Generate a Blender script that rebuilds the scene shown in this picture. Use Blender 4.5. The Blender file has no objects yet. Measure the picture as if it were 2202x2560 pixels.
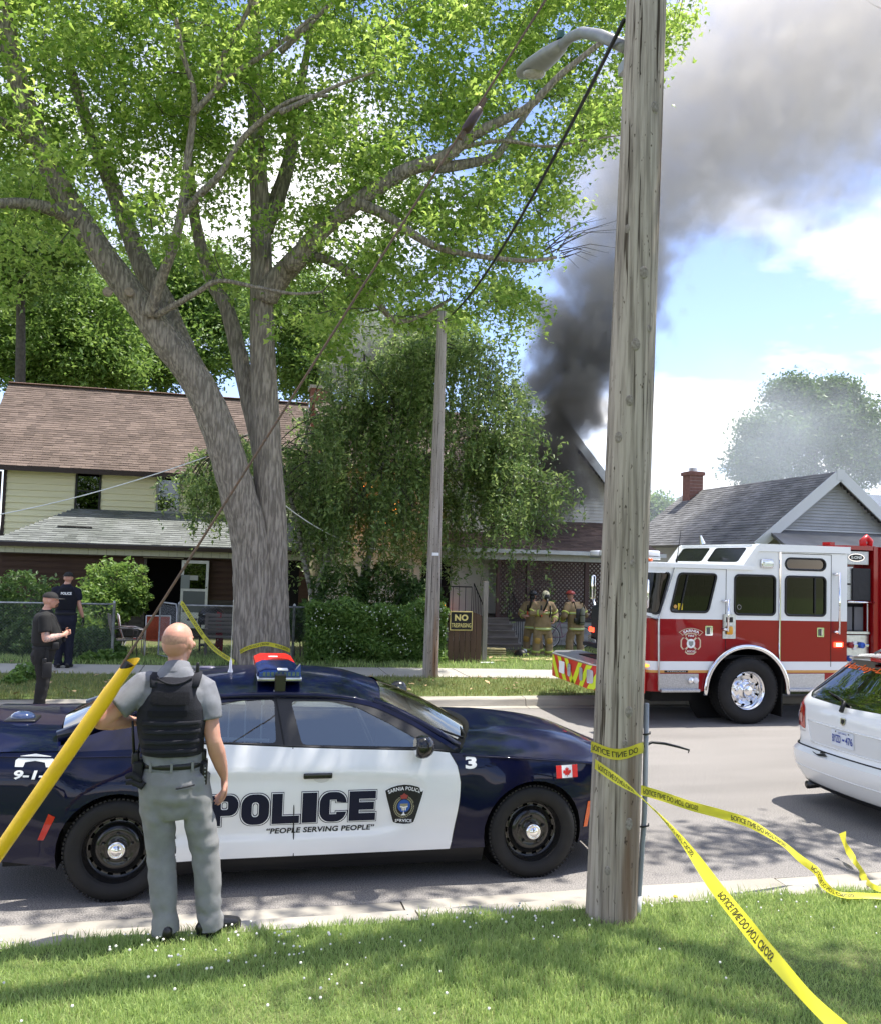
import bpy, bmesh, math, random
import numpy as np
from mathutils import Vector, Matrix
R = math.radians
rng = random.Random(7); nr = np.random.default_rng(7)
sc = bpy.context.scene
COL = sc.collection
# ------------------------------------------------------------ camera
TH, PH, RO, CH = R(13.5), R(3.12), R(1.72), 2.43
fw = Vector((math.sin(TH)*math.cos(PH), math.cos(TH)*math.cos(PH), math.sin(PH)))
r0 = Vector((math.cos(TH), -math.sin(TH), 0)); u0 = r0.cross(fw)
rt = r0*math.cos(RO)+u0*math.sin(RO); up = rt.cross(fw)
cd = bpy.data.cameras.new('camera'); cam = bpy.data.objects.new('camera', cd); COL.objects.link(cam)
cam.matrix_world = Matrix(((rt.x, up.x, -fw.x, 0), (rt.y, up.y, -fw.y, 0), (rt.z, up.z, -fw.z, CH), (0, 0, 0, 1)))
cd.sensor_fit = 'HORIZONTAL'; cd.sensor_width = 36; cd.lens = 36; cd.clip_start = .1; cd.clip_end = 3000
sc.camera = cam
# ------------------------------------------------------------ sky and sun
SUN = Vector((.38, .05, 1)).normalized()
w = bpy.data.worlds.new('World'); sc.world = w; w.use_nodes = True
nt = w.node_tree; N = nt.nodes; LK = nt.links; N.clear()
wo = N.new('ShaderNodeOutputWorld'); bg = N.new('ShaderNodeBackground'); bg.inputs[1].default_value = .15
sky = N.new('ShaderNodeTexSky'); sky.sky_type = 'NISHITA'; sky.sun_disc = False
sky.sun_elevation = math.asin(SUN.z); sky.sun_rotation = math.atan2(SUN.x, SUN.y); sky.air_density = .85; sky.dust_density = .15; sky.ozone_density = 3.0
tc = N.new('ShaderNodeTexCoord'); sx = N.new('ShaderNodeSeparateXYZ'); LK.new(tc.outputs['Generated'], sx.inputs[0])
def wm(op, a, b=None, c=None):
    n = N.new('ShaderNodeMath'); n.operation = op
    for i, q in enumerate((a, b, c)):
        if q is None: continue
        if isinstance(q, (int, float)): n.inputs[i].default_value = q
        else: LK.new(q, n.inputs[i])
    return n.outputs[0]
zc = wm('ADD', wm('MAXIMUM', sx.outputs[2], 0.0), .14)
cb = N.new('ShaderNodeCombineXYZ'); LK.new(wm('DIVIDE', sx.outputs[0], zc), cb.inputs[0]); LK.new(wm('DIVIDE', sx.outputs[1], zc), cb.inputs[1])
def wnoise(scale, detail, off):
    mp = N.new('ShaderNodeMapping'); mp.inputs['Location'].default_value = off; LK.new(cb.outputs[0], mp.inputs[0])
    n = N.new('ShaderNodeTexNoise'); n.inputs['Scale'].default_value = scale; n.inputs['Detail'].default_value = detail; n.inputs['Roughness'].default_value = .55
    LK.new(mp.outputs[0], n.inputs['Vector']); return n.outputs['Fac']
n1 = wnoise(.8, 9, (8.8, 1.1, 0)); n2 = wnoise(2.1, 6, (7.3, .4, 2))
nn = wm('ADD', wm('MULTIPLY', n1, .72), wm('MULTIPLY', n2, .28))
rp = N.new('ShaderNodeValToRGB'); LK.new(nn, rp.inputs[0])
rp.color_ramp.elements[0].position = .475; rp.color_ramp.elements[0].color = (0, 0, 0, 1)
rp.color_ramp.elements[1].position = .59; rp.color_ramp.elements[1].color = (1, 1, 1, 1)
tint = N.new('ShaderNodeMixRGB'); tint.blend_type = 'MULTIPLY'; tint.inputs[0].default_value = 1; tint.inputs[2].default_value = (.97, .845, .89, 1); LK.new(sky.outputs[0], tint.inputs[1])
mx = N.new('ShaderNodeMixRGB'); LK.new(wm('MULTIPLY', rp.outputs[0], .92), mx.inputs[0]); LK.new(tint.outputs[0], mx.inputs[1])
mx.inputs[2].default_value = (5.2, 5.1, 5.0, 1)
LK.new(mx.outputs[0], bg.inputs[0]); LK.new(bg.outputs[0], wo.inputs[0])
sl = bpy.data.lights.new('sun', 'SUN'); sl.energy = 3.7; sl.angle = R(.53); sl.color = (1, .955, .88)
so = bpy.data.objects.new('sun', sl); COL.objects.link(so); so.rotation_euler = SUN.to_track_quat('Z', 'Y').to_euler(); so.location = (20, 0, 40)
vs = sc.view_settings; vs.view_transform = 'Standard'; vs.look = 'None'; vs.gamma = 1; vs.use_curve_mapping = False; vs.exposure = 1.33
cy = sc.cycles; cy.use_denoising = True; cy.max_bounces = 6; cy.diffuse_bounces = 3; cy.glossy_bounces = 2; cy.transmission_bounces = 4; cy.transparent_max_bounces = 12; cy.volume_bounces = 1
cy.caustics_reflective = False; cy.caustics_refractive = False; cy.sample_clamp_indirect = 6; cy.use_adaptive_sampling = True; cy.adaptive_threshold = .02
sc.render.use_persistent_data = False
# ------------------------------------------------------------ picture point -> place (used to measure where things stand)
def P(px, py, y):
    d = fw*2202 + rt*(px-1101) - up*(py-1280); t = y/d.y
    return Vector((d.x*t, y, CH+d.z*t))
def P2(x, y, Y): return P(x*1.23569, y*1.23569, Y)       # from the 1782-wide view
# ------------------------------------------------------------ materials
MATS = {}
def rgb(c): return (c[0], c[1], c[2], 1)
def mat(name, col, rough=.6, metal=0, col2=None, var=0, scale=4, stretch=None, bump=0, bscale=None, coat=0, emis=None, estr=0, spec=.5, island=0, coord='Object', detail=5, contrast=(.35, .65), bstretch=None, trans=0, ior=1.45, alpha=1):
    if name in MATS: return MATS[name]
    m = bpy.data.materials.new(name); m.use_nodes = True; MATS[name] = m
    t = m.node_tree; n = t.nodes; l = t.links; b = n['Principled BSDF']
    b.inputs['Base Color'].default_value = rgb(col); b.inputs['Roughness'].default_value = rough; b.inputs['Metallic'].default_value = metal
    b.inputs['Specular IOR Level'].default_value = spec; b.inputs['Coat Weight'].default_value = coat; b.inputs['Coat Roughness'].default_value = .03
    b.inputs['Transmission Weight'].default_value = trans; b.inputs['IOR'].default_value = ior; b.inputs['Alpha'].default_value = alpha
    if emis: b.inputs['Emission Color'].default_value = rgb(emis); b.inputs['Emission Strength'].default_value = estr
    if var and col2 is None: col2 = tuple(c*(1-var) for c in col)
    tcn = n.new('ShaderNodeTexCoord') if (col2 or bump) else None
    out = None
    def noise(sc_, st, dt):
        mp = n.new('ShaderNodeMapping'); l.new(tcn.outputs[coord], mp.inputs[0])
        if st: mp.inputs['Scale'].default_value = st
        q = n.new('ShaderNodeTexNoise'); q.inputs['Scale'].default_value = sc_; q.inputs['Detail'].default_value = dt; l.new(mp.outputs[0], q.inputs['Vector']); return q.outputs['Fac']
    if col2:
        f = noise(scale, stretch, detail)
        rm = n.new('ShaderNodeMapRange'); rm.inputs[1].default_value = contrast[0]; rm.inputs[2].default_value = contrast[1]; l.new(f, rm.inputs[0])
        x = n.new('ShaderNodeMixRGB'); x.inputs[1].default_value = rgb(col); x.inputs[2].default_value = rgb(col2); l.new(rm.outputs[0], x.inputs[0]); out = x.outputs[0]
    if island:
        g = n.new('ShaderNodeNewGeometry'); hs = n.new('ShaderNodeHueSaturation')
        mr = n.new('ShaderNodeMapRange'); mr.inputs[3].default_value = 1-island; mr.inputs[4].default_value = 1+island; l.new(g.outputs['Random Per Island'], mr.inputs[0]); l.new(mr.outputs[0], hs.inputs['Value'])
        if out: l.new(out, hs.inputs['Color'])
        else: hs.inputs['Color'].default_value = rgb(col)
        out = hs.outputs[0]
    if out: l.new(out, b.inputs['Base Color'])
    if bump:
        bp = n.new('ShaderNodeBump'); bp.inputs['Strength'].default_value = 1; bp.inputs['Distance'].default_value = bump
        l.new(noise(bscale or scale*4, bstretch or stretch, 4), bp.inputs['Height']); l.new(bp.outputs[0], b.inputs['Normal'])
    return m
def leafmat(name, c1, c2, trans=.45, rough=.45):
    m = bpy.data.materials.new(name); m.use_nodes = True; t = m.node_tree; n = t.nodes; l = t.links; n.clear()
    o = n.new('ShaderNodeOutputMaterial'); g = n.new('ShaderNodeNewGeometry'); x = n.new('ShaderNodeMixRGB'); x.inputs[1].default_value = rgb(c1); x.inputs[2].default_value = rgb(c2); l.new(g.outputs['Random Per Island'], x.inputs[0])
    p = n.new('ShaderNodeBsdfPrincipled'); p.inputs['Roughness'].default_value = rough; p.inputs['Specular IOR Level'].default_value = .4; l.new(x.outputs[0], p.inputs['Base Color'])
    tr = n.new('ShaderNodeBsdfTranslucent'); hs = n.new('ShaderNodeHueSaturation'); hs.inputs['Value'].default_value = 1.5; hs.inputs['Hue'].default_value = .485; l.new(x.outputs[0], hs.inputs['Color']); l.new(hs.outputs[0], tr.inputs[0])
    ms = n.new('ShaderNodeMixShader'); ms.inputs[0].default_value = trans; l.new(p.outputs[0], ms.inputs[1]); l.new(tr.outputs[0], ms.inputs[2]); l.new(ms.outputs[0], o.inputs[0]); return m
def glassmat(name, tint, refl=.14, rough=.01, k=1.0, gc=(1, 1, 1)):
    m = bpy.data.materials.new(name); m.use_nodes = True; t = m.node_tree; n = t.nodes; l = t.links; n.clear()
    o = n.new('ShaderNodeOutputMaterial'); tr = n.new('ShaderNodeBsdfTransparent'); tr.inputs[0].default_value = rgb(tint)
    gl = n.new('ShaderNodeBsdfGlossy'); gl.inputs['Roughness'].default_value = rough; gl.inputs['Color'].default_value = rgb(gc)
    lw = n.new('ShaderNodeFresnel'); lw.inputs[0].default_value = 1.5
    mp = n.new('ShaderNodeMath'); mp.operation = 'MULTIPLY_ADD'; mp.inputs[1].default_value = k; mp.inputs[2].default_value = refl; l.new(lw.outputs[0], mp.inputs[0]); mp.use_clamp = True
    ms = n.new('ShaderNodeMixShader'); l.new(mp.outputs[0], ms.inputs[0]); l.new(tr.outputs[0], ms.inputs[1]); l.new(gl.outputs[0], ms.inputs[2]); l.new(ms.outputs[0], o.inputs[0]); return m
# ------------------------------------------------------------ mesh kit
class MB:
    def __init__(s): s.v = []; s.f = []
    def add(s, vs, fs):
        o = len(s.v); s.v += [tuple(p) for p in vs]; s.f += [tuple(i+o for i in q) for q in fs]; return s
    def box(s, a, b, M=None):
        (x0, y0, z0), (x1, y1, z1) = a, b
        vs = [Vector(p) for p in ((x0,y0,z0),(x1,y0,z0),(x1,y1,z0),(x0,y1,z0),(x0,y0,z1),(x1,y0,z1),(x1,y1,z1),(x0,y1,z1))]
        if M: vs = [M @ p for p in vs]
        return s.add(vs, [(0,3,2,1),(4,5,6,7),(0,1,5,4),(1,2,6,5),(2,3,7,6),(3,0,4,7)])
    def cbox(s, c, d, M=None):
        return s.box((c[0]-d[0]/2, c[1]-d[1]/2, c[2]-d[2]/2), (c[0]+d[0]/2, c[1]+d[1]/2, c[2]+d[2]/2), M)
    def rbox(s, a, b, r=.02, M=None):
        bm = bmesh.new(); bmesh.ops.create_cube(bm, size=1)
        for q in bm.verts: q.co = Vector([a[i]+(b[i]-a[i])*(q.co[i]+.5) for i in range(3)])
        bmesh.ops.bevel(bm, geom=bm.edges[:], offset=r, segments=2, affect='EDGES', profile=.5)
        bm.verts.index_update(); vs = [(M @ q.co) if M else q.co.copy() for q in bm.verts]; fs = [[q.index for q in f.verts] for f in bm.faces]; bm.free(); return s.add(vs, fs)
    def tube(s, pts, rad, n=8, cap=True, squash=None, refup=None):
        pts = [Vector(p) for p in pts]; k = len(pts)
        if not hasattr(rad, '__len__'): rad = [rad]*k
        vs = []; prev = None
        for i, p in enumerate(pts):
            t = (pts[min(i+1, k-1)]-pts[max(i-1, 0)])
            t = t.normalized() if t.length > 1e-9 else Vector((0, 0, 1))
            if prev is None:
                a = Vector(refup) if refup else (Vector((0, 0, 1)) if abs(t.z) < .9 else Vector((1, 0, 0)))
                e1 = (a - t*a.dot(t)).normalized()
            else:
                e1 = prev - t*prev.dot(t); e1 = e1.normalized() if e1.length > 1e-6 else t.orthogonal().normalized()
            prev = e1; e2 = t.cross(e1)
            ra = rad[i]; rx, ry = (ra if hasattr(ra, '__len__') else (ra, ra))
            if squash: ry *= squash
            for j in range(n):
                an = 2*math.pi*j/n; vs.append(p + e1*(rx*math.cos(an)) + e2*(ry*math.sin(an)))
        fs = [(i*n+j, i*n+(j+1) % n, (i+1)*n+(j+1) % n, (i+1)*n+j) for i in range(k-1) for j in range(n)]
        if cap: fs += [tuple(range(n-1, -1, -1)), tuple(range((k-1)*n, k*n))]
        return s.add(vs, fs)
    def lathe(s, prof, n=24, c=(0, 0, 0), axis='z', cap=False, M=None):
        vs = []
        for r_, h in prof:
            for j in range(n):
                a = 2*math.pi*j/n; x, y = r_*math.cos(a), r_*math.sin(a)
                p = Vector((x, y, h)) if axis == 'z' else (Vector((x, h, y)) if axis == 'y' else Vector((h, x, y)))
                if M: p = M @ p
                vs.append(p+Vector(c))
        k = len(prof); fs = [(i*n+j, i*n+(j+1) % n, (i+1)*n+(j+1) % n, (i+1)*n+j) for i in range(k-1) for j in range(n)]
        if cap: fs += [tuple(range(n-1, -1, -1)), tuple(range((k-1)*n, k*n))]
        return s.add(vs, fs)
    def prism(s, poly, h0, h1, fn):                    # 2-D outline extruded, fn(u, v, h) -> point
        n = len(poly); vs = [fn(u, v, h0) for u, v in poly]+[fn(u, v, h1) for u, v in poly]
        return s.add(vs, [tuple(range(n-1, -1, -1)), tuple(range(n, 2*n))]+[(i, (i+1) % n, n+(i+1) % n, n+i) for i in range(n)])
    def sphere(s, c, r_, n=12, m=8, M=None):
        rr = r_ if hasattr(r_, '__len__') else (r_, r_, r_); vs = []
        for i in range(m+1):
            a = math.pi*i/m
            for j in range(n):
                b = 2*math.pi*j/n; q = Vector((rr[0]*math.sin(a)*math.cos(b), rr[1]*math.sin(a)*math.sin(b), rr[2]*math.cos(a)))
                if M: q = M @ q
                vs.append(q+Vector(c))
        return s.add(vs, [(i*n+j, (i+1)*n+j, (i+1)*n+(j+1) % n, i*n+(j+1) % n) for i in range(m) for j in range(n)])
    def mesh(s, name='m'):
        me = bpy.data.meshes.new(name); me.from_pydata([tuple(p) for p in s.v], [], s.f); return me
    def obj(s, name, m, parent=None, smooth=False, fix=True, **kw):
        me = s.mesh(name)
        if fix:
            bm = bmesh.new(); bm.from_mesh(me); bmesh.ops.remove_doubles(bm, verts=bm.verts[:], dist=1e-5); bmesh.ops.recalc_face_normals(bm, faces=bm.faces[:]); bm.to_mesh(me); bm.free()
        return mobj(name, me, m, parent, smooth, **kw)
def mobj(name, me, m, parent=None, smooth=False, loc=None, rot=None, **kw):
    if m is not None and not me.materials: me.materials.append(m)
    if smooth:
        for p in me.polygons: p.use_smooth = True
        if smooth is not True:
            bm = bmesh.new(); bm.from_mesh(me); an = R(smooth)
            for e in bm.edges:
                if len(e.link_faces) == 2 and e.calc_face_angle(0) > an: e.smooth = False
            bm.to_mesh(me); bm.free()
    o = bpy.data.objects.new(name, me); COL.objects.link(o)
    if parent: o.parent = parent
    if loc is not None: o.location = loc
    if rot is not None: o.rotation_euler = rot
    return tag(o, **kw)
def tag(o, label=None, cat=None, group=None, kind=None):
    if label: o['label'] = label
    if cat: o['category'] = cat
    if group: o['group'] = group
    if kind: o['kind'] = kind
    return o
def empty(name, loc=(0, 0, 0), rz=0, **kw):
    o = bpy.data.objects.new(name, None); COL.objects.link(o); o.location = loc; o.rotation_euler = (0, 0, rz); o.empty_display_size = .2
    return tag(o, **kw)
def copy_tree(o, parent=None):
    c = o.copy(); COL.objects.link(c); c.parent = parent
    for ch in list(o.children): copy_tree(ch, c)
    return c
def npmesh(name, v, f, tris=True):                     # big meshes straight from arrays; f is (n, k)
    me = bpy.data.meshes.new(name); v = np.ascontiguousarray(v, dtype=np.float32); f = np.ascontiguousarray(f, dtype=np.int32); k = f.shape[1]
    me.vertices.add(len(v)); me.vertices.foreach_set('co', v.ravel()); me.loops.add(f.size); me.loops.foreach_set('vertex_index', f.ravel())
    me.polygons.add(len(f)); me.polygons.foreach_set('loop_start', np.arange(0, f.size, k, dtype=np.int32)); me.polygons.foreach_set('loop_total', np.full(len(f), k, dtype=np.int32))
    me.update(calc_edges=True); return me
def cut(bm, step, ax=(0, 1)):                           # slice a flat mesh into cells so that it can follow a curve
    for a in ax:
        lo = min(v.co[a] for v in bm.verts); hi = max(v.co[a] for v in bm.verts); q = math.ceil(lo/step)*step
        no = [0, 0, 0]; no[a] = 1
        while q < hi-1e-6:
            if q > lo+1e-6:
                co = [0, 0, 0]; co[a] = q
                bmesh.ops.bisect_plane(bm, geom=bm.verts[:]+bm.edges[:]+bm.faces[:], plane_co=co, plane_no=no, dist=1e-6)
            q += step
def panel(outer, holes=(), fn=None, step=None, thick=0, tdir=None, steps=None):
    """flat outline (u, v) with holes, filled, cut into cells and laid on the surface fn(u, v) -> xyz"""
    bm = bmesh.new()
    for loop in [outer]+list(holes):
        vs = [bm.verts.new((u, v, 0)) for u, v in loop]
        for i in range(len(vs)): bm.edges.new((vs[i], vs[(i+1) % len(vs)]))
    bmesh.ops.triangle_fill(bm, use_beauty=True, use_dissolve=False, edges=bm.edges[:], normal=(0, 0, 1))
    if step: cut(bm, step)
    if steps:
        cut(bm, steps[0], (0,)); cut(bm, steps[1], (1,))
    if fn:
        for v in bm.verts: v.co = Vector(fn(v.co.x, v.co.y))
    if thick:
        ret = bmesh.ops.extrude_face_region(bm, geom=bm.faces[:]); d = Vector(tdir)*thick
        for e in ret['geom']:
            if isinstance(e, bmesh.types.BMVert): e.co += d
    bmesh.ops.recalc_face_normals(bm, faces=bm.faces[:])
    me = bpy.data.meshes.new('p'); bm.to_mesh(me); bm.free(); return me
def rrect(x0, z0, x1, z1, r=.05, n=5, rs=None):
    out = []
    cs = [(x1, z1, 0, 0), (x0, z1, 1, 1), (x0, z0, 2, 2), (x1, z0, 3, 3)]
    for (cx, cz, q, i) in cs:
        r_ = rs[i] if rs else r
        ox = cx-r_ if cx == x1 else cx+r_; oz = cz-r_ if cz == z1 else cz+r_
        for k in range(n+1):
            a = math.pi/2*(q+k/n); out.append((ox+r_*math.cos(a), oz+r_*math.sin(a)))
    return out
def rpoly(pts, r=.05, n=4):                              # rounded corners of any outline
    out = []; k = len(pts)
    for i in range(k):
        a, b, c = Vector(pts[i-1]), Vector(pts[i]), Vector(pts[(i+1) % k])
        d1 = (a-b); d2 = (c-b); q = min(r, d1.length*.45, d2.length*.45); p1 = b+d1.normalized()*q; p2 = b+d2.normalized()*q
        for j in range(n+1):
            t = j/n; out.append(tuple((p1*(1-t)**2 + b*(2*t*(1-t)) + p2*t*t)))
    return out
_dg = None
def text_mesh(s, size=1, offset=0, shear=0, space=1, align='CENTER', step=None, fn=None, sx=1, bev=0):
    c = bpy.data.curves.new('t', 'FONT'); c.body = s; c.size = size; c.offset = offset*size; c.shear = shear; c.space_character = space; c.align_x = align; c.align_y = 'CENTER'; c.resolution_u = 3; c.fill_mode = 'FRONT'
    o = bpy.data.objects.new('t', c); COL.objects.link(o); dg = bpy.context.evaluated_depsgraph_get(); dg.update()
    me = bpy.data.meshes.new_from_object(o.evaluated_get(dg), depsgraph=dg); bpy.data.objects.remove(o); bpy.data.curves.remove(c)
    bm = bmesh.new(); bm.from_mesh(me)
    for v in bm.verts: v.co.x *= sx
    bmesh.ops.triangulate(bm, faces=bm.faces[:])
    if step and bm.verts: cut(bm, step)
    if fn:
        for v in bm.verts: v.co = Vector(fn(v.co.x, v.co.y))
    bm.to_mesh(me); bm.free(); me.materials.clear(); return me
def remesh(mb, voxel, smooth=4, fac=.5):
    me = mb.mesh('r'); o = bpy.data.objects.new('r', me); COL.objects.link(o)
    m = o.modifiers.new('a', 'REMESH'); m.mode = 'VOXEL'; m.voxel_size = voxel; m.use_smooth_shade = True
    if smooth: q = o.modifiers.new('b', 'SMOOTH'); q.iterations = smooth; q.factor = fac
    dg = bpy.context.evaluated_depsgraph_get(); dg.update(); e = bpy.data.meshes.new_from_object(o.evaluated_get(dg), depsgraph=dg); bpy.data.objects.remove(o); bpy.data.meshes.remove(me)
    e.materials.clear(); return e
def smooth01(a, b, x):
    t = min(1, max(0, (x-a)/(b-a))); return t*t*(3-2*t)
def interp(tab, x):
    if x <= tab[0][0]: return tab[0][1]
    for (a, va), (b, vb) in zip(tab, tab[1:]):
        if x <= b:
            t = (x-a)/(b-a); return va+(vb-va)*t
    return tab[-1][1]
def sinterp(tab, x):                                     # smooth curve through the table (Catmull-Rom)
    if x <= tab[0][0]: return tab[0][1]
    if x >= tab[-1][0]: return tab[-1][1]
    for i in range(len(tab)-1):
        if x <= tab[i+1][0]:
            x0, y0 = tab[i]; x1, y1 = tab[i+1]; h = x1-x0; t = (x-x0)/h
            m0 = (y1-tab[i-1][1])/(x1-tab[i-1][0]) if i > 0 else (y1-y0)/h
            m1 = (tab[i+2][1]-y0)/(tab[i+2][0]-x0) if i+2 < len(tab) else (y1-y0)/h
            return (2*t**3-3*t*t+1)*y0+(t**3-2*t*t+t)*h*m0+(-2*t**3+3*t*t)*y1+(t**3-t*t)*h*m1
# shared materials
BLACK = mat('black_plastic', (.006, .006, .0065), .45); RUBBER = mat('tyre_rubber', (.006, .006, .0063), .75, col2=(.012, .0115, .011), scale=9)
CHROME = mat('chrome', (.82, .82, .84), .08, 1); STEELB = mat('black_steel', (.008, .008, .009), .22, coat=.4); ALU = mat('brushed_aluminium', (.62, .63, .64), .32, 1, var=.2, scale=20)
WHITE = mat('white_print', (.82, .82, .82), .5); NAVY = mat('navy_print', (.004, .006, .022), .45, spec=.3); GALV = mat('galvanised_steel', (.42, .43, .44), .5, .7, var=.3, scale=12)
# ============================================================ the ground, the road, kerbs, pavement
V_CAM = Vector((0, 0, CH))
def PZ(x, y, Z):                                          # 1782-wide view point at camera depth Z
    d = fw + rt*((x*1.23569-1101)/2202) - up*((y*1.23569-1280)/2202); return Vector((0, 0, CH))+d*Z
SOIL = mat('soil_and_turf', (.075, .10, .03), .95, col2=(.11, .10, .045), scale=1.3, bump=.02, bscale=30)
def sheet(name, x0, x1, y0, y1, z, m, nx=2, ny=2, zf=None):
    v = []; f = []
    for j in range(ny):
        for i in range(nx):
            x = x0+(x1-x0)*i/(nx-1); y = y0+(y1-y0)*j/(ny-1); v.append((x, y, zf(x, y) if zf else z))
    for j in range(ny-1):
        for i in range(nx-1): a = j*nx+i; f.append((a, a+1, a+nx+1, a+nx))
    me = bpy.data.meshes.new(name); me.from_pydata(v, [], f); return mobj(name, me, m, kind='structure')
sheet('ground', -600, 700, -300, 1200, -.06, SOIL)
# asphalt: fine aggregate, broad worn patches, tar seams
def asphalt():
    m = bpy.data.materials.new('asphalt'); m.use_nodes = True; t = m.node_tree; n = t.nodes; l = t.links; b = n['Principled BSDF']; b.inputs['Roughness'].default_value = .92
    tcn = n.new('ShaderNodeTexCoord')
    def ns(s, d, st=(1, 1, 1)):
        mp = n.new('ShaderNodeMapping'); mp.inputs['Scale'].default_value = st; l.new(tcn.outputs['Object'], mp.inputs[0]); q = n.new('ShaderNodeTexNoise'); q.inputs['Scale'].default_value = s; q.inputs['Detail'].default_value = d; l.new(mp.outputs[0], q.inputs[0]); return q.outputs['Fac']
    def rmp(f, a, b_, c1, c2):
        r_ = n.new('ShaderNodeValToRGB'); r_.color_ramp.elements[0].position = a; r_.color_ramp.elements[1].position = b_; r_.color_ramp.elements[0].color = rgb(c1); r_.color_ramp.elements[1].color = rgb(c2); l.new(f, r_.inputs[0]); return r_.outputs[0]
    def mul(a, b_, f=1):
        x = n.new('ShaderNodeMixRGB'); x.blend_type = 'MULTIPLY'; x.inputs[0].default_value = f; l.new(a, x.inputs[1]); l.new(b_, x.inputs[2]); return x.outputs[0]
    c = rmp(ns(1.2, 6, (.35, 1.2, 1)), .3, .7, (.215, .203, .192), (.265, .25, .237))
    c = mul(c, rmp(ns(95, 3), .34, .66, (.45, .45, .45), (1.4, 1.38, 1.35)))
    c = mul(c, rmp(ns(.5, 3, (.2, 2.5, 1)), .42, .60, (.88, .88, .88), (1, 1, 1)))
    l.new(c, b.inputs['Base Color']); bp = n.new('ShaderNodeBump'); bp.inputs['Distance'].default_value = .006; l.new(ns(140, 3), bp.inputs['Height']); l.new(bp.outputs[0], b.inputs['Normal']); return m
ASPH = asphalt()
sheet('road', -120, 160, 6.26, 14.27, 0, ASPH)
CONC = mat('kerb_concrete', (.40, .37, .315), .9, col2=(.29, .265, .225), scale=1.6, stretch=(.5, 1.5, 2), bump=.004, bscale=60)
CONC2 = mat('pavement_concrete', (.42, .395, .345), .9, col2=(.34, .315, .275), scale=.9, bump=.004, bscale=50)
def kerb(name, prof, x0, L, nseg, gap=.012, offs=None):
    e = empty(name, (0, 0, 0), kind='structure')
    mb = MB(); ends = [0+gap/2, L-gap/2]
    vs = []; k = len(prof); S = 7
    for i in range(S+1):
        x = ends[0]+(ends[1]-ends[0])*i/S
        for (y, z) in prof: vs.append((x, y+rng.uniform(-.004, .004), z+rng.uniform(-.003, .003)))
    fs = [(i*k+j, i*k+j+1, (i+1)*k+j+1, (i+1)*k+j) for i in range(S) for j in range(k-1)]+[tuple(range(k)), tuple(range((S+1)*k-1, S*k-1, -1))]
    mb.add(vs, fs); me = None
    for s in range(nseg):
        if me is None: o = mb.obj('kerb_stone', CONC, e); me = o.data
        else: o = mobj('kerb_stone', me, CONC, e)
        o.location = (x0+s*L, 0, rng.uniform(-.004, .004))
    return e
kerb('near_kerb', [(6.272, -.05), (6.268, .004), (5.90, -.004), (5.862, .03), (5.83, .105), (5.80, .125), (5.59, .14), (5.585, -.05)], -13.7, 3.0, 14)
kerb('far_kerb', [(14.05, -.05), (14.06, .004), (14.25, .012), (14.275, .115), (14.30, .135), (14.50, .14), (14.505, -.05)], -28, 3.0, 18)
# pavement slabs across the street
swn = lambda x: 17.126-.1*x*.9; swf = lambda x: 18.48-.088*x
pav = empty('pavement', (0, 0, 0), kind='structure'); LS = 1.55
for i in range(26):
    xa = -17+i*LS; xb = xa+LS-.018; mb = MB(); dz = rng.uniform(-.006, .006)
    q = [(xa, swn(xa)), (xb, swn(xb)), (xb, swf(xb)), (xa, swf(xa))]
    mb.add([(x, y, .02) for x, y in q]+[(x, y, .158+dz) for x, y in q], [(4, 5, 6, 7), (0, 1, 5, 4), (1, 2, 6, 5), (2, 3, 7, 6), (3, 0, 4, 7)]); mb.obj('paving_slab', CONC2, pav)
# turf
def hump(x, y): return .022*math.sin(x*1.7+y)+.02*math.sin(x*.6-y*2.3)
TURF = mat('turf_base', (.09, .14, .03), .95, col2=(.13, .15, .05), scale=3, bump=.02, bscale=50)
sheet('lawn', -40, 50, -40, 5.6, .13, TURF, 60, 80, lambda x, y: .135+(hump(x, y)*min(1, (5.6-y)*1.2) if y > -8 else 0))
def verge(name, yn, yf, z0, z1, x0, x1, n=40):
    v = []; f = []
    for i in range(n):
        x = x0+(x1-x0)*i/(n-1); v += [(x, yn(x), z0), (x, yf(x), z1)]
    f = [(2*i, 2*i+2, 2*i+3, 2*i+1) for i in range(n-1)]; me = bpy.data.meshes.new(name); me.from_pydata(v, [], f); return mobj(name, me, TURF, kind='structure')
verge('verge', lambda x: 14.5, lambda x: swn(x)-.003, .135, .150, -30, 40)
def yz(x, y): return .15-.23*smooth01(18.6, 23.2, y)
_v = []; _f = []; _nx, _ny = 60, 40
for j in range(_ny):
    for i in range(_nx):
        x = -40+100*i/(_nx-1); t = j/(_ny-1); y = swf(x)+.003+(24-swf(x))*min(1, t*1.25) if t < .8 else 24+(t-.8)/.2*60; _v.append((x, y, yz(x, y)-.002))
for j in range(_ny-1):
    for i in range(_nx-1): a = j*_nx+i; _f.append((a, a+1, a+_nx+1, a+_nx))
_me = bpy.data.meshes.new('front_yard'); _me.from_pydata(_v, [], _f); mobj('front_yard', _me, TURF, kind='structure')
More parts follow.
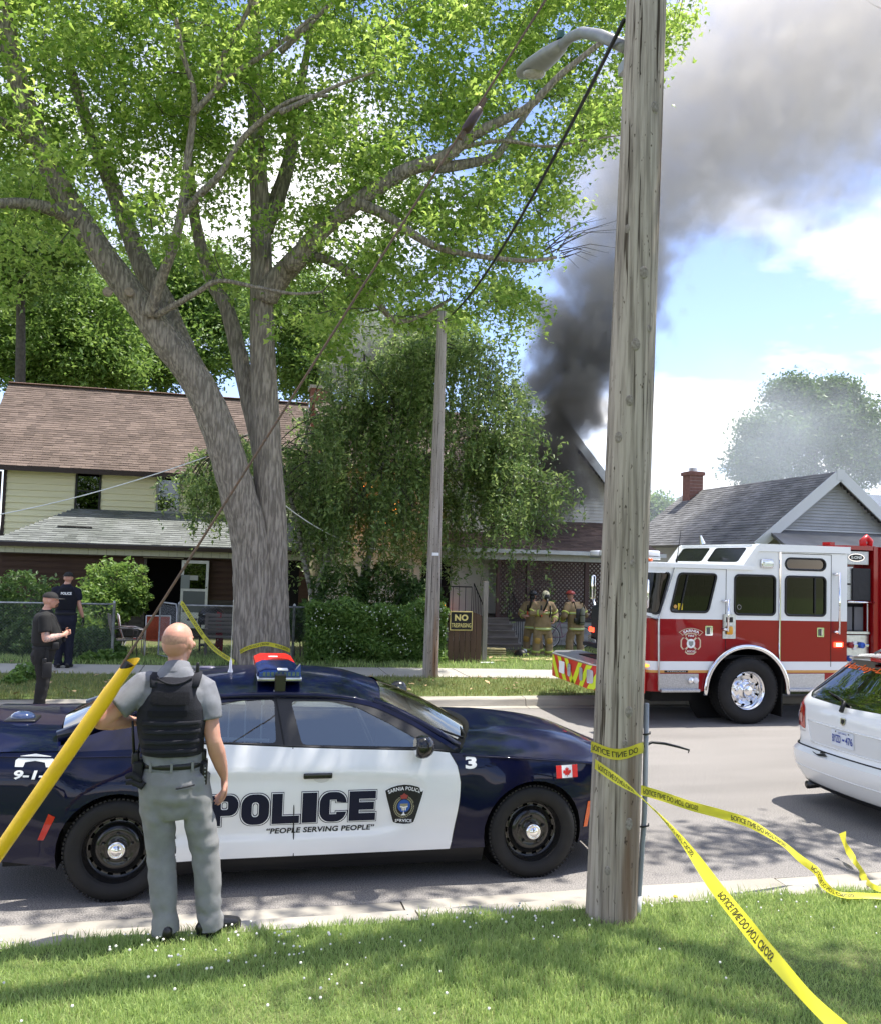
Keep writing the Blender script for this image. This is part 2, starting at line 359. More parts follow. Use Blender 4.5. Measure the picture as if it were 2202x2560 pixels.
def blades(name, label, m, cnt, region, h, wd, zf, bend=.5, patch=None):
    x0, x1, y0, y1 = region; x = nr.uniform(x0, x1, cnt); y = nr.uniform(y0, y1, cnt)
    if patch is not None:
        k = patch(x, y); x, y = x[k], y[k]; cnt = len(x)
    z = zf(x, y); hh = nr.uniform(h*.45, h*1.25, cnt); a = nr.uniform(0, 2*np.pi, cnt); b = nr.uniform(0, 2*np.pi, cnt); le = nr.uniform(.1, 1, cnt)*bend*hh
    w2 = wd*nr.uniform(.6, 1.3, cnt)/2; ca, sa = np.cos(a)*w2, np.sin(a)*w2; bx, by = np.cos(b)*le, np.sin(b)*le
    V = np.empty((cnt, 5, 3)); V[:, 0] = np.stack([x-ca, y-sa, z-.01], 1); V[:, 1] = np.stack([x+ca, y+sa, z-.01], 1)
    V[:, 2] = np.stack([x+ca*.8+bx*.35, y+sa*.8+by*.35, z+hh*.55], 1); V[:, 3] = np.stack([x-ca*.8+bx*.35, y-sa*.8+by*.35, z+hh*.55], 1); V[:, 4] = np.stack([x+bx, y+by, z+hh], 1)
    o = (np.arange(cnt)*5)[:, None]; T = np.concatenate([o+np.array([0, 1, 2]), o+np.array([0, 2, 3]), o+np.array([3, 2, 4])], 0)
    return mobj(name, npmesh(name, V.reshape(-1, 3), T), m, kind='stuff', label=label, cat='grass')
GR1 = leafmat('grass_blades', (.20, .315, .085), (.45, .55, .21), .45, .55); GR2 = leafmat('dry_grass_blades', (.14, .20, .045), (.34, .33, .13), .35, .6)
def nz(x, y, s, ph=0): return np.sin(x*s+ph)*np.cos(y*s*1.3+ph*2)+.6*np.sin((x+y)*s*2.1+ph)+.4*np.cos((x-2*y)*s*3.7+1)
zl = lambda x, y: .135+(.022*np.sin(x*1.7+y)+.02*np.sin(x*.6-y*2.3))*np.minimum(1, (5.6-y)*1.2)
blades('lawn_grass', 'short green lawn grass in the foreground', GR1, 195000, (-2.8, 6.4, 3.3, 5.63), .044, .0050, zl, 1.0, patch=lambda x, y: (x > -3+ (5.6-y)*.45) & (y < 5.61+.03*np.sin(x*9)+.02*np.sin(x*23)))
blades('lawn_grass', 'tufts of longer grass along the near kerb', GR1, 5200, (-2.8, 6.4, 5.52, 5.66), .07, .006, lambda x, y: .125+0*x, .8, patch=lambda x, y: nz(x, y, 3.0) > .1)
blades('verge_grass', 'dry grass strip between far kerb and pavement', GR2, 60000, (-9, 17, 14.5, 18.2), .075, .011, lambda x, y: .135+.004*(y-14.5), .7, patch=lambda x, y: y < 17.12-.09*x)
blades('yard_grass', 'patchy yard grass behind the pavement', GR1, 46000, (-9, 13, 17.2, 24.5), .10, .013, lambda x, y: .15-.23*(lambda t: t*t*(3-2*t))(np.clip((y-18.6)/4.6, 0, 1)), .7, patch=lambda x, y: (y > 18.5-.088*x+.06*np.sin(x*7)) & (nz(x, y, 1.1, 2) > -.9))
# clover heads, fallen leaves
mb = MB(); k = 0
while k < 190:
    x, y = rng.uniform(-1.2, 5.2), 5.6-abs(rng.gauss(0, .55)); 
    if y < 3.6 or (x > 3 and rng.random() < .75): continue
    if nz(np.array(x), np.array(y), 1.7, 1) < -.2: continue
    q = rng.uniform(.005, .0088); z = float(zl(x, y))+rng.uniform(.045, .075); mb.sphere((x, y, z), (q, q, q*.9), 6, 4); k += 1
mb.obj('clover_flowers', mat('clover_white', (.75, .73, .66), .8, island=.12), kind='stuff', label='small white clover heads dotted through the lawn', cat='flowers')
mb = MB()
for i in range(230):
    x = rng.uniform(-7, 14); y = rng.uniform(14.6, 17.0-.09*x) if rng.random() < .8 else rng.uniform(18.8, 20.5); s = rng.uniform(.03, .08); a = rng.uniform(0, 6.3); M = Matrix.Translation((x, y, .2+rng.uniform(0, .03))) @ Matrix.Rotation(a, 4, 'Z') @ Matrix.Rotation(rng.uniform(-.5, .5), 4, 'X')
    mb.add([M @ Vector(p) for p in ((0, -s, 0), (s*.7, 0, .012), (0, s, 0), (-s*.7, 0, .012))], [(0, 1, 2), (0, 2, 3)])
mb.obj('fallen_leaves', mat('dead_leaf', (.36, .25, .14), .9, island=.5), kind='stuff', label='dry fallen leaves scattered over the verge', cat='leaves')
d = empty('dandelion', P2(630, 1818, 5.58), label='single yellow dandelion growing at the near kerb', cat='flower')
MB().tube([(0, 0, -.1), (.01, 0, -.03), (.012, 0, .02)], .0025, 5).obj('stem', mat('stem_green', (.12, .2, .05)), d); MB().sphere((.012, 0, .024), (.016, .016, .008), 8, 5).obj('flower_head', mat('dandelion_yellow', (.8, .55, .02)), d)
d.location = P(1400+630*.45, 1700+1225*.45, 5.57)
# ============================================================ utility poles
def polewood(name, c1, c2, c3):
    m = bpy.data.materials.new(name); m.use_nodes = True; t = m.node_tree; n = t.nodes; l = t.links; b = n['Principled BSDF']; b.inputs['Roughness'].default_value = .9; b.inputs['Specular IOR Level'].default_value = .2
    tcn = n.new('ShaderNodeTexCoord')
    def ns(s, d, st):
        mp = n.new('ShaderNodeMapping'); mp.inputs['Scale'].default_value = st; l.new(tcn.outputs['Object'], mp.inputs[0]); q = n.new('ShaderNodeTexNoise'); q.inputs['Scale'].default_value = s; q.inputs['Detail'].default_value = d; q.inputs['Roughness'].default_value = .65; l.new(mp.outputs[0], q.inputs[0]); return q.outputs['Fac']
    def ramp(f, els):
        r_ = n.new('ShaderNodeValToRGB'); e = r_.color_ramp.elements
        while len(e) < len(els): e.new(.5)
        for i, (p, c) in enumerate(els): e[i].position = p; e[i].color = rgb(c)
        l.new(f, r_.inputs[0]); return r_.outputs[0]
    def mix(f, a, b_, mode='MIX'):
        x = n.new('ShaderNodeMixRGB'); x.blend_type = mode
        if isinstance(f, float): x.inputs[0].default_value = f
        else: l.new(f, x.inputs[0])
        l.new(a, x.inputs[1]); l.new(b_, x.inputs[2]); return x.outputs[0]
    g = ramp(ns(30, 6, (1, 1, .035)), [(.36, c2), (.58, c1)])
    streak = ramp(ns(2.2, 4, (1, 1, .1)), [(.52, (0, 0, 0)), (.68, (1, 1, 1))])
    c = mix(streak, g, ramp(ns(40, 5, (1, 1, .05)), [(.3, tuple(q*.6 for q in c3)), (.7, c3)]))
    crack = ramp(ns(26, 3, (1, 1, .018)), [(.345, (.16, .14, .12)), (.40, (1, 1, 1))]); c = mix(1.0, c, crack, 'MULTIPLY')
    pits = ramp(ns(38, 2, (1, 1, .35)), [(.30, (.2, .17, .14)), (.34, (1, 1, 1))]); c = mix(.9, c, pits, 'MULTIPLY')
    l.new(c, b.inputs['Base Color']); bp = n.new('ShaderNodeBump'); bp.inputs['Distance'].default_value = .008; l.new(ns(34, 5, (1, 1, .03)), bp.inputs['Height']); l.new(bp.outputs[0], b.inputs['Normal']); return m
PW1 = polewood('weathered_pole_wood', (.45, .39, .325), (.20, .168, .135), (.22, .14, .09)); PW2 = polewood('brown_pole_wood', (.37, .33, .29), (.22, .19, .16), (.28, .15, .08))
def pole(parent, base, top, rb, rtp, m, n=56, rings=90, rough=.006, name='post'):
    base, top = Vector(base), Vector(top); vs = []; ph = [rng.uniform(0, 6.28) for _ in range(14)]; fr = [rng.randint(5, 26) for _ in range(14)]
    for i in range(rings+1):
        t = i/rings; c = base.lerp(top, t); r_ = rb+(rtp-rb)*t
        for j in range(n):
            a = 2*math.pi*j/n; q = sum(math.sin(fr[k]*a+ph[k]+.6*math.sin(t*9+k)) for k in range(14))/14
            rr = r_*(1+.012*math.sin(2*a+t*3))-rough*max(0, q*2.2-.35)*2
            vs.append(c+Vector((math.cos(a)*rr, math.sin(a)*rr, 0)))
    mb = MB(); mb.add(vs, [(i*n+j, i*n+(j+1) % n, (i+1)*n+(j+1) % n, (i+1)*n+j) for i in range(rings) for j in range(n)]+[tuple(range(rings*n, rings*n+n))]); return mb.obj(name, m, parent, True)
UP = empty('utility_pole', (2.53, 5.45, .1), label='tall weathered grey wooden utility pole at the near kerb', cat='utility pole')
pole(UP, (0, 0, -.1), (.24, 0, 10.9), .168, .112, PW1)
def polec(z): return Vector((.24*z/10.9, 0, z))
knot = mat('pole_knot', (.34, .30, .26), .9, col2=(.2, .165, .13), scale=60)
for (px, py) in ((1545,1090),(1580,1410),(1570,1780),(1560,1860),(1570,2060),(1520,2180),(1555,560),(1590,860),(1575,1000),(1640,265),(1610,680),(1625,820)):
    p = P(px, py, 5.3); z = p.z-.1; c = polec(z); r_ = .168-(.056)*z/10.9; dx = max(-.8, min(.8, (p.x-2.53-c.x)/r_)); ang = math.asin(dx)
    ctr = c+Vector((math.sin(ang)*r_, -math.cos(ang)*r_, 0)); M = Matrix.Rotation(ang, 4, 'Z')
    mb = MB(); q = rng.uniform(.011, .02); mb.lathe([(q*1.7, .004), (q*1.25, -.006), (q*.9, -.002), (q*.55, -.007), (q*.01, -.003)], 12, (0, 0, 0), 'y'); mb.v = [(M @ Vector((v[0], v[1], v[2]*1.5)))+ctr for v in mb.v]; mb.obj('knot', knot, UP, True)
LG = mat('lamp_grey_paint', (.30, .305, .30), .45, .3, var=.15, scale=9)
SLP = empty('street_light', (2.66, 5.45, 6.0), label='grey cobra head street light on a curved arm on the tall pole', cat='street light')
def onx(px, py, x):
    d = fw*2202 + rt*(px-1101) - up*(py-1280); t = x/d.x; return Vector((x, d.y*t, CH+d.z*t))
ap = [onx(1565, 118, 2.64), onx(1500, 88, 2.62), onx(1455, 80, 2.61), onx(1425, 92, 2.60), onx(1398, 118, 2.6)]
MB().tube([p-SLP.location for p in ap], [.045, .045, .044, .043, .042], 14).obj('arm', LG, SLP, True)
hd0, hd1 = onx(1404, 112, 2.6), onx(1305, 190, 2.6); ax = (hd1-hd0).normalized(); side = Vector((1, 0, 0)); nrm = side.cross(ax).normalized()
if nrm.z < 0: nrm = -nrm
Lh = (hd1-hd0).length; vs = []; prof = [(-.02, .05, .05, -.04), (.08, .075, .06, -.05), (.3, .105, .07, -.06), (.6, .13, .068, -.062), (.85, .12, .05, -.05), (1.0, .06, .018, -.028), (1.03, .02, -.005, -.015)]; n = 16
for (t, wv, hu, hl) in prof:
    for j in range(n):
        a = 2*math.pi*j/n; s_, c_ = math.sin(a), math.cos(a); vs.append(hd0+ax*(Lh*t)+side*(wv*c_)+nrm*((hu if s_ > 0 else -hl)*s_)-SLP.location)
mb = MB(); k = len(prof); mb.add(vs, [(i*n+j, i*n+(j+1) % n, (i+1)*n+(j+1) % n, (i+1)*n+j) for i in range(k-1) for j in range(n)]+[tuple(range(n)), tuple(range((k-1)*n, k*n))]); head = mb.obj('lamp_head', LG, SLP, True)
lc = hd0+ax*(Lh*.66)-nrm*.055-SLP.location; mb = MB(); M = Matrix((( side.x, ax.x, -nrm.x), (side.y, ax.y, -nrm.y), (side.z, ax.z, -nrm.z))).to_4x4(); mb.lathe([(.105, 0), (.10, .02), (.08, .036), (.045, .045), (.002, .048)], 20); mb.v = [(M @ Vector((v[0], v[1]*1.35, v[2])))+lc for v in mb.v]; mb.obj('lens', mat('lamp_lens', (.55, .53, .48), .15, trans=.25, var=.3, scale=30), head, True)
pc = hd0+ax*.06+nrm*.06-SLP.location; MB().lathe([(.035, 0), (.035, .065), (.03, .07), (.001, .072)], 14, pc).obj('photocell', mat('photocell_green', (.02, .09, .07), .4), head, True)
MB().box((-.06, -.05, -.3), (.04, .09, -.22)).obj('bracket', GALV, SLP).location = ap[0]-SLP.location+Vector((.03, -.02, .12))
# conduit with its black cable, beside the pole
cx = 2.745
CD = empty('cable_conduit', (cx, 5.42, .1), label='grey conduit strapped to the tall pole with a loose black cable end', cat='conduit')
MB().tube([(-.04, 0, 0), (-.03, 0, .15), (.0, 0, .7), (.002, 0, 1.42)], .017, 10).obj('pipe', mat('conduit_pvc', (.30, .32, .34), .5, var=.2, scale=6), CD, True)
MB().tube([(-.036, 0, .005), (-.03, 0, .17)], .02, 10).obj('sleeve', mat('conduit_pale', (.55, .55, .54), .5), CD, True)
cp = [P2(x, y, 5.42)-CD.location for x, y in ((1287, 1545), (1289, 1528), (1298, 1512), (1318, 1502), (1345, 1505), (1370, 1511), (1394, 1518))]
MB().tube(cp, [.012, .012, .011, .010, .009, .008, .006], 8).obj('cable', BLACK, CD, True); MB().tube([cp[-1], cp[-1]+Vector((-.008, 0, -.02))], .004, 6).obj('cable_strand', BLACK, CD)
for z in (.62, 1.22): MB().tube([(-.06, -.01, z), (-.02, -.026, z), (.02, -.02, z+.004), (.03, 0, z+.01)], .006, 6).obj('strap', BLACK, CD)
MP = empty('service_pole', (3.94, 16.85, .12), label='thin brown wooden service pole on the far verge', cat='utility pole'); pole(MP, (0, 0, 0), (.02, 0, 7.25), .155, .092, PW2, 28, 50, .004)
MB().cbox((-.0, -.135, 2.42), (.13, .02, .06)).obj('tag_plate', WHITE, MP)
# guy wire with guard, in the plane of the pole
RUST = mat('rusty_cable', (.16, .09, .055), .8, col2=(.10, .075, .06), scale=60)
g0, g1 = P2(-60, 1830, 5.45), P2(1120, -28, 5.45); gdir = (g1-g0).normalized(); gtop = g0+gdir*((10.2-g0.z)/gdir.z); ganc = g0+gdir*((.1-g0.z)/gdir.z)
GW = empty('guy_wire', ganc, label='rusty guy wire running up past the tree to the tall pole', cat='wire')
MB().tube([(0, 0, 0), gtop-ganc], .0075, 6).obj('cable', RUST, GW)
qi = P2(955, 242, 5.45)-ganc; MB().tube([qi-gdir*.10, qi-gdir*.085, qi+gdir*.085, qi+gdir*.10], [.02, .034, .034, .02], 8).obj('strain_insulator', mat('insulator_brown', (.05, .025, .02), .4), GW, True)
MB().tube([qi-gdir*.16, qi+gdir*.18], .015, 6).obj('wire_clamp', RUST, GW)
ya, yb = P2(-25, 1758, 5.45), P2(263, 1342, 5.45)
YG = empty('guy_guard', ya, label='bright yellow plastic guard sleeve on the guy wire', cat='guy guard'); yd = (yb-ya); n = 18; ydn = yd.normalized(); e1 = Vector((0, -1, 0)); e2 = ydn.cross(e1); e1 = e2.cross(ydn); vs = []; K = 26
for i in range(K+1):
    for j in range(n):
        a = 2*math.pi*j/n; t = i/K; off = 0
        if i == K: off = .05*math.cos(a-2.2)
        w_ = .041*(1+.05*math.sin(t*7+2*a)+(.12*math.cos(2*a) if i > K-3 else 0)); vs.append(ydn*(yd.length*(t*1.25-.25)+off)+e1*(w_*math.cos(a))+e2*(w_*math.sin(a)))
mb = MB(); mb.add(vs, [(i*n+j, i*n+(j+1) % n, (i+1)*n+(j+1) % n, (i+1)*n+j) for i in range(K) for j in range(n)]); mb.obj('sleeve', mat('guard_yellow', (.80, .50, .012), .4, col2=(.62, .37, .02), scale=7, contrast=(.45, .8), bump=.002, bscale=20), YG, True)
MB().tube([ydn*(yd.length-.06), ydn*(yd.length+.0)], .03, 10).obj('sleeve_core', BLACK, YG)
# overhead wires
def wire(name, pts, r_, m, **kw):
    o = MB().tube(pts, r_, 5).obj(name, m, None, True, fix=False, **kw); return o
def sag(a, b, s, n=16): return [a.lerp(b, i/n)-Vector((0, 0, s*4*(i/n)*(1-i/n))) for i in range(n+1)]
wire('service_cable', sag(P2(1262, 40, 5.5), P2(893, 652, 16.8), .35), .016, BLACK, label='black service cable hanging from tall pole to thin pole', cat='cable')
tl, tr_ = P2(418, 924, 19.0), P2(476, 930, 19.0)
wire('white_cable', sag(P2(-40, 1048, 22), tl, .12), .013, WHITE, label='thin white cable from left of the house to the maple', cat='cable')
wire('white_cable', sag(tr_, P2(812, 1113, 23.6), .55), .013, WHITE, label='thin white cable drooping from the maple into the birch', cat='cable')
wire('power_line', sag(P2(1740, -12, 30), P2(1800, 22, 22), .1), .02, BLACK, label='dark power line across the top corner of the sky', cat='cable')
# ============================================================ police tape
TAPE = mat('tape_yellow', (.80, .74, .06), .35, col2=(.74, .66, .05), scale=3); TT = TAPE.node_tree; _b = TT.nodes['Principled BSDF']
_tr = TT.nodes.new('ShaderNodeBsdfTranslucent'); _tr.inputs[0].default_value = (.85, .8, .08, 1); _ms = TT.nodes.new('ShaderNodeMixShader'); _ms.inputs[0].default_value = .35
TT.links.new(_b.outputs[0], _ms.inputs[1]); TT.links.new(_tr.outputs[0], _ms.inputs[2]); TT.links.new(_ms.outputs[0], TT.nodes['Material Output'].inputs[0])
TINK = mat('tape_ink', (.03, .028, .012), .5)
def ribbon(name, pts, ups, wid=.075, label='', text=True, seg=70, flip=1, offs=.0, group=None, ink_side=1, start=.05):
    pts = [Vector(p) for p in pts]; ups = [Vector(u).normalized() for u in ups]; k = len(pts)
    def cr(arr, t):
        x = t*(k-1); i = min(int(x), k-2); f = x-i; p0 = arr[max(i-1, 0)]; p1 = arr[i]; p2 = arr[i+1]; p3 = arr[min(i+2, k-1)]
        return .5*((2*p1)+(p2-p0)*f+(2*p0-5*p1+4*p2-p3)*f*f+(3*p1-p0-3*p2+p3)*f**3)
    C = [cr(pts, i/seg) for i in range(seg+1)]; U = [cr(ups, i/seg).normalized() for i in range(seg+1)]
    S = [0]
    for a, b in zip(C, C[1:]): S.append(S[-1]+(b-a).length)
    tot = S[-1]
    def at(s, v, off=0):
        s = min(max(s, 0), tot-1e-6); i = max(0, min(seg-1, next((q for q in range(seg) if S[q+1] >= s), seg-1))); f = (s-S[i])/max(1e-9, S[i+1]-S[i])
        c = C[i].lerp(C[i+1], f); u = U[i].lerp(U[i+1], f); t = (C[i+1]-C[i]).normalized(); nn_ = t.cross(u).normalized()
        return c+u*v+nn_*(off+.006*math.sin(s*9)*(v/.04)**2)
    o0 = pts[0].copy(); vs = []; nw = 4
    for s in S:
        for j in range(nw+1): vs.append(at(s, wid*(j/nw-.5))-o0)
    mb = MB(); mb.add(vs, [(i*(nw+1)+j, i*(nw+1)+j+1, (i+1)*(nw+1)+j+1, (i+1)*(nw+1)+j) for i in range(seg) for j in range(nw)])
    o = mb.obj(name, TAPE, None, True, fix=False, label=label, cat='barrier tape', group=group); o.location = o0
    if text:
        s = start
        while s < tot-.2:
            base = s; Lt = min(.84, tot-s)
            for sg in (1, -1):
                me = text_mesh('POLICE LINE DO NOT CROSS' if Lt > .8 else 'POLICE LINE DO', wid*.72, .012, .12, .95, 'LEFT', .03, lambda u, v, base=base, sg=sg: at(base+u, v*flip, .0016*sg)-o0)
                mobj('lettering', me, TINK, o)
            s += .92
    return o
def pz(x, y, z): return PZ(x, y, z)
def lay(x, y, z=.185):
    d = PZ(x, y, 1)-V_CAM; t = (z-CH)/d.z; return V_CAM+d*t
band = []
for i in range(15):
    a = R(-200+i*(250/14)); z = 1.14+.012*math.sin(i); c = polec(z); band.append(UP.location+Vector((c.x+math.cos(a)*.172, math.sin(a)*.172, z-.02+.03*i/14)))
ribbon('police_tape', [Vector((p.x, p.y, p.z+.0)) for p in band], [(0, 0, 1)]*15, .07, 'yellow police tape wound round the tall grey pole', True, 56, -1)
sdir = rt
ribbon('police_tape', [pz(1203,1546,5.72), pz(1240,1572,5.45), pz(1290,1608,5.05), pz(1330,1646,4.7), pz(1380,1702,4.35), pz(1440,1785,3.95), pz(1500,1862,3.6), pz(1560,1935,3.3), pz(1640,2025,3.0), pz(1740,2120,2.8)],
       [(.1,.1,1), (.2,.3,1), (.1,.9,.25), (.2,.95,.2), (.5,.7,.4), (.9,.1,.45), (.85,-.1,.5), (.5,.2,.7), (.6,.5,.4), (.8,.1,.5)], .062, 'yellow police tape stretching from the pole down across the lawn', True, 90, -1)
g1_, g2_, g3_ = P2(1668,1795,6.0), P2(1700, 1808, 5.75), P2(1800,1816,5.66)
ribbon('police_tape', [pz(1290,1597,5.75), pz(1340,1612,5.9), pz(1400,1632,6.05), pz(1460,1648,6.2), pz(1520,1668,6.3), pz(1575,1702,6.4), pz(1615,1735,6.5), pz(1652,1763,6.55), lay(1666,1790), lay(1700,1811), lay(1752,1812), lay(1830,1816)],
       [(0,0,1), (.1,0,1), (.1,0,1), (.15,0,1), (.3,.3,.7), (.3,.6,.4), (.5,.4,.5), (.6,.2,.5), (.7,.2,.5), (.2,.8,.3), (.1,.9,.25), (.1,.9,.25)], .064, 'yellow police tape sagging from the pole to the kerb', True, 90, -1)
ribbon('police_tape', [P2(1704,1692,6.62)+Vector((0,0,.03)), P2(1711,1712,6.55), P2(1722,1732,6.42), P2(1735,1752,6.3), P2(1745,1772,6.12), lay(1762,1792), lay(1800,1806)], [(1,0,.3), (.4,.3,.8), (1,.2,.2), (.3,.5,.7), (.9,.2,.3), (.6,.7,.3), (.2,.9,.2)], .07, 'crumpled end of yellow police tape lying over the kerb', False, 50)
# ============================================================ police car
def text_fit(s, box, fn, off=.0, base_off=0.0, shear=0, space=1, step=.04):
    """lettering stretched to fill box (u0, v0, u1, v1) on the surface fn(u, v)"""
    m0 = text_mesh(s, 1, base_off, shear, space); xs = [v.co.x for v in m0.vertices]; ys = [v.co.y for v in m0.vertices]; a, b, c, d = min(xs), max(xs), min(ys), max(ys)
    if off != base_off: bpy.data.meshes.remove(m0); m0 = text_mesh(s, 1, off, shear, space)
    kx = (box[2]-box[0])/(b-a); ky = (box[3]-box[1])/(d-c); bm = bmesh.new(); bm.from_mesh(m0)
    for v in bm.verts: v.co.x = box[0]+(v.co.x-a)*kx; v.co.y = box[1]+(v.co.y-c)*ky
    if step: cut(bm, step)
    for v in bm.verts: v.co = Vector(fn(v.co.x, v.co.y))
    bm.to_mesh(m0); bm.free(); return m0
def disc(r_, n=20, c=(0, 0), sy=1): return [(c[0]+r_*math.cos(2*math.pi*i/n), c[1]+r_*sy*math.sin(2*math.pi*i/n)) for i in range(n)]
PBLUE = mat('police_navy_paint', (.0014, .003, .022), .3, .0, coat=.6, spec=.05); PWHITE = mat('police_white_paint', (.80, .80, .79), .28, coat=.8)
CARGL = glassmat('car_glass', (.72, .80, .77), .22, gc=(1, .97, .80)); DARK = mat('dark_interior', (.015, .015, .017), .8)
SEAM = mat('panel_gap', (.004, .004, .005), .7); LAMPR = mat('red_lens', (.45, .01, .008), .15, coat=.5); LAMPO = mat('amber_lens', (.65, .10, .01), .2, coat=.5)
PC = empty('police_car', (.865, 7.5, 0), label='navy and white police sedan with light bar parked at the near kerb', cat='car')
ZS = [(-2.56, .98), (-2.3, 1.01), (-1.9, 1.02), (-1.45, 1.03), (-1.1, 1.05), (-.85, 1.05), (-.45, 1.028), (0, 1.005), (.8, .972), (.95, .952), (1.5, .915), (2.0, .862), (2.25, .81), (2.45, .74)]
WZ = [(.12, .86), (.20, .90), (.27, .918), (.40, .925), (.55, .943), (.70, .950), (.85, .936), (.95, .905), (1.05, .868)]
def zsh(x): return sinterp(ZS, x)
SCAL = [(-1.2, .87), (-.6, .865), (0, .845), (.35, .825), (.6, .79), (.69, .72), (.66, .6), (.58, .47), (.48, .39), (.3, .36), (-.4, .355), (-1.2, .36)]
def inpoly(x, y, poly):
    c = False; j = len(poly)-1
    for i in range(len(poly)):
        if (poly[i][1] > y) != (poly[j][1] > y) and x < (poly[j][0]-poly[i][0])*(y-poly[i][1])/(poly[j][1]-poly[i][1])+poly[i][0]: c = not c
        j = i
    return c
def dpoly(x, y, poly):
    best = 9
    for i in range(len(poly)):
        x1, y1 = poly[i-1]; x2, y2 = poly[i]; dx, dy = x2-x1, y2-y1; t = max(0, min(1, ((x-x1)*dx+(y-y1)*dy)/(dx*dx+dy*dy))); best = min(best, math.hypot(x-x1-t*dx, y-y1-t*dy))
    return best
def W(x, z):
    w_ = sinterp(WZ, z); w_ -= .17*smooth01(1.55, 2.6, x)**1.2+.12*smooth01(-1.8, -2.75, x)
    for cx_ in (-1.525, 1.525):
        d_ = math.hypot(x-cx_, z-.345); w_ += .016*smooth01(.62, .40, d_)
    if -1.2 < x < .72 and .3 < z < .9 and inpoly(x, z, SCAL): w_ -= .022*smooth01(0, .075, dpoly(x, z, SCAL))
    return w_
def sidefn(s, off=0): return lambda x, z: (x, s*(W(x, z)+off), z)
def arch(cx_, r_, a0, a1, n=18): return [(cx_+r_*math.cos(a0+(a1-a0)*i/n), .345+r_*math.sin(a0+(a1-a0)*i/n)) for i in range(n+1)]
topl = lambda a, b, n=14: [(a+(b-a)*i/n, zsh(a+(b-a)*i/n)) for i in range(n+1)]
FE = [(.868, .245), (.895, .40), (.925, .60), (.93, .75), (.905, .87), (.85, .962)]       # front edge of front door
RE = [(-1.13, .25), (-1.17, .45), (-1.20, .66), (-1.22, .85), (-1.19, 1.045)]               # rear edge of rear door
BE = [(-.305, .248), (-.315, .6), (-.335, 1.02)]
AR = .40; a_ = math.asin((.25-.345)/AR)
front_fender = FE+topl(.86, 2.45, 14)[1:]+[(2.46, .55), (2.45, .33), (2.3, .26)]+arch(1.525, AR, a_, math.pi-a_)
rear_q = [(q[0], q[1]) for q in RE]+topl(-1.2, -2.56, 14)[1:]+[(-2.6, .7), (-2.57, .4), (-2.4, .30)]+arch(-1.525, AR, math.pi-a_, a_)
fdoor = BE[::-1]+FE+topl(.85, -.335, 10)[1:-1]
rdoor = RE[::-1]+[(-.305, .248), (-.315, .6), (-.335, 1.02)]+topl(-.335, -1.19, 8)[1:-1]
hand = {-1: 'near', 1: 'far'}
for s in (-1, 1):
    mobj('front_fender', panel(front_fender, fn=sidefn(s), step=.04), PBLUE, PC, 35); mobj('rear_quarter_panel', panel(rear_q, fn=sidefn(s), step=.04), PBLUE, PC, 35)
    fd = mobj('front_door', panel(fdoor, fn=sidefn(s), step=.03), PWHITE, PC, 35, label='white front door'); rd = mobj('rear_door', panel(rdoor, fn=sidefn(s), step=.03), PWHITE, PC, 35, label='white rear door')
    for o, hx, hz in ((fd, -.15, .825), (rd, -1.02, .85)):
        fn = sidefn(s, 0); MB().rbox((hx-.105, s*(W(hx, hz)+.006)-.012, hz-.02), (hx+.105, s*(W(hx, hz)+.006)+.02*(1 if s > 0 else -.2)+.006, hz+.02), .008).obj('door_handle', STEELB, o, True)
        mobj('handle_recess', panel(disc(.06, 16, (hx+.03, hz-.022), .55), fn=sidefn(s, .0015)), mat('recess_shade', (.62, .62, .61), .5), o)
    for nm, ln in (('door_gap', FE), ('door_gap', RE), ('door_gap', BE)):
        f = sidefn(s, -.001); MB().tube([f(*p) for p in ln], .0045, 6).obj(nm, SEAM, PC)
    # sill, arch liners
    sl_ = [(-1.14, .14), (1.13, .13), (1.13, .246), (-1.14, .252)]; mobj('sill', panel(sl_, fn=sidefn(s, -.008), step=.1), BLACK, PC, 35)
    for cx_ in (-1.525, 1.525):
        mb = MB(); ar = arch(cx_, AR+.002, a_-.05, math.pi-a_+.05, 20); vs = []
        for (x, z) in ar:
            w_ = W(x, max(z, .25)); vs += [(x, s*(w_-.004), z), (x, s*(w_-.35), z)]
        mb.add(vs, [(2*i, 2*i+1, 2*i+3, 2*i+2) for i in range(len(ar)-1)]); mb.prism(disc(AR, 20, (cx_, .345)), s*.58, s*.6, lambda u, v, h: (u, h, v)); mb.obj('wheel_arch_liner', SEAM, PC, True)
    # marker lamps
    mobj('side_marker', panel([(1.955, .36), (1.99, .36), (2.03, .56), (1.985, .56)], fn=sidefn(s, .006), step=.05), LAMPO, PC); mobj('side_marker', panel([(-2.04, .44), (-2.0, .44), (-1.93, .60), (-1.975, .62)], fn=sidefn(s, .006), step=.05), LAMPR, PC)
    # crease lines on fender and quarter
    f = sidefn(s, .001); MB().tube([f(x, zsh(x)-.012) for x in np.linspace(.95, 2.3, 12)], .007, 6).obj('fender_crease', PBLUE, PC, True); MB().tube([f(x, .985-.004*(x+1.9)) for x in np.linspace(-2.45, -1.25, 12)], .007, 6).obj('quarter_crease', PBLUE, PC, True)
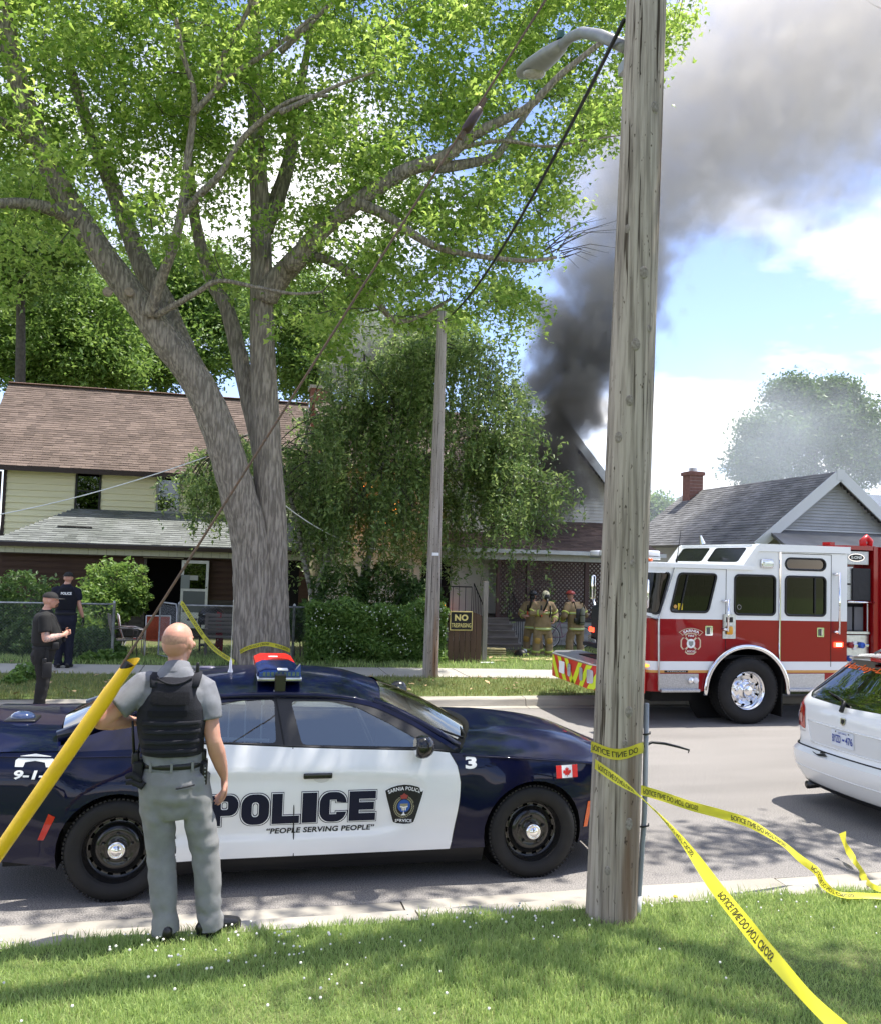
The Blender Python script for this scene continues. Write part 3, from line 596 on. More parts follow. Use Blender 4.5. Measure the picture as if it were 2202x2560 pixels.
# decks
def gp(v): return sinterp([(0, 1), (.3, .985), (.52, .93), (.66, .85), (.78, .55), (.9, .2), (1.0, 0)], min(1, abs(v)))
def grid(fn, nu, nv, name, m, parent=PC, sm=True):
    mb = MB(); vs = [fn(i/nu, -1+2*j/nv) for i in range(nu+1) for j in range(nv+1)]; mb.add(vs, [(i*(nv+1)+j, i*(nv+1)+j+1, (i+1)*(nv+1)+j+1, (i+1)*(nv+1)+j) for i in range(nu) for j in range(nv)]); return mb.obj(name, m, parent, sm)
HC = [(.9, 1.07), (1.2, 1.075), (1.6, 1.045), (2.0, .985), (2.3, .885), (2.56, .79)]
xcowl = lambda v: .90+.27*(1-v*v)
def hood(u, v):
    x0 = xcowl(v)+.015; x1 = 2.44+.11*(1-v*v); x = x0+(x1-x0)*u; zs_ = zsh(min(x, 2.45)); w_ = W(min(x, 2.44), zs_); zc_ = sinterp(HC, x)
    bul = .014*smooth01(.62, .5, abs(v))*smooth01(.02, .2, u)*(1-smooth01(.75, 1, u)); return (x, v*w_, zs_+(zc_-zs_)*gp(v)+bul)
hd = grid(hood, 26, 34, 'hood', PBLUE)
def trunk(u, v):
    x0 = -1.93-.09*(1-v*v); x1 = -2.56-.05*(1-v*v); x = x0+(x1-x0)*u; zs_ = zsh(x); w_ = W(x, zs_); zc_ = 1.135+.02*u*u; return (x, v*w_, zs_+(zc_-zs_)*gp(v*.97))
grid(trunk, 12, 24, 'boot_lid', PBLUE)
# nose and tail
def nose(u, v):
    z = .24+(.745-.24)*u; w_ = W(2.45, max(z, .3)); x = 2.45+(.11+.06*math.sin(u*math.pi))*(1-v*v); return (x, v*w_, z if u < 1 else .745+.045*(1-v*v))
grid(nose, 10, 24, 'front_bumper', PBLUE)
def nosel(u, v): return (2.447+.10*(1-v*v)+.02*u, v*W(2.45, .74), .738+u*(sinterp(HC, 2.55)-.74)*(1-v*v)+.0)
def tail(u, v):
    z = .30+(.98-.30)*u; w_ = W(-2.56, z); x = -2.56-(.07+.05*math.sin(u*math.pi))*(1-v*v); return (x, v*w_, z if u < 1 else .98+(.155)*gp(v*.97))
grid(tail, 10, 24, 'rear_bumper', PBLUE)
mobj('grille', panel(rrect(-.55, .42, .55, .66, .05), fn=lambda u, v: (2.45+.175*(1-(u/.8)**2)+.012, u, v), step=.1), BLACK, PC)
for s in (-1, 1):
    mobj('headlight', panel(rpoly([(s*.46, .66), (s*.76, .68), (s*.79, .76), (s*.46, .745)], .02), fn=lambda u, v: (2.45+.16*(1-(u/.8)**2)+.02, u, v), step=.06), mat('headlight_lens', (.5, .5, .52), .1, coat=1), PC)
    mobj('tail_light', panel(rpoly([(s*.1, .78), (s*.74, .80), (s*.77, .92), (s*.1, .90)], .03), fn=lambda u, v: (-2.56-.115*(1-(u/.82)**2)-.012, u, v), step=.06), LAMPR, PC)
# roof and pillars
RC = [(-1.25, 1.448), (-1.11, 1.475), (-.71, 1.503), (-.24, 1.503), (.12, 1.472), (.30, 1.425), (.42, 1.385)]
def roof(u, v):
    x = (-1.18+.05*v*v)+((.355+.05*(1-v*v))-(-1.18+.05*v*v))*u; return (x, v*(.612+.0*u), sinterp(RC, x)-.128*abs(v)**2.3)
grid(roof, 24, 20, 'roof', PBLUE)
for s in (-1, 1): MB().tube([(x, s*.622, sinterp(RC, x)-.143) for x in np.linspace(-1.2, .36, 16)], .026, 8).obj('drip_rail', PBLUE, PC, True)
railz = lambda x: sinterp([(-1.95, 1.05), (-1.5, 1.19), (-1.2, 1.285), (-.92, 1.343), (-.46, 1.378), (-.06, 1.366), (.27, 1.315), (.45, 1.245), (.62, 1.165), (.93, .985)], x)
def wg(z): return .876-.27*max(0, (z-1.0)/.375)**1.05
upf = lambda s, off=0: (lambda x, z: (x, s*(wg(z)-.10*smooth01(-1.15, -1.95, x)*smooth01(1.0, 1.2, z)+off), z))
wf = rpoly([(-.265, 1.032), (-.345, 1.322), (-.05, 1.318), (.17, 1.272), (.40, 1.165), (.60, 1.06), (.69, 1.0)], .035)
wr = rpoly([(-.455, 1.046), (-.47, 1.336), (-.72, 1.325), (-.92, 1.293), (-1.10, 1.225), (-1.20, 1.16), (-1.12, 1.082), (-.9, 1.062)], .035)
xs_ = list(np.linspace(-1.26, .90, 30)); frame_o = [(x, railz(x)-.03) for x in xs_]+[(x, zsh(x)-.004) for x in xs_[::-1]]
railo = [(x, railz(x)) for x in np.linspace(-1.95, .93, 40)]+[(x, max(railz(x)-.034, zsh(x)+.0)) for x in np.linspace(.92, -1.26, 34)]+[(x, zsh(x)-.003) for x in np.linspace(-1.265, -1.95, 8)]
FRM = mat('window_frame_black', (.014, .014, .016), .5)
for s in (-1, 1):
    mobj('window_frame', panel(frame_o, [wf, wr], upf(s), .06), FRM, PC, 30); mobj('roof_rail', panel(railo, (), upf(s, .004), .06), PBLUE, PC, 30)
    a = mobj('front_side_window', panel(wf, (), upf(s, -.006), .1), CARGL, PC, True); mobj('rear_side_window', panel(wr, (), upf(s, -.006), .1), CARGL, PC, True)
    MB().tube([(.30, s*.612, 1.318), (.45, s*.652, 1.252), (.62, s*.70, 1.172), (.80, s*.755, 1.075), (.95, s*.79, .985)], [(.03, .045)]*5, 8).obj('windscreen_pillar', PBLUE, PC, True)
    MB().tube([(-1.13, s*.61, 1.335), (-1.4, s*.62, 1.265), (-1.7, s*.655, 1.17), (-1.98, s*.70, 1.085)], [(.05,.05), (.06,.06), (.065,.06), (.05,.05)], 10).obj('rear_pillar', PBLUE, PC, True)
    MB().tube([upf(s, .003)(x, zsh(x)+.004) for x in np.linspace(-1.2, .85, 16)], .007, 6).obj('belt_trim', CHROME if False else FRM, PC)
    MB().tube([upf(s, .003)(-.395-.06*(z-1.03)/.3, z) for z in (1.03, 1.2, 1.36)], .005, 6).obj('pillar_gap', SEAM, PC)
def wscr(u, v):
    a = Vector((.355+.05*(1-v*v), v*.585, sinterp(RC, .38)-.115*abs(v)**2.3+.004)); b = Vector((xcowl(v)-.01, v*.765, .985+.065*(1-v*v))); p = a.lerp(b, u); p.z += .025*math.sin(u*math.pi); return p
grid(wscr, 10, 16, 'windscreen', CARGL)
def rscr(u, v):
    a = Vector((-1.16+.05*v*v, v*.60, 1.466-.125*abs(v)**2.3)); b = Vector((-1.95-.08*(1-v*v), v*.70, 1.09+.045*(1-v*v))); p = a.lerp(b, u); p.z += .03*math.sin(u*math.pi); return p
grid(rscr, 10, 16, 'rear_window', glassmat('tinted_glass', (.12, .17, .16), .12))
def cowl(u, v):
    a = Vector((xcowl(v)-.04, v*.80, .965+.06*(1-v*v))); b = Vector(hood(0, v)); p = a.lerp(b, u); p.z -= .012*math.sin(u*math.pi); return p
grid(cowl, 3, 16, 'cowl', BLACK)
for y0, y1 in ((-.62, -.1), (.0, .5)):
    MB().tube([(.98+.2*(1-(y0/.8)**2), y0, 1.02), (.86+.22*(1-(y1/.8)**2), y1, 1.07)], .010, 6).obj('wiper', BLACK, PC)
MB().tube([(1.06, -.60, 1.0), (.80, -.66, 1.10), (.78, -.655, 1.10)], .009, 6).obj('wiper', BLACK, PC)
# inside and underneath
mb = MB(); mb.box((-2.3, -.70, .2), (2.25, .70, .48)); mb.box((-1.9, -.80, .45), (.95, .80, .52)); mb.obj('floor_pan', SEAM, PC)
MB().box((-2.35, -.74, .5), (-1.5, .74, .98)).obj('boot_well', DARK, PC); MB().box((1.0, -.74, .45), (2.2, .74, .80)).obj('engine_bay', DARK, PC)
for s in (-1, 1): MB().box((-1.5, s*.80, .45), (.95, s*.83, 1.0)).obj('door_lining', DARK, PC)
MB().rbox((.55, -.76, .62), (1.0, .76, 1.0), .06).obj('dashboard', DARK, PC, True)
for y in (-.38, .38):
    st = MB(); st.rbox((-.45, y-.25, .45), (.12, y+.25, .66), .06); st.rbox((-.50, y-.24, .6), (-.32, y+.24, 1.1), .07, Matrix.Translation((-.42, 0, .6)) @ Matrix.Rotation(-.22, 4, 'Y') @ Matrix.Translation((.42, 0, -.6))); st.rbox((-.66, y-.13, 1.12), (-.55, y+.13, 1.28), .04); st.obj('front_seat', DARK, PC, True)
st = MB(); st.rbox((-1.45, -.68, .45), (-.9, .68, .68), .06); st.rbox((-1.6, -.66, .62), (-1.4, .66, 1.08), .06); st.obj('rear_seat', DARK, PC, True)
swp = [Vector((.38, .38, .93))+Matrix.Rotation(-.45, 3, 'Y') @ Vector((0, .19*math.cos(a), .19*math.sin(a))) for a in np.linspace(0, 2*math.pi, 25)]
MB().tube(swp, .014, 6, False).obj('steering_wheel', DARK, PC, True)
CAGE = mat('cage_grey', (.30, .32, .33), .5)
for x in (-.56, -.68, -.80, -.92): MB().tube([(x, -.70, 1.0), (x, -.63, 1.29)], .007, 5).obj('cage_bar', CAGE, PC)
MB().tube([(-.50, -.71, 1.04), (-1.05, -.71, 1.07)], .012, 6).obj('cage_rail', CAGE, PC)
MB().rbox((-.56, -.55, 1.0), (-.52, .55, 1.36), .02).obj('partition_screen', glassmat('partition', (.5, .55, .55), .1), PC)
# mirrors
for s in (-1, 1):
    mb = MB(); M = Matrix.Translation((.60, s*1.045, 1.045)) @ Matrix.Rotation(s*.15, 4, 'Z'); mb.sphere((0, 0, 0), (.085, .105, .082), 14, 10)
    mb.v = [tuple(M @ Vector((max(v[0], -.045) if v[0] < 0 else v[0]*1.15, v[1], v[2]*(1-.25*(v[1]*-s)/.105)))) for v in mb.v]; o = mb.obj('wing_mirror', STEELB, PC, True)
    MB().rbox((.575, min(s*.86, s*.99), .955), (.655, max(s*.86, s*.99), .99), .015).obj('mirror_stalk', BLACK, o, True); mobj('mirror_glass', panel(disc(.07, 16), fn=lambda u, v: (.549, s*1.045+u*1.1, 1.045+v*.85)), CHROME, o)
# wheels
def wheel(parent, c, s, r_=.35, wd=.225, name='wheel'):
    wl = MB(); wl.lathe([(.238, -.10), (.245, -.085), (.238, -.07), (.225, -.055), (.218, -.02), (.19, .0), (.165, -.02), (.15, -.045), (.11, -.05), (.095, -.035), (.07, -.055), (.001, -.055)], 40, axis='y')
    rim = wl.obj(name, STEELB, parent, True); rim.location = c; rim.scale = (1, -s, 1) if s > 0 else (1, 1, 1)
    ty = MB(); ty.lathe([(.23, -.085), (.243, -.105), (.29, -.118), (.325, -.112), (.342, -.096), (r_, -.075), (r_+.001, .075), (.342, .096), (.325, .112), (.29, .118), (.24, .10)], 56, axis='y'); ty.obj('tyre', RUBBER, rim, True)
    tr = MB()
    for k in range(72):
        a = 2*math.pi*k/72
        for (y0, y1) in ((-.098, -.045), (.045, .098)):
            M = Matrix.Rotation(a, 4, 'Y'); tr.cbox((0, (y0+y1)/2, r_+.0005), (.019, y1-y0, .012), M)
    tr.obj('tyre_tread', RUBBER, rim, kind='stuff')
    MB().lathe([(.068, -.05), (.066, -.085), (.058, -.105), (.045, -.112), (.042, -.108), (.035, -.108), (.032, -.113), (.001, -.115)], 24, axis='y').obj('hub_cap', CHROME, rim, True)
    for k in range(14):
        a = 2*math.pi*k/14; o = MB(); o.lathe([(.019, -.004), (.015, -.002), (.001, -.002)], 10, (math.cos(a)*.193, .0-.004, math.sin(a)*.193), 'y'); o.obj('vent_hole', mat('hole_black', (.001, .001, .001), 1, spec=0), rim)
    for k in range(5):
        a = 2*math.pi*k/5+.3; MB().lathe([(.011, -.05), (.011, -.062), (.001, -.064)], 6, (math.cos(a)*.098, 0, math.sin(a)*.098), 'y').obj('wheel_nut', STEELB, rim)
    return rim
wheel(PC, (-1.525, -.835, .348), -1); wheel(PC, (1.525, -.835, .348), -1); wheel(PC, (-1.525, .835, .348), 1); wheel(PC, (1.525, .835, .348), 1)
# light bar
lb = MB().rbox((-.60, -.56, 1.453), (-.26, .60, 1.493), .012).obj('light_bar', ALU, PC, True)
RL = mat('lightbar_red', (.55, .012, .008), .3); BL = mat('lightbar_blue', (.006, .022, .12), .25); 
def lens(y0, y1, m, nm):
    mb = MB(); prof = [(-.60, 1.490), (-.595, 1.525), (-.54, 1.548), (-.32, 1.548), (-.27, 1.525), (-.262, 1.490)]; mb.prism(prof, y0, y1, lambda u, v, h: (u, h, v)); o = mb.obj(nm, m, lb, 30); return o
lens(.08, .60, RL, 'red_lens'); lens(-.50, .076, BL, 'blue_lens')
mb = MB(); mb.prism([(-.59, 1.494), (-.585, 1.520), (-.54, 1.535), (-.32, 1.535), (-.275, 1.59), (-.27, 1.494)], -.565, -.502, lambda u, v, h: (u, h, v)); mb.obj('end_lens', mat('lightbar_bright_blue', (.01, .06, .30), .1, coat=1), lb, 30)
for k in range(9): MB().box((-.56+k*.032, -.568, 1.500), (-.54+k*.032, -.564, 1.530)).obj('reflector_cell', mat('reflector_green', (.10, .16, .13), .3), lb)
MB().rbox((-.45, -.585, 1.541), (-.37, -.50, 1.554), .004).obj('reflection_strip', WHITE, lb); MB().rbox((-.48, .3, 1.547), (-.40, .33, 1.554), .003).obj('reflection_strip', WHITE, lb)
for s in (-1, 1):
    MB().rbox((-.47, s*.575-.04, 1.375), (-.385, s*.575+.04, 1.52), .01).obj('mounting_foot', STEELB, lb); 
    mobj('mounting_strap', panel([(-.475, 1.345), (-.385, 1.345), (-.385, 1.40), (-.475, 1.40)], (), lambda x, z, s=s: (x, s*(wg(z)+.012), z)), mat('strap_grey', (.38, .38, .40), .5), lb)
# antennas, spotlight, boot light
an = MB().lathe([(.022, 0), (.02, .01), (.012, .03), (.010, .09), (.004, .10), (.0025, .12), (.002, .56), (.004, .565), (.001, .575)], 10, (-.80, -.22, 1.485)).obj('antenna', mat('antenna_pale', (.55, .54, .56), .3, .6), PC, True)
MB().lathe([(.016, 0), (.016, .05), (.02, .055), (.02, .085), (.01, .095), (.001, .095)], 12, (-1.0, -.48, 1.40)).obj('antenna_base', BLACK, PC, True)
MB().sphere((-.98, .05, 1.487), (.07, .035, .015), 12, 6).obj('roof_fin', mat('fin_grey', (.12, .11, .16), .3), PC, True)
sp = MB().sphere((.77, .80, 1.19), (.085, .075, .085), 16, 10).obj('spotlight', STEELB, PC, True); MB().tube([(.77, .80, 1.19), (.68, .74, 1.11)], .016, 8).obj('spotlight_stem', BLACK, sp); mobj('spotlight_lens', panel(disc(.06, 18), fn=lambda u, v: (.77+u, .722-.02, 1.185+v)), mat('spot_glass', (.35, .36, .38), .1, .6), sp)
tl_ = MB().rbox((-2.42, -.36, 1.125), (-2.20, -.12, 1.15), .012).obj('deck_light', BLACK, PC, True); mb = MB(); mb.sphere((-2.31, -.24, 1.15), (.09, .08, .05), 16, 8); mb.obj('dome_lens', mat('dome_blue', (.03, .05, .12), .1, coat=1), tl_, True)

def blk(ch, x0, x1, z0, z1, st, g):
    """heavy block letter grown by g on every side: (outline, holes)"""
    X0, X1, Z0, Z1 = x0-g, x1+g, z0-g, z1+g; t = st+g; zm = (z0+z1)/2; hs = st*.74
    if ch == 'I': return [(X0, Z0), (X1, Z0), (X1, Z1), (X0, Z1)], []
    if ch == 'L': return [(X0, Z0), (X1, Z0), (X1, z0+hs+g), (x0+t, z0+hs+g), (x0+t, Z1), (X0, Z1)], []
    if ch == 'E':
        a, b = zm-hs/2-g, zm+hs/2+g; return [(X0, Z0), (X1, Z0), (X1, z0+hs+g), (x0+t, z0+hs+g), (x0+t, a), (X1-.012, a), (X1-.012, b), (x0+t, b), (x0+t, z1-hs-g), (X1, z1-hs-g), (X1, Z1), (X0, Z1)], []
    r_ = (x1-x0)*.42
    if ch == 'O': return rrect(X0, Z0, X1, Z1, r_, 6), ([rrect(x0+t, z0+hs+g, x1-t, z1-hs-g, .02, 3)] if x1-t-x0-t > .02 else [])
    if ch == 'P':
        zb = z0+(z1-z0)*.34; arc_ = [(X1-r_*.8*(1-math.cos(a)), zb+(Z1-zb)/2+((Z1-zb+g)/2-g/2)*math.sin(a)) for a in np.linspace(-math.pi/2, math.pi/2, 13)]
        return [(X0, Z0), (x0+t, Z0), (x0+t, zb-g)]+[(x, z-(g if z < zb+.03 else 0)) for x, z in arc_]+[(X0, Z1)], ([rrect(x0+t, zb+hs*.75+g, x1-t, z1-hs*.75-g, .012, 3)] if x1-t-x0-t > .015 else [])
    if ch == 'C':
        o = rrect(X0, Z0, X1, Z1, r_, 6); right = [(X1, zm+.04-g), (x1-t, zm+.04-g), (x1-t, z1-hs-g), (x0+t, z1-hs-g), (x0+t, z0+hs+g), (x1-t, z0+hs+g), (x1-t, zm-.04+g), (X1, zm-.04+g)]
        k = next(i for i in range(len(o)) if o[i][0] >= X1-1e-6 and o[i][1] > zm); up_ = [p for p in o if True]
        top = [p for p in o[:7]]; lt = o[7:14]; lb_ = o[14:21]; rb = o[21:28]
        return [right[0]]+top+lt+lb_+rb+[right[7], right[6], right[5], right[4], right[3], right[2], right[1]], []
def blockword(word, x0, x1, z0, z1, st, fn, m, name, parent, g, gap=.026, wI=.10):
    n = len(word); wd = ((x1-x0)-gap*(n-1)-wI*word.count('I'))/(n-word.count('I')); x = x0; bmj = bmesh.new()
    for ch in word:
        w_ = wI if ch == 'I' else wd; o, h = blk(ch, x, x+w_, z0, z1, st, g); me = panel(o, h, fn, .04); bmj.from_mesh(me); bpy.data.meshes.remove(me); x += w_+gap
    me = bpy.data.meshes.new(name); bmj.to_mesh(me); bmj.free(); return mobj(name, me, m, parent)
# markings on both sides
def marks(s):
    f = lambda off: (lambda u, v: (u if s < 0 else -u, s*(W(u if s < 0 else -u, v)+off), v))
    k = (lambda a, b: (a, b)) if s < 0 else (lambda a, b: (-b, -a))
    par = PC
    x0, x1 = k(-.915, .295); bx = (x0, .475, x1, .712)
    st = .068
    o = blockword('POLICE', x0+.012, x1-.012, .487, .70, st, f(.0035), NAVY, 'police_lettering', par, .013); blockword('POLICE', x0+.012, x1-.012, .487, .70, st, f(.0055), WHITE, 'letter_outline', o, .0085); blockword('POLICE', x0+.012, x1-.012, .487, .70, st, f(.0075), NAVY, 'letter_fill', o, .003)
    x0, x1 = k(-.505, .285); mobj('motto_lettering', text_fit('\u201cPEOPLE SERVING PEOPLE\u201d', (x0, .412, x1, .452), f(.004), .03, .03, .12, 1.05, .04), BLACK, par)
    x0, x1 = k(.965, 1.055); mobj('unit_number', text_fit('3', (x0, .845, x1, .935), f(.004), .045, .045, 0, 1, .03), WHITE, par)
    x0, x1 = k(-2.22, -1.96); mobj('emergency_number', text_fit('9-1-1', (x0, .845, x1, .905), f(.004), .035, .035, .15, 1, .03), WHITE, par)
    c = (-2.09 if s < 0 else 2.09); hs_ = [(-.13, .0), (-.13, .04), (-.10, .07), (0, .085), (.10, .07), (.13, .04), (.13, 0), (.075, 0), (.065, .03), (0, .04), (-.065, .03), (-.075, 0)]
    mobj('handset_symbol', panel([(c+a*1.0, .925+b) for a, b in hs_], (), f(.004), .04), WHITE, par)
    # crest
    cx_ = .50 if s < 0 else -.50
    sh = [(-.145, .70), (-.10, .722), (-.05, .735), (0, .74), (.05, .735), (.10, .722), (.145, .70), (.13, .64), (.085, .49), (.075, .462), (.05, .452), (0, .448), (-.05, .452), (-.075, .462), (-.085, .49), (-.13, .64)]
    b0 = mobj('door_crest', panel([(cx_+a*1.05, .595+(z-.595)*1.04) for a, z in sh], (), f(.0035), .04), WHITE, par, label='black shield crest on the white door'); mobj('crest_field', panel([(cx_+a, z) for a, z in sh], (), f(.005), .04), BLACK, b0)
    def arc(u, v, r_=.30, cz=.41):
        a = u/r_; rr = r_+v; return f(.0065)(cx_+rr*math.sin(a), cz+rr*math.cos(a))
    mobj('crest_lettering', text_fit('SARNIA POLICE', (-.125, -.011, .125, .016), arc, .02, .02, 0, 1.05, .03), WHITE, b0); mobj('crest_lettering', text_fit('SERVICE', (cx_-.062, .462, cx_+.062, .484), f(.0065), .02, .02, 0, 1.05, .04), WHITE, b0)
    gold = mat('crest_gold', (.30, .28, .17), .5)
    mb = MB()
    for q in range(26):
        a = R(-240+q*(300/25)); 
        for dr, tilt in ((.0, .5), (.013, -.4)):
            r_ = .062+dr; x, z = cx_+r_*math.cos(a), .575+r_*1.05*math.sin(a); p = Vector(f(.0065)(x, z)); t = Vector((-math.sin(a+tilt), 0, math.cos(a+tilt)))*.012; nn2 = Vector((math.cos(a+tilt), 0, math.sin(a+tilt)))*.004
            mb.add([p-t, p+nn2, p+t, p-nn2], [(0, 1, 2, 3)])
    mb.obj('crest_wreath', gold, b0, fix=False); mobj('crest_roundel', panel(disc(.048, 22, (cx_, .582)), (), f(.0065)), mat('crest_blue', (.02, .09, .35), .4), b0)
    mobj('crest_shield', panel([(cx_-.03, .60), (cx_+.03, .60), (cx_+.026, .57), (cx_, .545), (cx_-.026, .57)], (), f(.008)), gold, b0)
    for q in range(3): mobj('crest_wave', panel([(cx_-.014+q*.012, .548), (cx_-.008+q*.012, .548), (cx_-.008+q*.012, .572), (cx_-.014+q*.012, .572)], (), f(.0095)), WHITE, b0)
    mobj('crest_wave', panel([(cx_-.03, .575), (cx_, .568), (cx_+.03, .575), (cx_+.03, .583), (cx_, .576), (cx_-.03, .583)], (), f(.0095)), WHITE, b0)
    mobj('crest_crown', panel([(cx_-.022, .635), (cx_+.022, .635), (cx_+.03, .66), (cx_+.012, .667), (cx_, .678), (cx_-.012, .667), (cx_-.03, .66)], (), f(.0065)), mat('crest_red', (.30, .05, .04), .5), b0); mobj('crest_star', panel([(cx_-.02, .512), (cx_+.02, .512), (cx_+.006, .525), (cx_, .545), (cx_-.006, .525)], (), f(.0075)), WHITE, b0)
    # flag
    fx = 1.79 if s < 0 else -1.79; x0, x1, z0, z1 = fx-.095, fx+.095, .758, .852
    fl = mobj('flag_decal', panel([(x0, z0), (x1, z0), (x1, z1), (x0, z1)], (), f(.004), .05), WHITE, par, label='red and white maple leaf flag decal'); red = mat('flag_red', (.60, .015, .01), .45)
    for a, b in ((x0, x0+.048), (x1-.048, x1)): mobj('flag_bar', panel([(a, z0), (b, z0), (b, z1), (a, z1)], (), f(.0055), .05), red, fl)
    lf = [(0, .42), (.09, .26), (.2, .31), (.15, .03), (.28, .17), (.31, .10), (.44, .12), (.39, -.02), (.45, -.06), (.21, -.25), (.24, -.33), (.03, -.30), (.03, -.45), (-.03, -.45), (-.03, -.30), (-.24, -.33), (-.21, -.25), (-.45, -.06), (-.39, -.02), (-.44, .12), (-.31, .10), (-.28, .17), (-.15, .03), (-.2, .31), (-.09, .26)]
    mobj('flag_leaf', panel([(fx+a*.085, (z0+z1)/2+b*.085) for a, b in lf], (), f(.0055)), red, fl)
marks(-1); marks(1)
# ============================================================ fire engine
FR = mat('fire_red_paint', (.27, .004, .007), .3, coat=.7, spec=.2); FW = mat('fire_white_paint', (.78, .80, .81), .28, coat=.7); GOLD = mat('gold_stripe', (.62, .33, .09), .4)
TGL = glassmat('truck_glass', (.03, .035, .035), .0, k=.7); DIA = mat('diamond_plate', (.55, .55, .56), .35, .9, bump=.004, bscale=90, var=.25, scale=60)
T0 = Vector((8.04, 12.42, 0)); FT = empty('fire_engine', T0, label='red and white fire engine parked facing left on the far side of the road', cat='fire engine'); WB = 2.45; RCN = .32
def cw(off=0):                                             # p: distance along the cab's skin, from the rear of the near side round the front
    def f(p, z):
        x, y = p, 0.; nx, ny = 0., -1.; La = RCN*math.pi/2
        rake = .09*smooth01(1.6, 2.5, z)
        def C(p_, ):
            if p_ >= 6.5: return p_, 0., 0., -1.
            a = (6.5-p_)/RCN
            if a <= math.pi/2: return 6.5-RCN*math.sin(a), RCN*(1-math.cos(a)), -math.sin(a), -math.cos(a)
            q = 6.5-p_-La; fl = WB-2*RCN
            if q <= fl: return 6.5-RCN, RCN+q, -1., 0.
            a2 = (q-fl)/RCN
            if a2 <= math.pi/2: return 6.5-RCN*math.cos(a2), WB-RCN+RCN*math.sin(a2), -math.cos(a2), math.sin(a2)
            return 6.5+(q-fl-La), WB, 0., 1.
        x, y, nx, ny = C(p); k = smooth01(6.9, 6.1, x); x += .26*smooth01(1.2, 2.4, y)*smooth01(7.2, 6.25, x); return (x-8.04+nx*off+rake*k, y+ny*off, z)
    return f
La = RCN*math.pi/2; Pfar = 6.5-2*La-(WB-2*RCN)             # where the far side starts
far = lambda x: Pfar-(x-6.5)
warc = [(8.0+.70*math.cos(a), .50+.70*math.sin(a)) for a in np.linspace(math.radians(2), math.radians(178), 24)]
w1 = rpoly([(6.80, 2.335), (7.46, 2.335), (7.31, 1.74), (6.66, 1.74)], .07); w2 = rrect(7.775, 1.715, 8.495, 2.335, .07); w3 = rrect(8.68, 1.715, 9.415, 2.335, .07); w4 = rrect(8.68, 2.445, 9.41, 2.625, .088)
wq = rpoly([(6.63, 2.335), (6.47, 1.70), (6.03, 1.74), (6.0, 2.335)], .06)
wsc = rpoly([(5.93, 2.335), (5.93, 1.75), (far(5.93+.6)+.9, 1.75), (far(5.93+.6)+.9, 2.335)], .06)
Pm = (6.5+Pfar)/2; wsc = rpoly([(Pm+.86, 2.34), (Pm+.86, 1.72), (Pm-.86, 1.72), (Pm-.86, 2.34)], .06)
mir = lambda poly: [(Pm-(p-Pm), z) for p, z in poly]
zr, zb, zl_ = 1.63, .98, .845
def cab(z0, z1, holes, m, nm, arch_=False, p0=None, p1=None):
    p0 = p0 or 9.82; p1 = p1 or far(9.82)
    mobj(nm, panel([(p0, z0), (p0, z1), (p1, z1), (p1, z0)], holes, cw(), steps=(.12, 2)), m, FT, 30)
side_top = [(9.82, 1.63), (9.82, 2.72), (8.14, 2.72), (7.93, 2.44), (far(7.93), 2.44), (far(8.14), 2.72), (far(9.82), 2.72), (far(9.82), 1.63)]
holes = [w1, w2, w3, w4, wq, wsc]+[mir(q) for q in (w1, w2, w3, w4, wq)]
mobj('cab_upper', panel(side_top, holes, cw(), steps=(.12, 2)), FW, FT, 30, label='white upper cab')
# lower cab with wheel arches
def low(z0, z1, m, nm):
    a = [(x, z) for x, z in warc if z0 < z < z1]; R_ = [q for q in a if q[0] > 8]; L_ = [q for q in a if q[0] < 8]
    xr = lambda z: 8.0+math.sqrt(max(0, .70**2-(z-.5)**2)); xl = lambda z: 8.0-math.sqrt(max(0, .70**2-(z-.5)**2))
    if z1 <= 1.19:
        near = [(9.82, z0), (9.82, z1), (xr(z1), z1)]+R_[::-1]+[(xr(z0), z0)]; mobj(nm, panel(near, (), cw(), steps=(.12, 2)), m, FT, 30); mobj(nm, panel(mir(near), (), cw(), steps=(.12, 2)), m, FT, 30)
        mid = [(xl(z0), z0)]+L_[::-1]+[(xl(z1), z1)]+mir([(xl(z1), z1)]+L_+[(xl(z0), z0)]); mobj(nm, panel(mid, (), cw(), steps=(.12, 2)), m, FT, 30)
    else:
        A = sorted(a, key=lambda q: q[0]); A = [(xl(z0), z0)]+A+[(xr(z0), z0)]
        out = [(9.82, z0), (9.82, z1), (far(9.82), z1), (far(9.82), z0)]+mir(A[::-1])+A; mobj(nm, panel(out, (), cw(), steps=(.12, 2)), m, FT, 30)
low(zb, zr, FR, 'cab_lower'); low(zl_, zb, FW, 'white_band'); low(.805, zl_, GOLD, 'gold_stripe'); low(.52, .805, FR, 'cab_skirt')
for q, nm in ((w1, 'driver_window'), (w2, 'crew_window'), (w3, 'rear_door_window'), (w4, 'upper_window'), (wq, 'corner_window'), (wsc, 'windscreen')):
    for k, poly in enumerate((q, mir(q)) if nm != 'windscreen' else (q,)):
        g = mobj(nm, panel(poly, (), cw(-.012), steps=(.1, 2)), TGL, FT, True); f = cw(.004); MB().tube([f(*p) for p in poly+poly[:1]], .017, 6, False).obj('rubber_seal', BLACK, g, True)
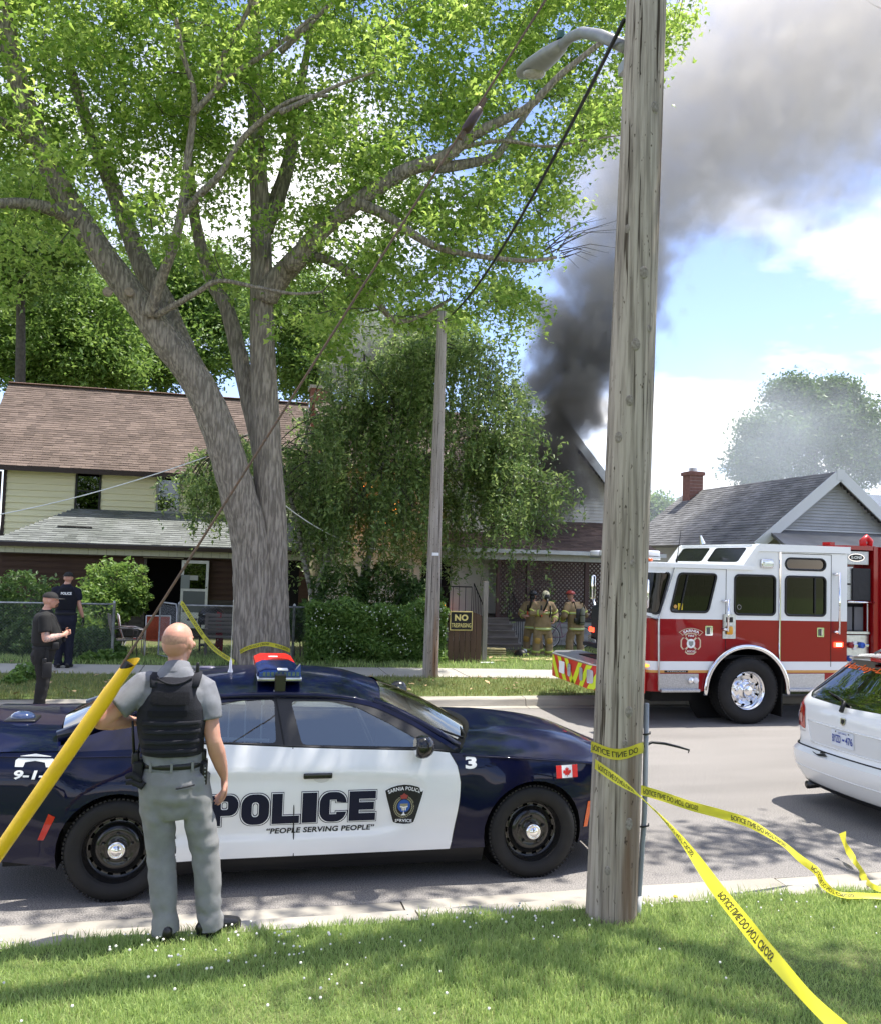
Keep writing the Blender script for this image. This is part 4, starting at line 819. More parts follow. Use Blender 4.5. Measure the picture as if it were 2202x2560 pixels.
# sliding sash bars, sticker
for poly, xx in ((w1, 6.90), (w3, 9.22)): MB().tube([cw(.002)(xx-.07 if poly is w1 else xx, 1.75), cw(.002)(xx+.06 if poly is w1 else xx, 2.33)], .014, 6).obj('sash_bar', BLACK, FT)
mobj('window_sticker', panel([(6.80, 1.77), (6.88, 1.77), (6.88, 1.87), (6.80, 1.87)], (), cw(-.008)), mat('sticker_yellow', (.75, .55, .02), .5), FT); mobj('window_sticker', panel(disc(.03, 14, (6.755, 1.82)), (), cw(-.008)), GOLD, FT); MB().tube([cw(-.006)(7.86+.035*math.cos(a), 1.83+.035*math.sin(a)) for a in np.linspace(0, 6.28, 17)], .004, 5, False).obj('window_sticker', mat('sticker_grey', (.35, .33, .33), .5), FT)
# low roof, raised roof
def lipped(poly, z, nm, m):
    mb = MB(); mb.prism(poly, z-.08, z-.012, lambda u, v, h: (u, v, h)); n = len(poly); cx_ = sum(p[0] for p in poly)/n; cy_ = sum(p[1] for p in poly)/n; mb.prism([((u-cx_)*.99+cx_, (v-cy_)*.985+cy_) for u, v in poly], z-.012, z, lambda u, v, h: (u, v, h)); return mb.obj(nm, m, FT)
pl = [cw(.035)(p, 2.4)[:2] for p in np.linspace(8.1, far(8.1), 50)]; lipped(pl, 2.50, 'cab_roof', FW)
hr = 2.84
for ya_, yb_ in ((-.03, .10), (WB-.10, WB+.03)):
    mb = MB(); mb.prism([(7.90-8.04, 2.49), (8.14-8.04, hr-.03), (8.20-8.04, hr), (9.86-8.04, hr), (9.86-8.04, hr-.11), (8.17-8.04, hr-.12), (7.97-8.04, 2.42)], ya_, yb_, lambda u, v, h: (u, h, v)); mb.obj('roof_edge', FW, FT)
MB().box((8.14-8.04, .10, hr-.06), (9.855-8.04, WB-.10, hr-.004)).obj('raised_roof', FW, FT)
sfn = lambda u, v: (7.905-8.04+.245*v, u, 2.49+.335*v)
wa, wb = rpoly([(.20, .14), (1.14, .14), (1.14, .86), (.20, .86)], .1), rpoly([(1.31, .14), (2.25, .14), (2.25, .86), (1.31, .86)], .1)
mobj('roof_front', panel([(.10, 0), (WB-.10, 0), (WB-.10, 1), (.10, 1)], (wa, wb), sfn), FW, FT)
for q in (wa, wb): mobj('roof_window', panel(q, (), lambda u, v: (sfn(u, v)[0]+.008, u, sfn(u, v)[2]-.006)), mat('roof_glass_dark', (.012, .014, .014), .12, spec=.25), FT)
MB().box((8.27-8.04, .12, 2.45), (9.79-8.04, WB-.12, hr-.065)).obj('roof_dark_block', DARK, FT)  # solid dark block added so the space behind the roof windows looks unlit
MB().box((7.0-8.04, .1, 2.38), (9.8-8.04, WB-.1, 2.42)).obj('head_lining', DARK, FT)
MB().box((9.80-8.04, .02, .85), (9.825-8.04, WB-.02, hr-.05)).obj('cab_back', FW, FT)
mb = MB(); mb.box((6.2-8.04, .15, 1.0), (9.75-8.04, WB-.15, 1.06)); mb.obj('cab_floor', DARK, FT)
for x, y in ((7.15, .25), (7.15, 1.7), (8.9, .25), (8.9, 1.1), (8.9, 1.85)): st = MB(); st.rbox((x-8.04, y, 1.05), (x-7.54, y+.5, 1.5), .05); st.rbox((x-7.62, y, 1.4), (x-7.5, y+.5, 2.15), .05); st.obj('crew_seat', DARK, FT, True)
MB().rbox((6.3-8.04, .2, 1.05), (6.75-8.04, WB-.2, 1.72), .08).obj('dashboard', DARK, FT, True)
MB().lathe([(.23, 0), (.23, .03), (.20, .03), (.20, 0)], 20, (6.9-8.04, .55, 1.78), 'x').obj('steering_wheel', DARK, FT, True)
# seams, handles, rails, lights, emblem
def seam(pts): MB().tube([cw(.001)(*p) for p in pts], .005, 5).obj('door_gap', SEAM, FT)
seam([(9.52, .9), (9.52, 2.7)]); seam([(7.62, 1.0), (7.62, 2.42)]); seam([(6.50, .56), (6.47, 1.6), (6.74, 2.42), (7.62, 2.42)]); seam([(8.57, 2.70), (9.52, 2.70)])
MB().tube([cw(.012)(8.575, .96), cw(.012)(8.575, 2.72)], .014, 6).obj('door_hinge', CHROME, FT); MB().tube([cw(.012)(6.49, .54), cw(.012)(6.47, 1.62), cw(.012)(6.60, 2.05), cw(.012)(6.72, 2.42)], .016, 6).obj('door_hinge', ALU, FT)
for x, za, zb_ in ((7.615, 1.45, 1.95), (9.615, 1.43, 2.42)):
    h = MB().tube([cw(.085)(x, za), cw(.085)(x, zb_)], .017, 10).obj('grab_rail', CHROME, FT, True)
    for z in (za+.03, zb_-.03): MB().tube([cw(0)(x-.06, z), cw(.085)(x, z)], .022, 8).obj('rail_bracket', CHROME, h, True)
for x, z in ((7.33, 1.455), (9.325, 1.45)):
    h = mobj('door_handle', panel(rrect(x-.065, z-.075, x+.065, z+.075, .012), (), cw(.006)), CHROME, FT); mobj('handle_cup', panel(rrect(x-.042, z-.055, x+.042, z+.055, .01), (), cw(.009)), mat('cup_dark', (.12, .12, .13), .3, .7), h); MB().tube([cw(.02)(x+.02, z-.05), cw(.02)(x+.02, z+.05)], .012, 6).obj('handle_bar', CHROME, h)
pn = mobj('intercom_panel', panel(rrect(7.565, 1.335, 7.79, 1.715, .01), (), cw(.012), thick=.01, tdir=(0, 1, 0)), ALU, FT); MB().rbox((7.62-8.04, -.05, 1.40), (7.73-8.04, -.012, 1.53), .02).obj('yellow_button', mat('button_amber', (.75, .36, .03), .4), pn, True); mobj('display', panel(rrect(7.62, 1.59, 7.74, 1.67, .008), (), cw(.015)), BLACK, pn); mobj('lock_tag', panel(rrect(7.62, 1.55, 7.72, 1.575, .004), (), cw(.015)), WHITE, pn)
rl = MB().rbox((9.565-8.04, -.03, 1.215), (9.735-8.04, .0, 1.295), .012).obj('warning_light', mat('warning_red_lit', (.8, .02, .01), .3, emis=(1, .05, .02), estr=2.2), FT, True, label='lit red warning light')
MB().rbox((9.60-8.04, -.034, 1.23), (9.70-8.04, -.029, 1.28), .002).obj('light_core', mat('warning_core_lit', (1, .3, .1), .3, emis=(1, .42, .16), estr=6), rl)
sq = MB().rbox((8.22-8.04, -.05, 2.46), (8.44-8.04, 0, 2.60), .025).obj('scene_light', CHROME, FT, True)
for k in range(5): MB().box((8.245-8.04, -.054, 2.478+k*.023), (8.415-8.04, -.050, 2.492+k*.023)).obj('light_rib', ALU, sq)
MB().rbox((6.22-8.04, -.02, .885), (6.40-8.04, .03, .93), .015).obj('turn_signal', mat('turn_amber', (.8, .28, .03), .25, emis=(1, .4, .05), estr=.8), FT, True).location.y = .06
mobj('name_plate', panel(rrect(6.58, .81, 6.98, .84, .004), (), cw(.004)), BLACK, FT); mobj('name_lettering', text_fit('TYPHOON', (6.62, .815, 6.94, .836), cw(.006), .02, .02), ALU, FT); mobj('number_decal', text_fit('1', (6.20, 1.24, 6.25, 1.34), cw(.006), .03, .03), WHITE, FT)
mobj('side_vent', panel(rrect(6.12, 1.48, 6.27, 1.58, .01), (), cw(.006), steps=(.04, 1)), ALU, FT)
ec = (7.02, 1.29); Eoff = lambda o: cw(o)
cross = []
for k in range(4):
    b = math.pi/4+k*math.pi/2
    for da, r_ in ((-.70, .155), (-.45, .175), (-.12, .165), (.12, .165), (.45, .175), (.70, .155)): pass
mal = []
for k in range(4):
    b = k*math.pi/2+math.pi/2
    for da, r_ in ((-.62, .165), (-.3, .178), (0, .17), (.3, .178), (.62, .165), (.785, .105)): mal.append((ec[0]+r_*math.cos(b+da)*1.02, ec[1]-.035+r_*math.sin(b+da)))
em = mobj('door_emblem', panel(mal[::-1], (), cw(.004)), mat('emblem_cream', (.62, .52, .36), .5), FT, label='cream and red cross shaped door emblem')
mobj('emblem_red', panel([(ec[0]+(x-ec[0])*.88, ec[1]-.035+(z-ec[1]+.035)*.88) for x, z in mal[::-1]], (), cw(.006)), FR, em); 
for k in range(2): a = math.pi/4+k*math.pi/2; c_, s_ = math.cos(a), math.sin(a); mobj('emblem_bar', panel([(ec[0]+c_*.125-s_*.014, ec[1]-.035+s_*.125+c_*.014), (ec[0]-c_*.125-s_*.014, ec[1]-.035-s_*.125+c_*.014), (ec[0]-c_*.125+s_*.014, ec[1]-.035-s_*.125-c_*.014), (ec[0]+c_*.125+s_*.014, ec[1]-.035+s_*.125-c_*.014)], (), cw(.008+.001*k)), MATS['emblem_cream'], em)
mobj('emblem_disc', panel(disc(.072, 22, (ec[0], ec[1]-.035)), (), cw(.0105)), WHITE, em); mobj('emblem_shield', panel([(ec[0]-.04, ec[1]), (ec[0]+.04, ec[1]), (ec[0]+.038, ec[1]-.05), (ec[0], ec[1]-.085), (ec[0]-.038, ec[1]-.05)], (), cw(.012)), mat('emblem_grey', (.25, .27, .25), .5), em)
def ban(u, v): a = u/.32; r_ = .32+v; return cw(.012)(ec[0]+r_*math.sin(a), ec[1]-.16+r_*math.cos(a))
bo = [(-.17, -.035)]+[(u, .045) for u in np.linspace(-.195, .195, 9)]+[(u, -.035) for u in np.linspace(.17, -.17, 9)]
mobj('emblem_banner', panel(bo, (), ban, .05), MATS['emblem_cream'], em); mobj('banner_field', panel([(u*.95, v*.8) for u, v in bo], (), lambda u, v: (lambda q: (q[0], q[1]-.002, q[2]))(ban(u, v)), .05), FR, em); mobj('banner_lettering', text_fit('SARNIA', (-.14, -.018, .14, .026), lambda u, v: (lambda q: (q[0], q[1]-.005, q[2]))(ban(u, v)), .03, .03), WHITE, em)
mobj('emblem_lettering', text_fit('FIRE', (ec[0]-.05, ec[1]+.07, ec[0]+.05, ec[1]+.10), cw(.014), .02, .02), WHITE, em); mobj('emblem_lettering', text_fit('RESCUE', (ec[0]-.065, ec[1]-.17, ec[0]+.065, ec[1]-.14), cw(.014), .02, .02), WHITE, em)
# wheel arch trim, steps, mud flap, chassis
MB().tube([(8.0-8.04+.725*math.cos(a), -.03, .50+.715*math.sin(a)) for a in np.linspace(R(-3), R(183), 30)], [(.04, .03)]*30, 8).obj('fender_trim', CHROME, FT, True)
mb = MB(); vs = []
for a in np.linspace(R(-3), R(183), 24): vs += [(8.0-8.04+.70*math.cos(a), .0, .50+.70*math.sin(a)), (8.0-8.04+.70*math.cos(a), .62, .50+.70*math.sin(a))]
mb.add(vs, [(2*i, 2*i+1, 2*i+3, 2*i+2) for i in range(23)]); mb.prism(disc(.7, 24, (-.04, .5)), .60, .62, lambda u, v, h: (u, h, v)); mb.obj('wheel_well', SEAM, FT)
for x0, x1 in ((6.505, 7.16), (8.72, 9.4)):
    s = MB().box((x0-8.04, .004, .56), (x1-8.04, .30, .79)).obj('step_well', DIA, FT); s.location.y = -.012; MB().rbox((x0-8.04, -.06, .515), (x1-8.04, .3, .56), .01).obj('step_plate', DIA, s)
MB().lathe([(.04, 0), (.05, -.02), (.045, -.035), (.001, -.04)], 16, (7.10-8.04, -.012, .69), 'y').obj('step_light', mat('clear_lens', (.75, .75, .78), .1, coat=1), FT, True); MB().lathe([(.04, 0), (.05, -.02), (.045, -.035), (.001, -.04)], 16, (7.02-8.04, -.012, .69), 'y').obj('step_light', CHROME, FT, True)
MB().box((8.66-8.04, .05, .10), (8.68-8.04, .55, .9)).obj('mud_flap', RUBBER, FT); MB().box((8.66-8.04, 1.95, .10), (8.68-8.04, 2.40, .9)).obj('mud_flap', RUBBER, FT)
mb = MB(); mb.box((5.9-8.04, .7, .45), (13.6-8.04, 1.75, .9)); mb.box((-.1, .2, .45), (.1, 2.25, .62)); mb.box((6.6-8.04, .45, .3), (7.3-8.04, 1.0, .55)); mb.obj('chassis', SEAM, FT)
def bigwheel(c, s, nm='wheel'):
    wl = MB(); wl.lathe([(.30, -.15), (.31, -.13), (.295, -.12), (.275, -.10), (.27, -.02), (.255, .0), (.22, -.02), (.17, -.06), (.15, -.075), (.145, -.075)], 40, axis='y'); wl.lathe([(.15, -.07), (.12, -.10), (.085, -.11), (.08, -.145), (.07, -.155), (.001, -.158)], 30, axis='y'); rim = wl.obj(nm, mat('polished_alloy', (.86, .86, .87), .16, 1), FT, True); rim.location = c; rim.scale = (1, 1 if s < 0 else -1, 1)
    ty = MB(); ty.lathe([(.295, -.10), (.31, -.145), (.36, -.172), (.44, -.18), (.49, -.165), (.515, -.135), (.523, -.10), (.523, .10), (.515, .135), (.49, .165), (.44, .18), (.36, .17), (.30, .12)], 64, axis='y'); ty.obj('tyre', RUBBER, rim, True)
    tr = MB()
    for k in range(60):
        a = 2*math.pi*k/60
        for (y0, y1) in ((-.145, -.06), (.06, .145)): tr.cbox((0, (y0+y1)/2, .521), (.034, y1-y0, .02), Matrix.Rotation(a+(.05 if y0 > 0 else 0), 4, 'Y'))
    tr.obj('tyre_tread', RUBBER, rim, kind='stuff')
    for k in range(10):
        a = 2*math.pi*k/10; MB().lathe([(.020, -.062), (.020, -.09), (.014, -.104), (.001, -.106)], 10, (math.cos(a)*.165, 0, math.sin(a)*.165), 'y').obj('wheel_nut', CHROME, rim, True); a += .31
        MB().lathe([(.021, -.012), (.001, -.012)], 10, (math.cos(a)*.237, -.008, math.sin(a)*.237), 'y').obj('vent_hole', MATS['hole_black'], rim)
bigwheel((0, .16, .523), -1); bigwheel((0, WB-.16, .523), 1); bigwheel((4.7, .18, .523), -1); bigwheel((4.7, WB-.18, .523), 1)
# bumper with chevrons
bo = [(5.52, .45), (5.75, .02), (6.25, -.03), (6.25, WB+.03), (5.75, WB-.02), (5.52, WB-.45)]; bo = [(x-8.04, y) for x, y in bo]
bm_ = MB(); bm_.prism(bo, .50, .87, lambda u, v, h: (u, v, h)); bp_ = bm_.obj('front_bumper', mat('chevron_red', (.55, .025, .015), .4), FT); mb = MB(); mb.prism([((x+1.9)*1.01-1.9, (y-1.22)*1.01+1.22) for x, y in bo], .872, .888, lambda u, v, h: (u, v, h)); mb.obj('bumper_deck', DIA, bp_)
CHY = mat('chevron_lime', (.60, .72, .02), .45)
def bw(off=.004):
    ed = [Vector(bo[2]), Vector(bo[1]), Vector(bo[0]), Vector(bo[5]), Vector(bo[4]), Vector(bo[3])]; Ls = [0]
    for a, b in zip(ed, ed[1:]): Ls.append(Ls[-1]+(b-a).length)
    def f(s, z):
        s = max(0, min(Ls[-1]-1e-5, s)); i = max(k for k in range(5) if Ls[k] <= s); t = (s-Ls[i])/(Ls[i+1]-Ls[i]); p = ed[i].lerp(ed[i+1], t); d = (ed[i+1]-ed[i]).normalized(); nx, ny = -d.y, d.x
        if nx*(p.x+1.5)+ny*(p.y-1.2) < 0: nx, ny = -nx, -ny
        return (p.x+nx*off, p.y+ny*off, z)
    return f, Ls
bf, Lb = bw(); tot = Lb[-1]; n_ = 11; wd = tot/n_/2
for k in range(n_):
    c_ = (k+.5)*tot/n_; sgn = 1 if c_ < tot/2 else -1; sh_ = .14*sgn; poly = [(c_-wd/2+sh_, .505), (c_+wd/2+sh_, .505), (c_+wd/2-sh_, .865), (c_-wd/2-sh_, .865)]
    if min(p[0] for p in poly) < 0 or max(p[0] for p in poly) > tot: continue
    mobj('chevron_stripe', panel(poly, (), bf, steps=(.04, 5)), CHY, bp_)
for s in (.95, 1.25, 1.75): mobj('bumper_light', panel(rrect(s-.07, .59, s+.07, .80, .04), (), bw(.012)[0], steps=(.05, 5)), mat('bumper_lens', (.5, .5, .52), .15, .5), bp_)
mobj('bumper_plate', panel(rrect(1.95, .60, 2.2, .80, .02), (), bw(.012)[0], steps=(.05, 5)), WHITE, bp_)
# front face furniture, lamps, mirrors
for s, y, dx in ((-1, .42, .08), (1, WB-.30, .27)):
    MB().rbox((6.03+dx-8.04, y-.17, 1.0), (6.11+dx-8.04, y+.17, 1.18), .02).obj('headlight_cluster', mat('cluster_chrome', (.5, .5, .52), .2, .7), FT, True); MB().rbox((6.02+dx-8.04, y-.12, 1.24), (6.10+dx-8.04, y+.12, 1.33), .02).obj('warning_light', MATS['warning_red_lit'], FT, True)
MB().rbox((6.12-8.04, .7, .95), (6.20-8.04, 1.5, 1.5), .02).obj('front_grille', CHROME, FT)
for s, y, dx in ((-1, -.05, .1), (1, WB+.05, .58)):
    m_ = MB().tube([(6.38+dx*.5-8.04, y+.05*s*-1, 1.62), (6.02+dx-8.04, y+s*.20, 1.68), (5.98+dx-8.04, y+s*.26, 1.85)], .022, 8).obj('mirror_arm', CHROME, FT, True); MB().rbox((5.94+dx-8.04, y+s*.26-.08, 1.80), (6.02+dx-8.04, y+s*.26+.08, 2.24), .03).obj('mirror_head', CHROME, m_, True)
lbb = MB().rbox((6.25-8.04, .25, 2.535), (6.62-8.04, WB-.25, 2.58), .01).obj('roof_light_bar', ALU, FT)
for k in range(5): MB().rbox((6.24-8.04, .27+k*.385, 2.58), (6.63-8.04, .27+k*.385+.37, 2.68), .03).obj('light_bar_lens', mat('clear_bar_lens', (.62, .64, .68), .12, coat=.6), lbb, True)
MB().tube([(6.92-8.04, .3, 2.50), (6.94-8.04, .3, 2.62), (6.99-8.04, .3, 3.02)], [.02, .008, .004], 6).obj('roof_antenna', BLACK, FT)
MB().sphere((6.36-8.04, .12, 2.53), (.06, .05, .03), 10, 6).obj('clearance_lamp', LAMPO, FT, True); MB().tube([(7.9-8.04, 1.2, 2.84), (7.86-8.04, 1.2, 2.98)], [.05, .015], 8).obj('roof_horn', CHROME, FT)
# pump section
MB().box((9.86-8.04, .28, .5), (10.42-8.04, WB-.28, 2.78)).obj('pump_house', FR, FT)
def pp(x0, z0, x1, z1, y, m, nm, par=FT): return MB().rbox((x0-8.04, y-.012, z0), (x1-8.04, y+.012, z1), .004).obj(nm, m, par)
MB().box((10.36-8.04, .04, .5), (10.47-8.04, WB-.04, 2.86)).obj('pump_pillar', FR, FT); MB().box((9.86-8.04, .05, 2.80), (10.4-8.04, WB-.05, 2.87)).obj('pump_top', FR, FT)
dp = pp(9.86, 2.56, 10.30, 2.78, .10, DIA, 'diamond_panel'); mobj('maker_badge', panel(disc(.155, 24, (10.06, 2.675), .42), (), lambda u, v: (u-8.04, .082, v)), CHROME, dp); mobj('badge_field', panel(disc(.14, 24, (10.06, 2.675), .38), (), lambda u, v: (u-8.04, .079, v)), BLACK, dp); mobj('badge_lettering', text_fit('E-ONE', (9.96, 2.65, 10.16, 2.70), lambda u, v: (u-8.04, .075, v), .02, .02), ALU, dp)
pp(9.86, 1.97, 10.02, 2.52, .12, DIA, 'diamond_panel'); pp(9.88, 2.22, 9.96, 2.25, .10, BLACK, 'panel_latch'); pp(9.99, 1.97, 10.33, 2.50, .09, mat('black_tarp', (.012, .012, .016), .55, bump=.01, bscale=6), 'hose_bed_cover')
MB().tube([(9.86-8.04, .03, 1.945), (10.36-8.04, .03, 1.945)], .018, 8).obj('pump_rail', CHROME, FT, True); MB().box((9.87-8.04, .10, 1.42), (10.34-8.04, .30, 1.46)).obj('shelf', ALU, FT); MB().box((9.87-8.04, .26, 1.46), (10.34-8.04, .27, 1.92)).obj('shelf_back', DARK, FT)
for k in range(2): pp(9.90+k*.21, 1.47, 10.07+k*.21, 1.86, .2, mat('grey_divider', (.13, .13, .14), .6), 'shelf_divider')
MB().tube([(10.31-8.04, .12, 1.46), (10.31-8.04, .12, 1.92)], .015, 6).obj('shelf_post', CHROME, FT)
ppn = pp(9.86, .62, 10.34, 1.40, .14, ALU, 'pump_panel'); BLU = mat('valve_blue', (.03, .10, .45), .4)
for x, z, m in ((9.96, 1.24, FR), (10.17, 1.24, BLU), (9.96, 1.02, BLU), (10.17, 1.02, WHITE)):
    v = MB().lathe([(.05, 0), (.05, -.06), (.035, -.07), (.001, -.07)], 14, (x-8.04, .12, z), 'y').obj('discharge_valve', m, ppn, True); MB().rbox((x-8.02, .02, z-.02), (x-7.95, .05, z+.02), .01).obj('valve_lever', CHROME, v)
pp(10.03, 1.16, 10.10, 1.30, .12, WHITE, 'label_plate', ppn)
MB().box((10.47-8.04, 0, .55), (13.9-8.04, WB, 2.86)).obj('rear_body', FR, FT)
for k in range(3): pp(10.6+k*1.1, .9 if k != 1 else 1.4, 11.55+k*1.1, 2.5, -.005, ALU, 'roller_shutter')
mn = MB().tube([(10.78-8.04, .8, 2.86), (10.76-8.04, .8, 2.98), (10.84-8.04, .8, 3.05), (10.92-8.04, .8, 2.98), (10.90-8.04, .8, 2.90)], [.06, .06, .055, .05, .05], 10).obj('deck_gun', mat('deck_gun_red', (.45, .03, .03), .35), FT, True); MB().box((9.88-8.04, .5, 2.86), (9.97-8.04, .7, 2.93)).obj('tank_filler', FR, FT)
# ============================================================ white estate car, seen from behind
SW = mat('suv_white_paint', (.82, .82, .80), .25, coat=.8); V0 = Vector((5.98, 7.62, 0)); SV = empty('white_car', V0, R(2), label='white hatchback parked ahead of the police car, seen from behind', cat='car')
XR = [(.16, .16), (.22, .06), (.30, 0), (.42, -.055), (.52, -.075), (.575, -.06), (.60, -.01), (.63, .01), (.80, .005), (1.0, .015), (1.08, .05), (1.16, .12), (1.3, .29), (1.45, .47), (1.5, .53), (1.56, .58)]
WS = [(.16, .80), (.25, .86), (.40, .90), (.60, .905), (.85, .905), (1.0, .89), (1.08, .87), (1.3, .79), (1.5, .71), (1.56, .68)]
def sv(off=0):
    def f(p, z):
        w_ = sinterp(WS, z)+off; xr = sinterp(XR, z)-off; rc = .26; a = w_-rc; s = 1 if p >= 0 else -1; q = abs(p); bow = .09*(min(q, w_)/w_)**2
        if q <= a: return (xr+bow, s*q, z)
        t = (q-a)/rc
        if t <= math.pi/2: return (xr+bow+rc*(1-math.cos(t)), s*(a+rc*math.sin(t)), z)
        return (xr+bow+rc+(q-a-rc*math.pi/2), s*w_, z)
    return f
def svp(nm, poly, m, off=0, holes=(), par=SV, st=(.06, .05), **k): return mobj(nm, panel(poly, holes, sv(off), steps=st), m, par, 40, **k)
side_end = 4.6
svp('rear_bumper', [(-1.35, .20), (1.35, .20), (1.35, .60), (-1.35, .60)], SW, 0); svp('bumper_valance', [(-1.1, .16), (1.1, .16), (1.0, .235), (-1.0, .235)], BLACK, .004)
MB().tube([sv(.004)(p, .60) for p in np.linspace(-.86, .86, 24)], .006, 5).obj('tailgate_gap', SEAM, SV); MB().tube([sv(.003)(p, .395) for p in np.linspace(-1.3, 1.3, 30)], .006, 5).obj('bumper_crease', SW, SV, True)
GB = 1.085; glass = rpoly([(-.70, 1.175), (-.60, 1.10), (0, GB), (.60, 1.10), (.70, 1.175), (.56, 1.50), (.3, 1.515), (-.3, 1.515), (-.56, 1.50)], .03)
svp('tailgate', [(-.72, .605), (.72, .605), (.76, .78), (.76, 1.10), (.80, 1.18), (.64, 1.545), (-.64, 1.545), (-.80, 1.18), (-.76, 1.10), (-.76, .78)], SW, 0, [glass], label='white tailgate')
gl_ = svp('rear_window', glass, glassmat('suv_glass', (.012, .015, .015), .0, k=.3), -.004)
mobj('window_lettering', text_fit('Harley-Davidson', (-.56, 1.405, .56, 1.475), lambda u, v: (sv(.002)(-u, v)), .03, .03, .2, 1, .05), mat('decal_orange', (.75, .13, .02), .5), gl_)
for s in (-1, 1):
    svp('tail_light', rpoly([(s*.72, .79), (s*.60, .765), (s*.62, 1.0), (s*.76, 1.08), (s*.98, 1.09), (s*1.03, .98), (s*.98, .80)], .03), mat('suv_red_lens', (.35, .012, .012), .12, coat=1), .006)
    svp('reverse_lamp', rpoly([(s*.655, .83), (s*.86, .845), (s*.86, .93), (s*.655, .92)], .012), mat('lamp_pink', (.55, .25, .24), .15, coat=1), .010)
    svp('rear_wing', [(s*.76, .60), (s*.76, 1.09), (s*.82, 1.09), (s*side_end, 1.06), (s*side_end, .25), (s*1.3, .25), (s*1.3, .60)], SW, -.002); svp('side_glass', [(s*.95, 1.10), (s*3.6, 1.06), (s*3.0, 1.47), (s*1.0, 1.49)], BLACK, .003); svp('roof_side', [(s*.63, 1.545), (s*.80, 1.18), (s*.90, 1.09), (s*3.9, 1.06), (s*2.9, 1.55)], SW, -.003)
    f = sv(.0); MB().tube([(.45, s*.62, .20), (.20, s*.60, .19), (.07, s*.60, .185)], .042, 12).obj('exhaust_pipe', mat('exhaust_dark', (.06, .06, .06), .3, .8), SV, True)
    wh = wheel(SV, (.92, s*.80, .35), s); wh2 = wheel(SV, (3.8, s*.80, .35), s)
svp('plate_recess', rpoly([(-.50, .66), (.50, .66), (.56, .87), (-.56, .87)], .02), mat('recess_white', (.70, .70, .685), .35), .003)
for a, b in (((-.50, .66), (.50, .66)), ((-.56, .87), (.56, .87)), ((-.50, .66), (-.56, .87)), ((.50, .66), (.56, .87))): MB().tube([sv(.004)(a[0]+(b[0]-a[0])*t, a[1]+(b[1]-a[1])*t) for t in np.linspace(0, 1, 12)], .008, 6).obj('recess_edge', SW, SV, True)
pf = lambda o: (lambda u, v: (lambda q: (q[0]-o, q[1], q[2]))(sv(.006)(-u, v)))
lp = mobj('licence_plate', panel(rrect(-.155, .70, .155, .855, .012), (), pf(.004)), mat('plate_white', (.70, .73, .78), .4), SV); BLP = mat('plate_blue', (.02, .05, .30), .5)
mobj('plate_lettering', text_fit('BYZD', (-.14, .735, -.02, .81), pf(.0065), .015, .015, 0, 1.0, None), BLP, lp); mobj('plate_lettering', text_fit('476', (.045, .735, .14, .81), pf(.0065), .015, .015, 0, 1.0, None), BLP, lp); mobj('plate_crown', panel([(.005, .762), (.03, .762), (.034, .778), (.018, .783), (.001, .778)], (), pf(.0065)), BLP, lp); mobj('plate_lettering', text_fit('ONTARIO', (-.06, .825, .06, .842), pf(.0065), .01, .01, 0, 1, None), BLP, lp)
for u in (-.09, .09): mobj('plate_screw', panel(disc(.008, 8, (u, .84)), (), pf(.0075)), BLACK, lp)
mobj('badge', panel(rpoly([(-.035, .985), (.035, .985), (.03, .93), (0, .905), (-.03, .93)], .008), (), pf(.004)), CHROME, SV); mobj('badge_head', panel([(-.018, .975), (.018, .975), (.024, .95), (.010, .935), (0, .918), (-.010, .935), (-.024, .95)], (), pf(.0065)), BLACK, SV)
mobj('model_lettering', text_fit('JOURNEY', (-.70, .735, -.58, .755), pf(.004), .01, .01, .2, 1, None), mat('badge_grey', (.25, .23, .24), .3, .6), SV)
mobj('bumper_scrape', panel([(-.40, .585), (-.30, .575), (-.22, .592), (-.14, .58), (-.2, .57), (-.27, .562), (-.34, .572)], (), pf(.002), .03), BLACK, SV); mobj('bumper_scrape', panel([(-.30, .60), (-.24, .608), (-.22, .594), (-.27, .585)], (), pf(.004), .03), BLACK, SV)
wp = [sv(.03)(.28, 1.17), sv(.035)(.12, 1.13), sv(.05)(-.0, 1.12), sv(.05)(-.01, 1.045)]; MB().tube([sv(.03)(.36, 1.185), sv(.035)(.16, 1.16), sv(.05)(.03, 1.135), sv(.05)(.0, 1.05)], [.008, .012, .02, .024], 8).obj('rear_wiper', BLACK, SV, True)
def sroof(u, v):
    x = .50+.06*v*v+.10*v**6*(1-u)+u*2.75; return (x, v*(.675-.05*u), 1.575-.07*v*v+.035*math.sin(min(1, u*1.5)*math.pi*.5)-.25*max(0, u-.75))
grid(sroof, 16, 16, 'roof', SW, SV); 
def spo(u, v): return (.48+.06*v*v+.11*v**6+.10*u, v*.675, 1.575-.07*v*v-.05*u)
grid(spo, 2, 16, 'spoiler', SW, SV); MB().rbox((.50, -.2, 1.52), (.53, .2, 1.56), .01).obj('brake_light', LAMPR, SV, True)
for s in (-1, 1): MB().tube([(.9, s*.58, 1.56), (1.0, s*.58, 1.60), (2.7, s*.56, 1.61), (2.8, s*.56, 1.55)], .014, 8).obj('roof_rail', mat('rail_dark', (.05, .05, .055), .35), SV, True)
def sbon(u, v): x = 3.2+u*1.75; return (x, v*(.86-.2*u*u), 1.06-.12*u*u*u-.04*v*v-.25*smooth01(.85, 1, u))
grid(sbon, 10, 12, 'bonnet', SW, SV); grid(lambda u, v: (2.95+.75*u, v*(.64+.2*u), 1.56-.5*u-.03*v*v), 6, 10, 'windscreen', MATS.get('black_plastic'), SV); MB().box((.5, -.8, .22), (4.8, .8, .8)).obj('floor_pan', SEAM, SV); MB().rbox((4.6, -.82, .25), (5.0, .82, .9), .1).obj('front_bumper', SW, SV, True)
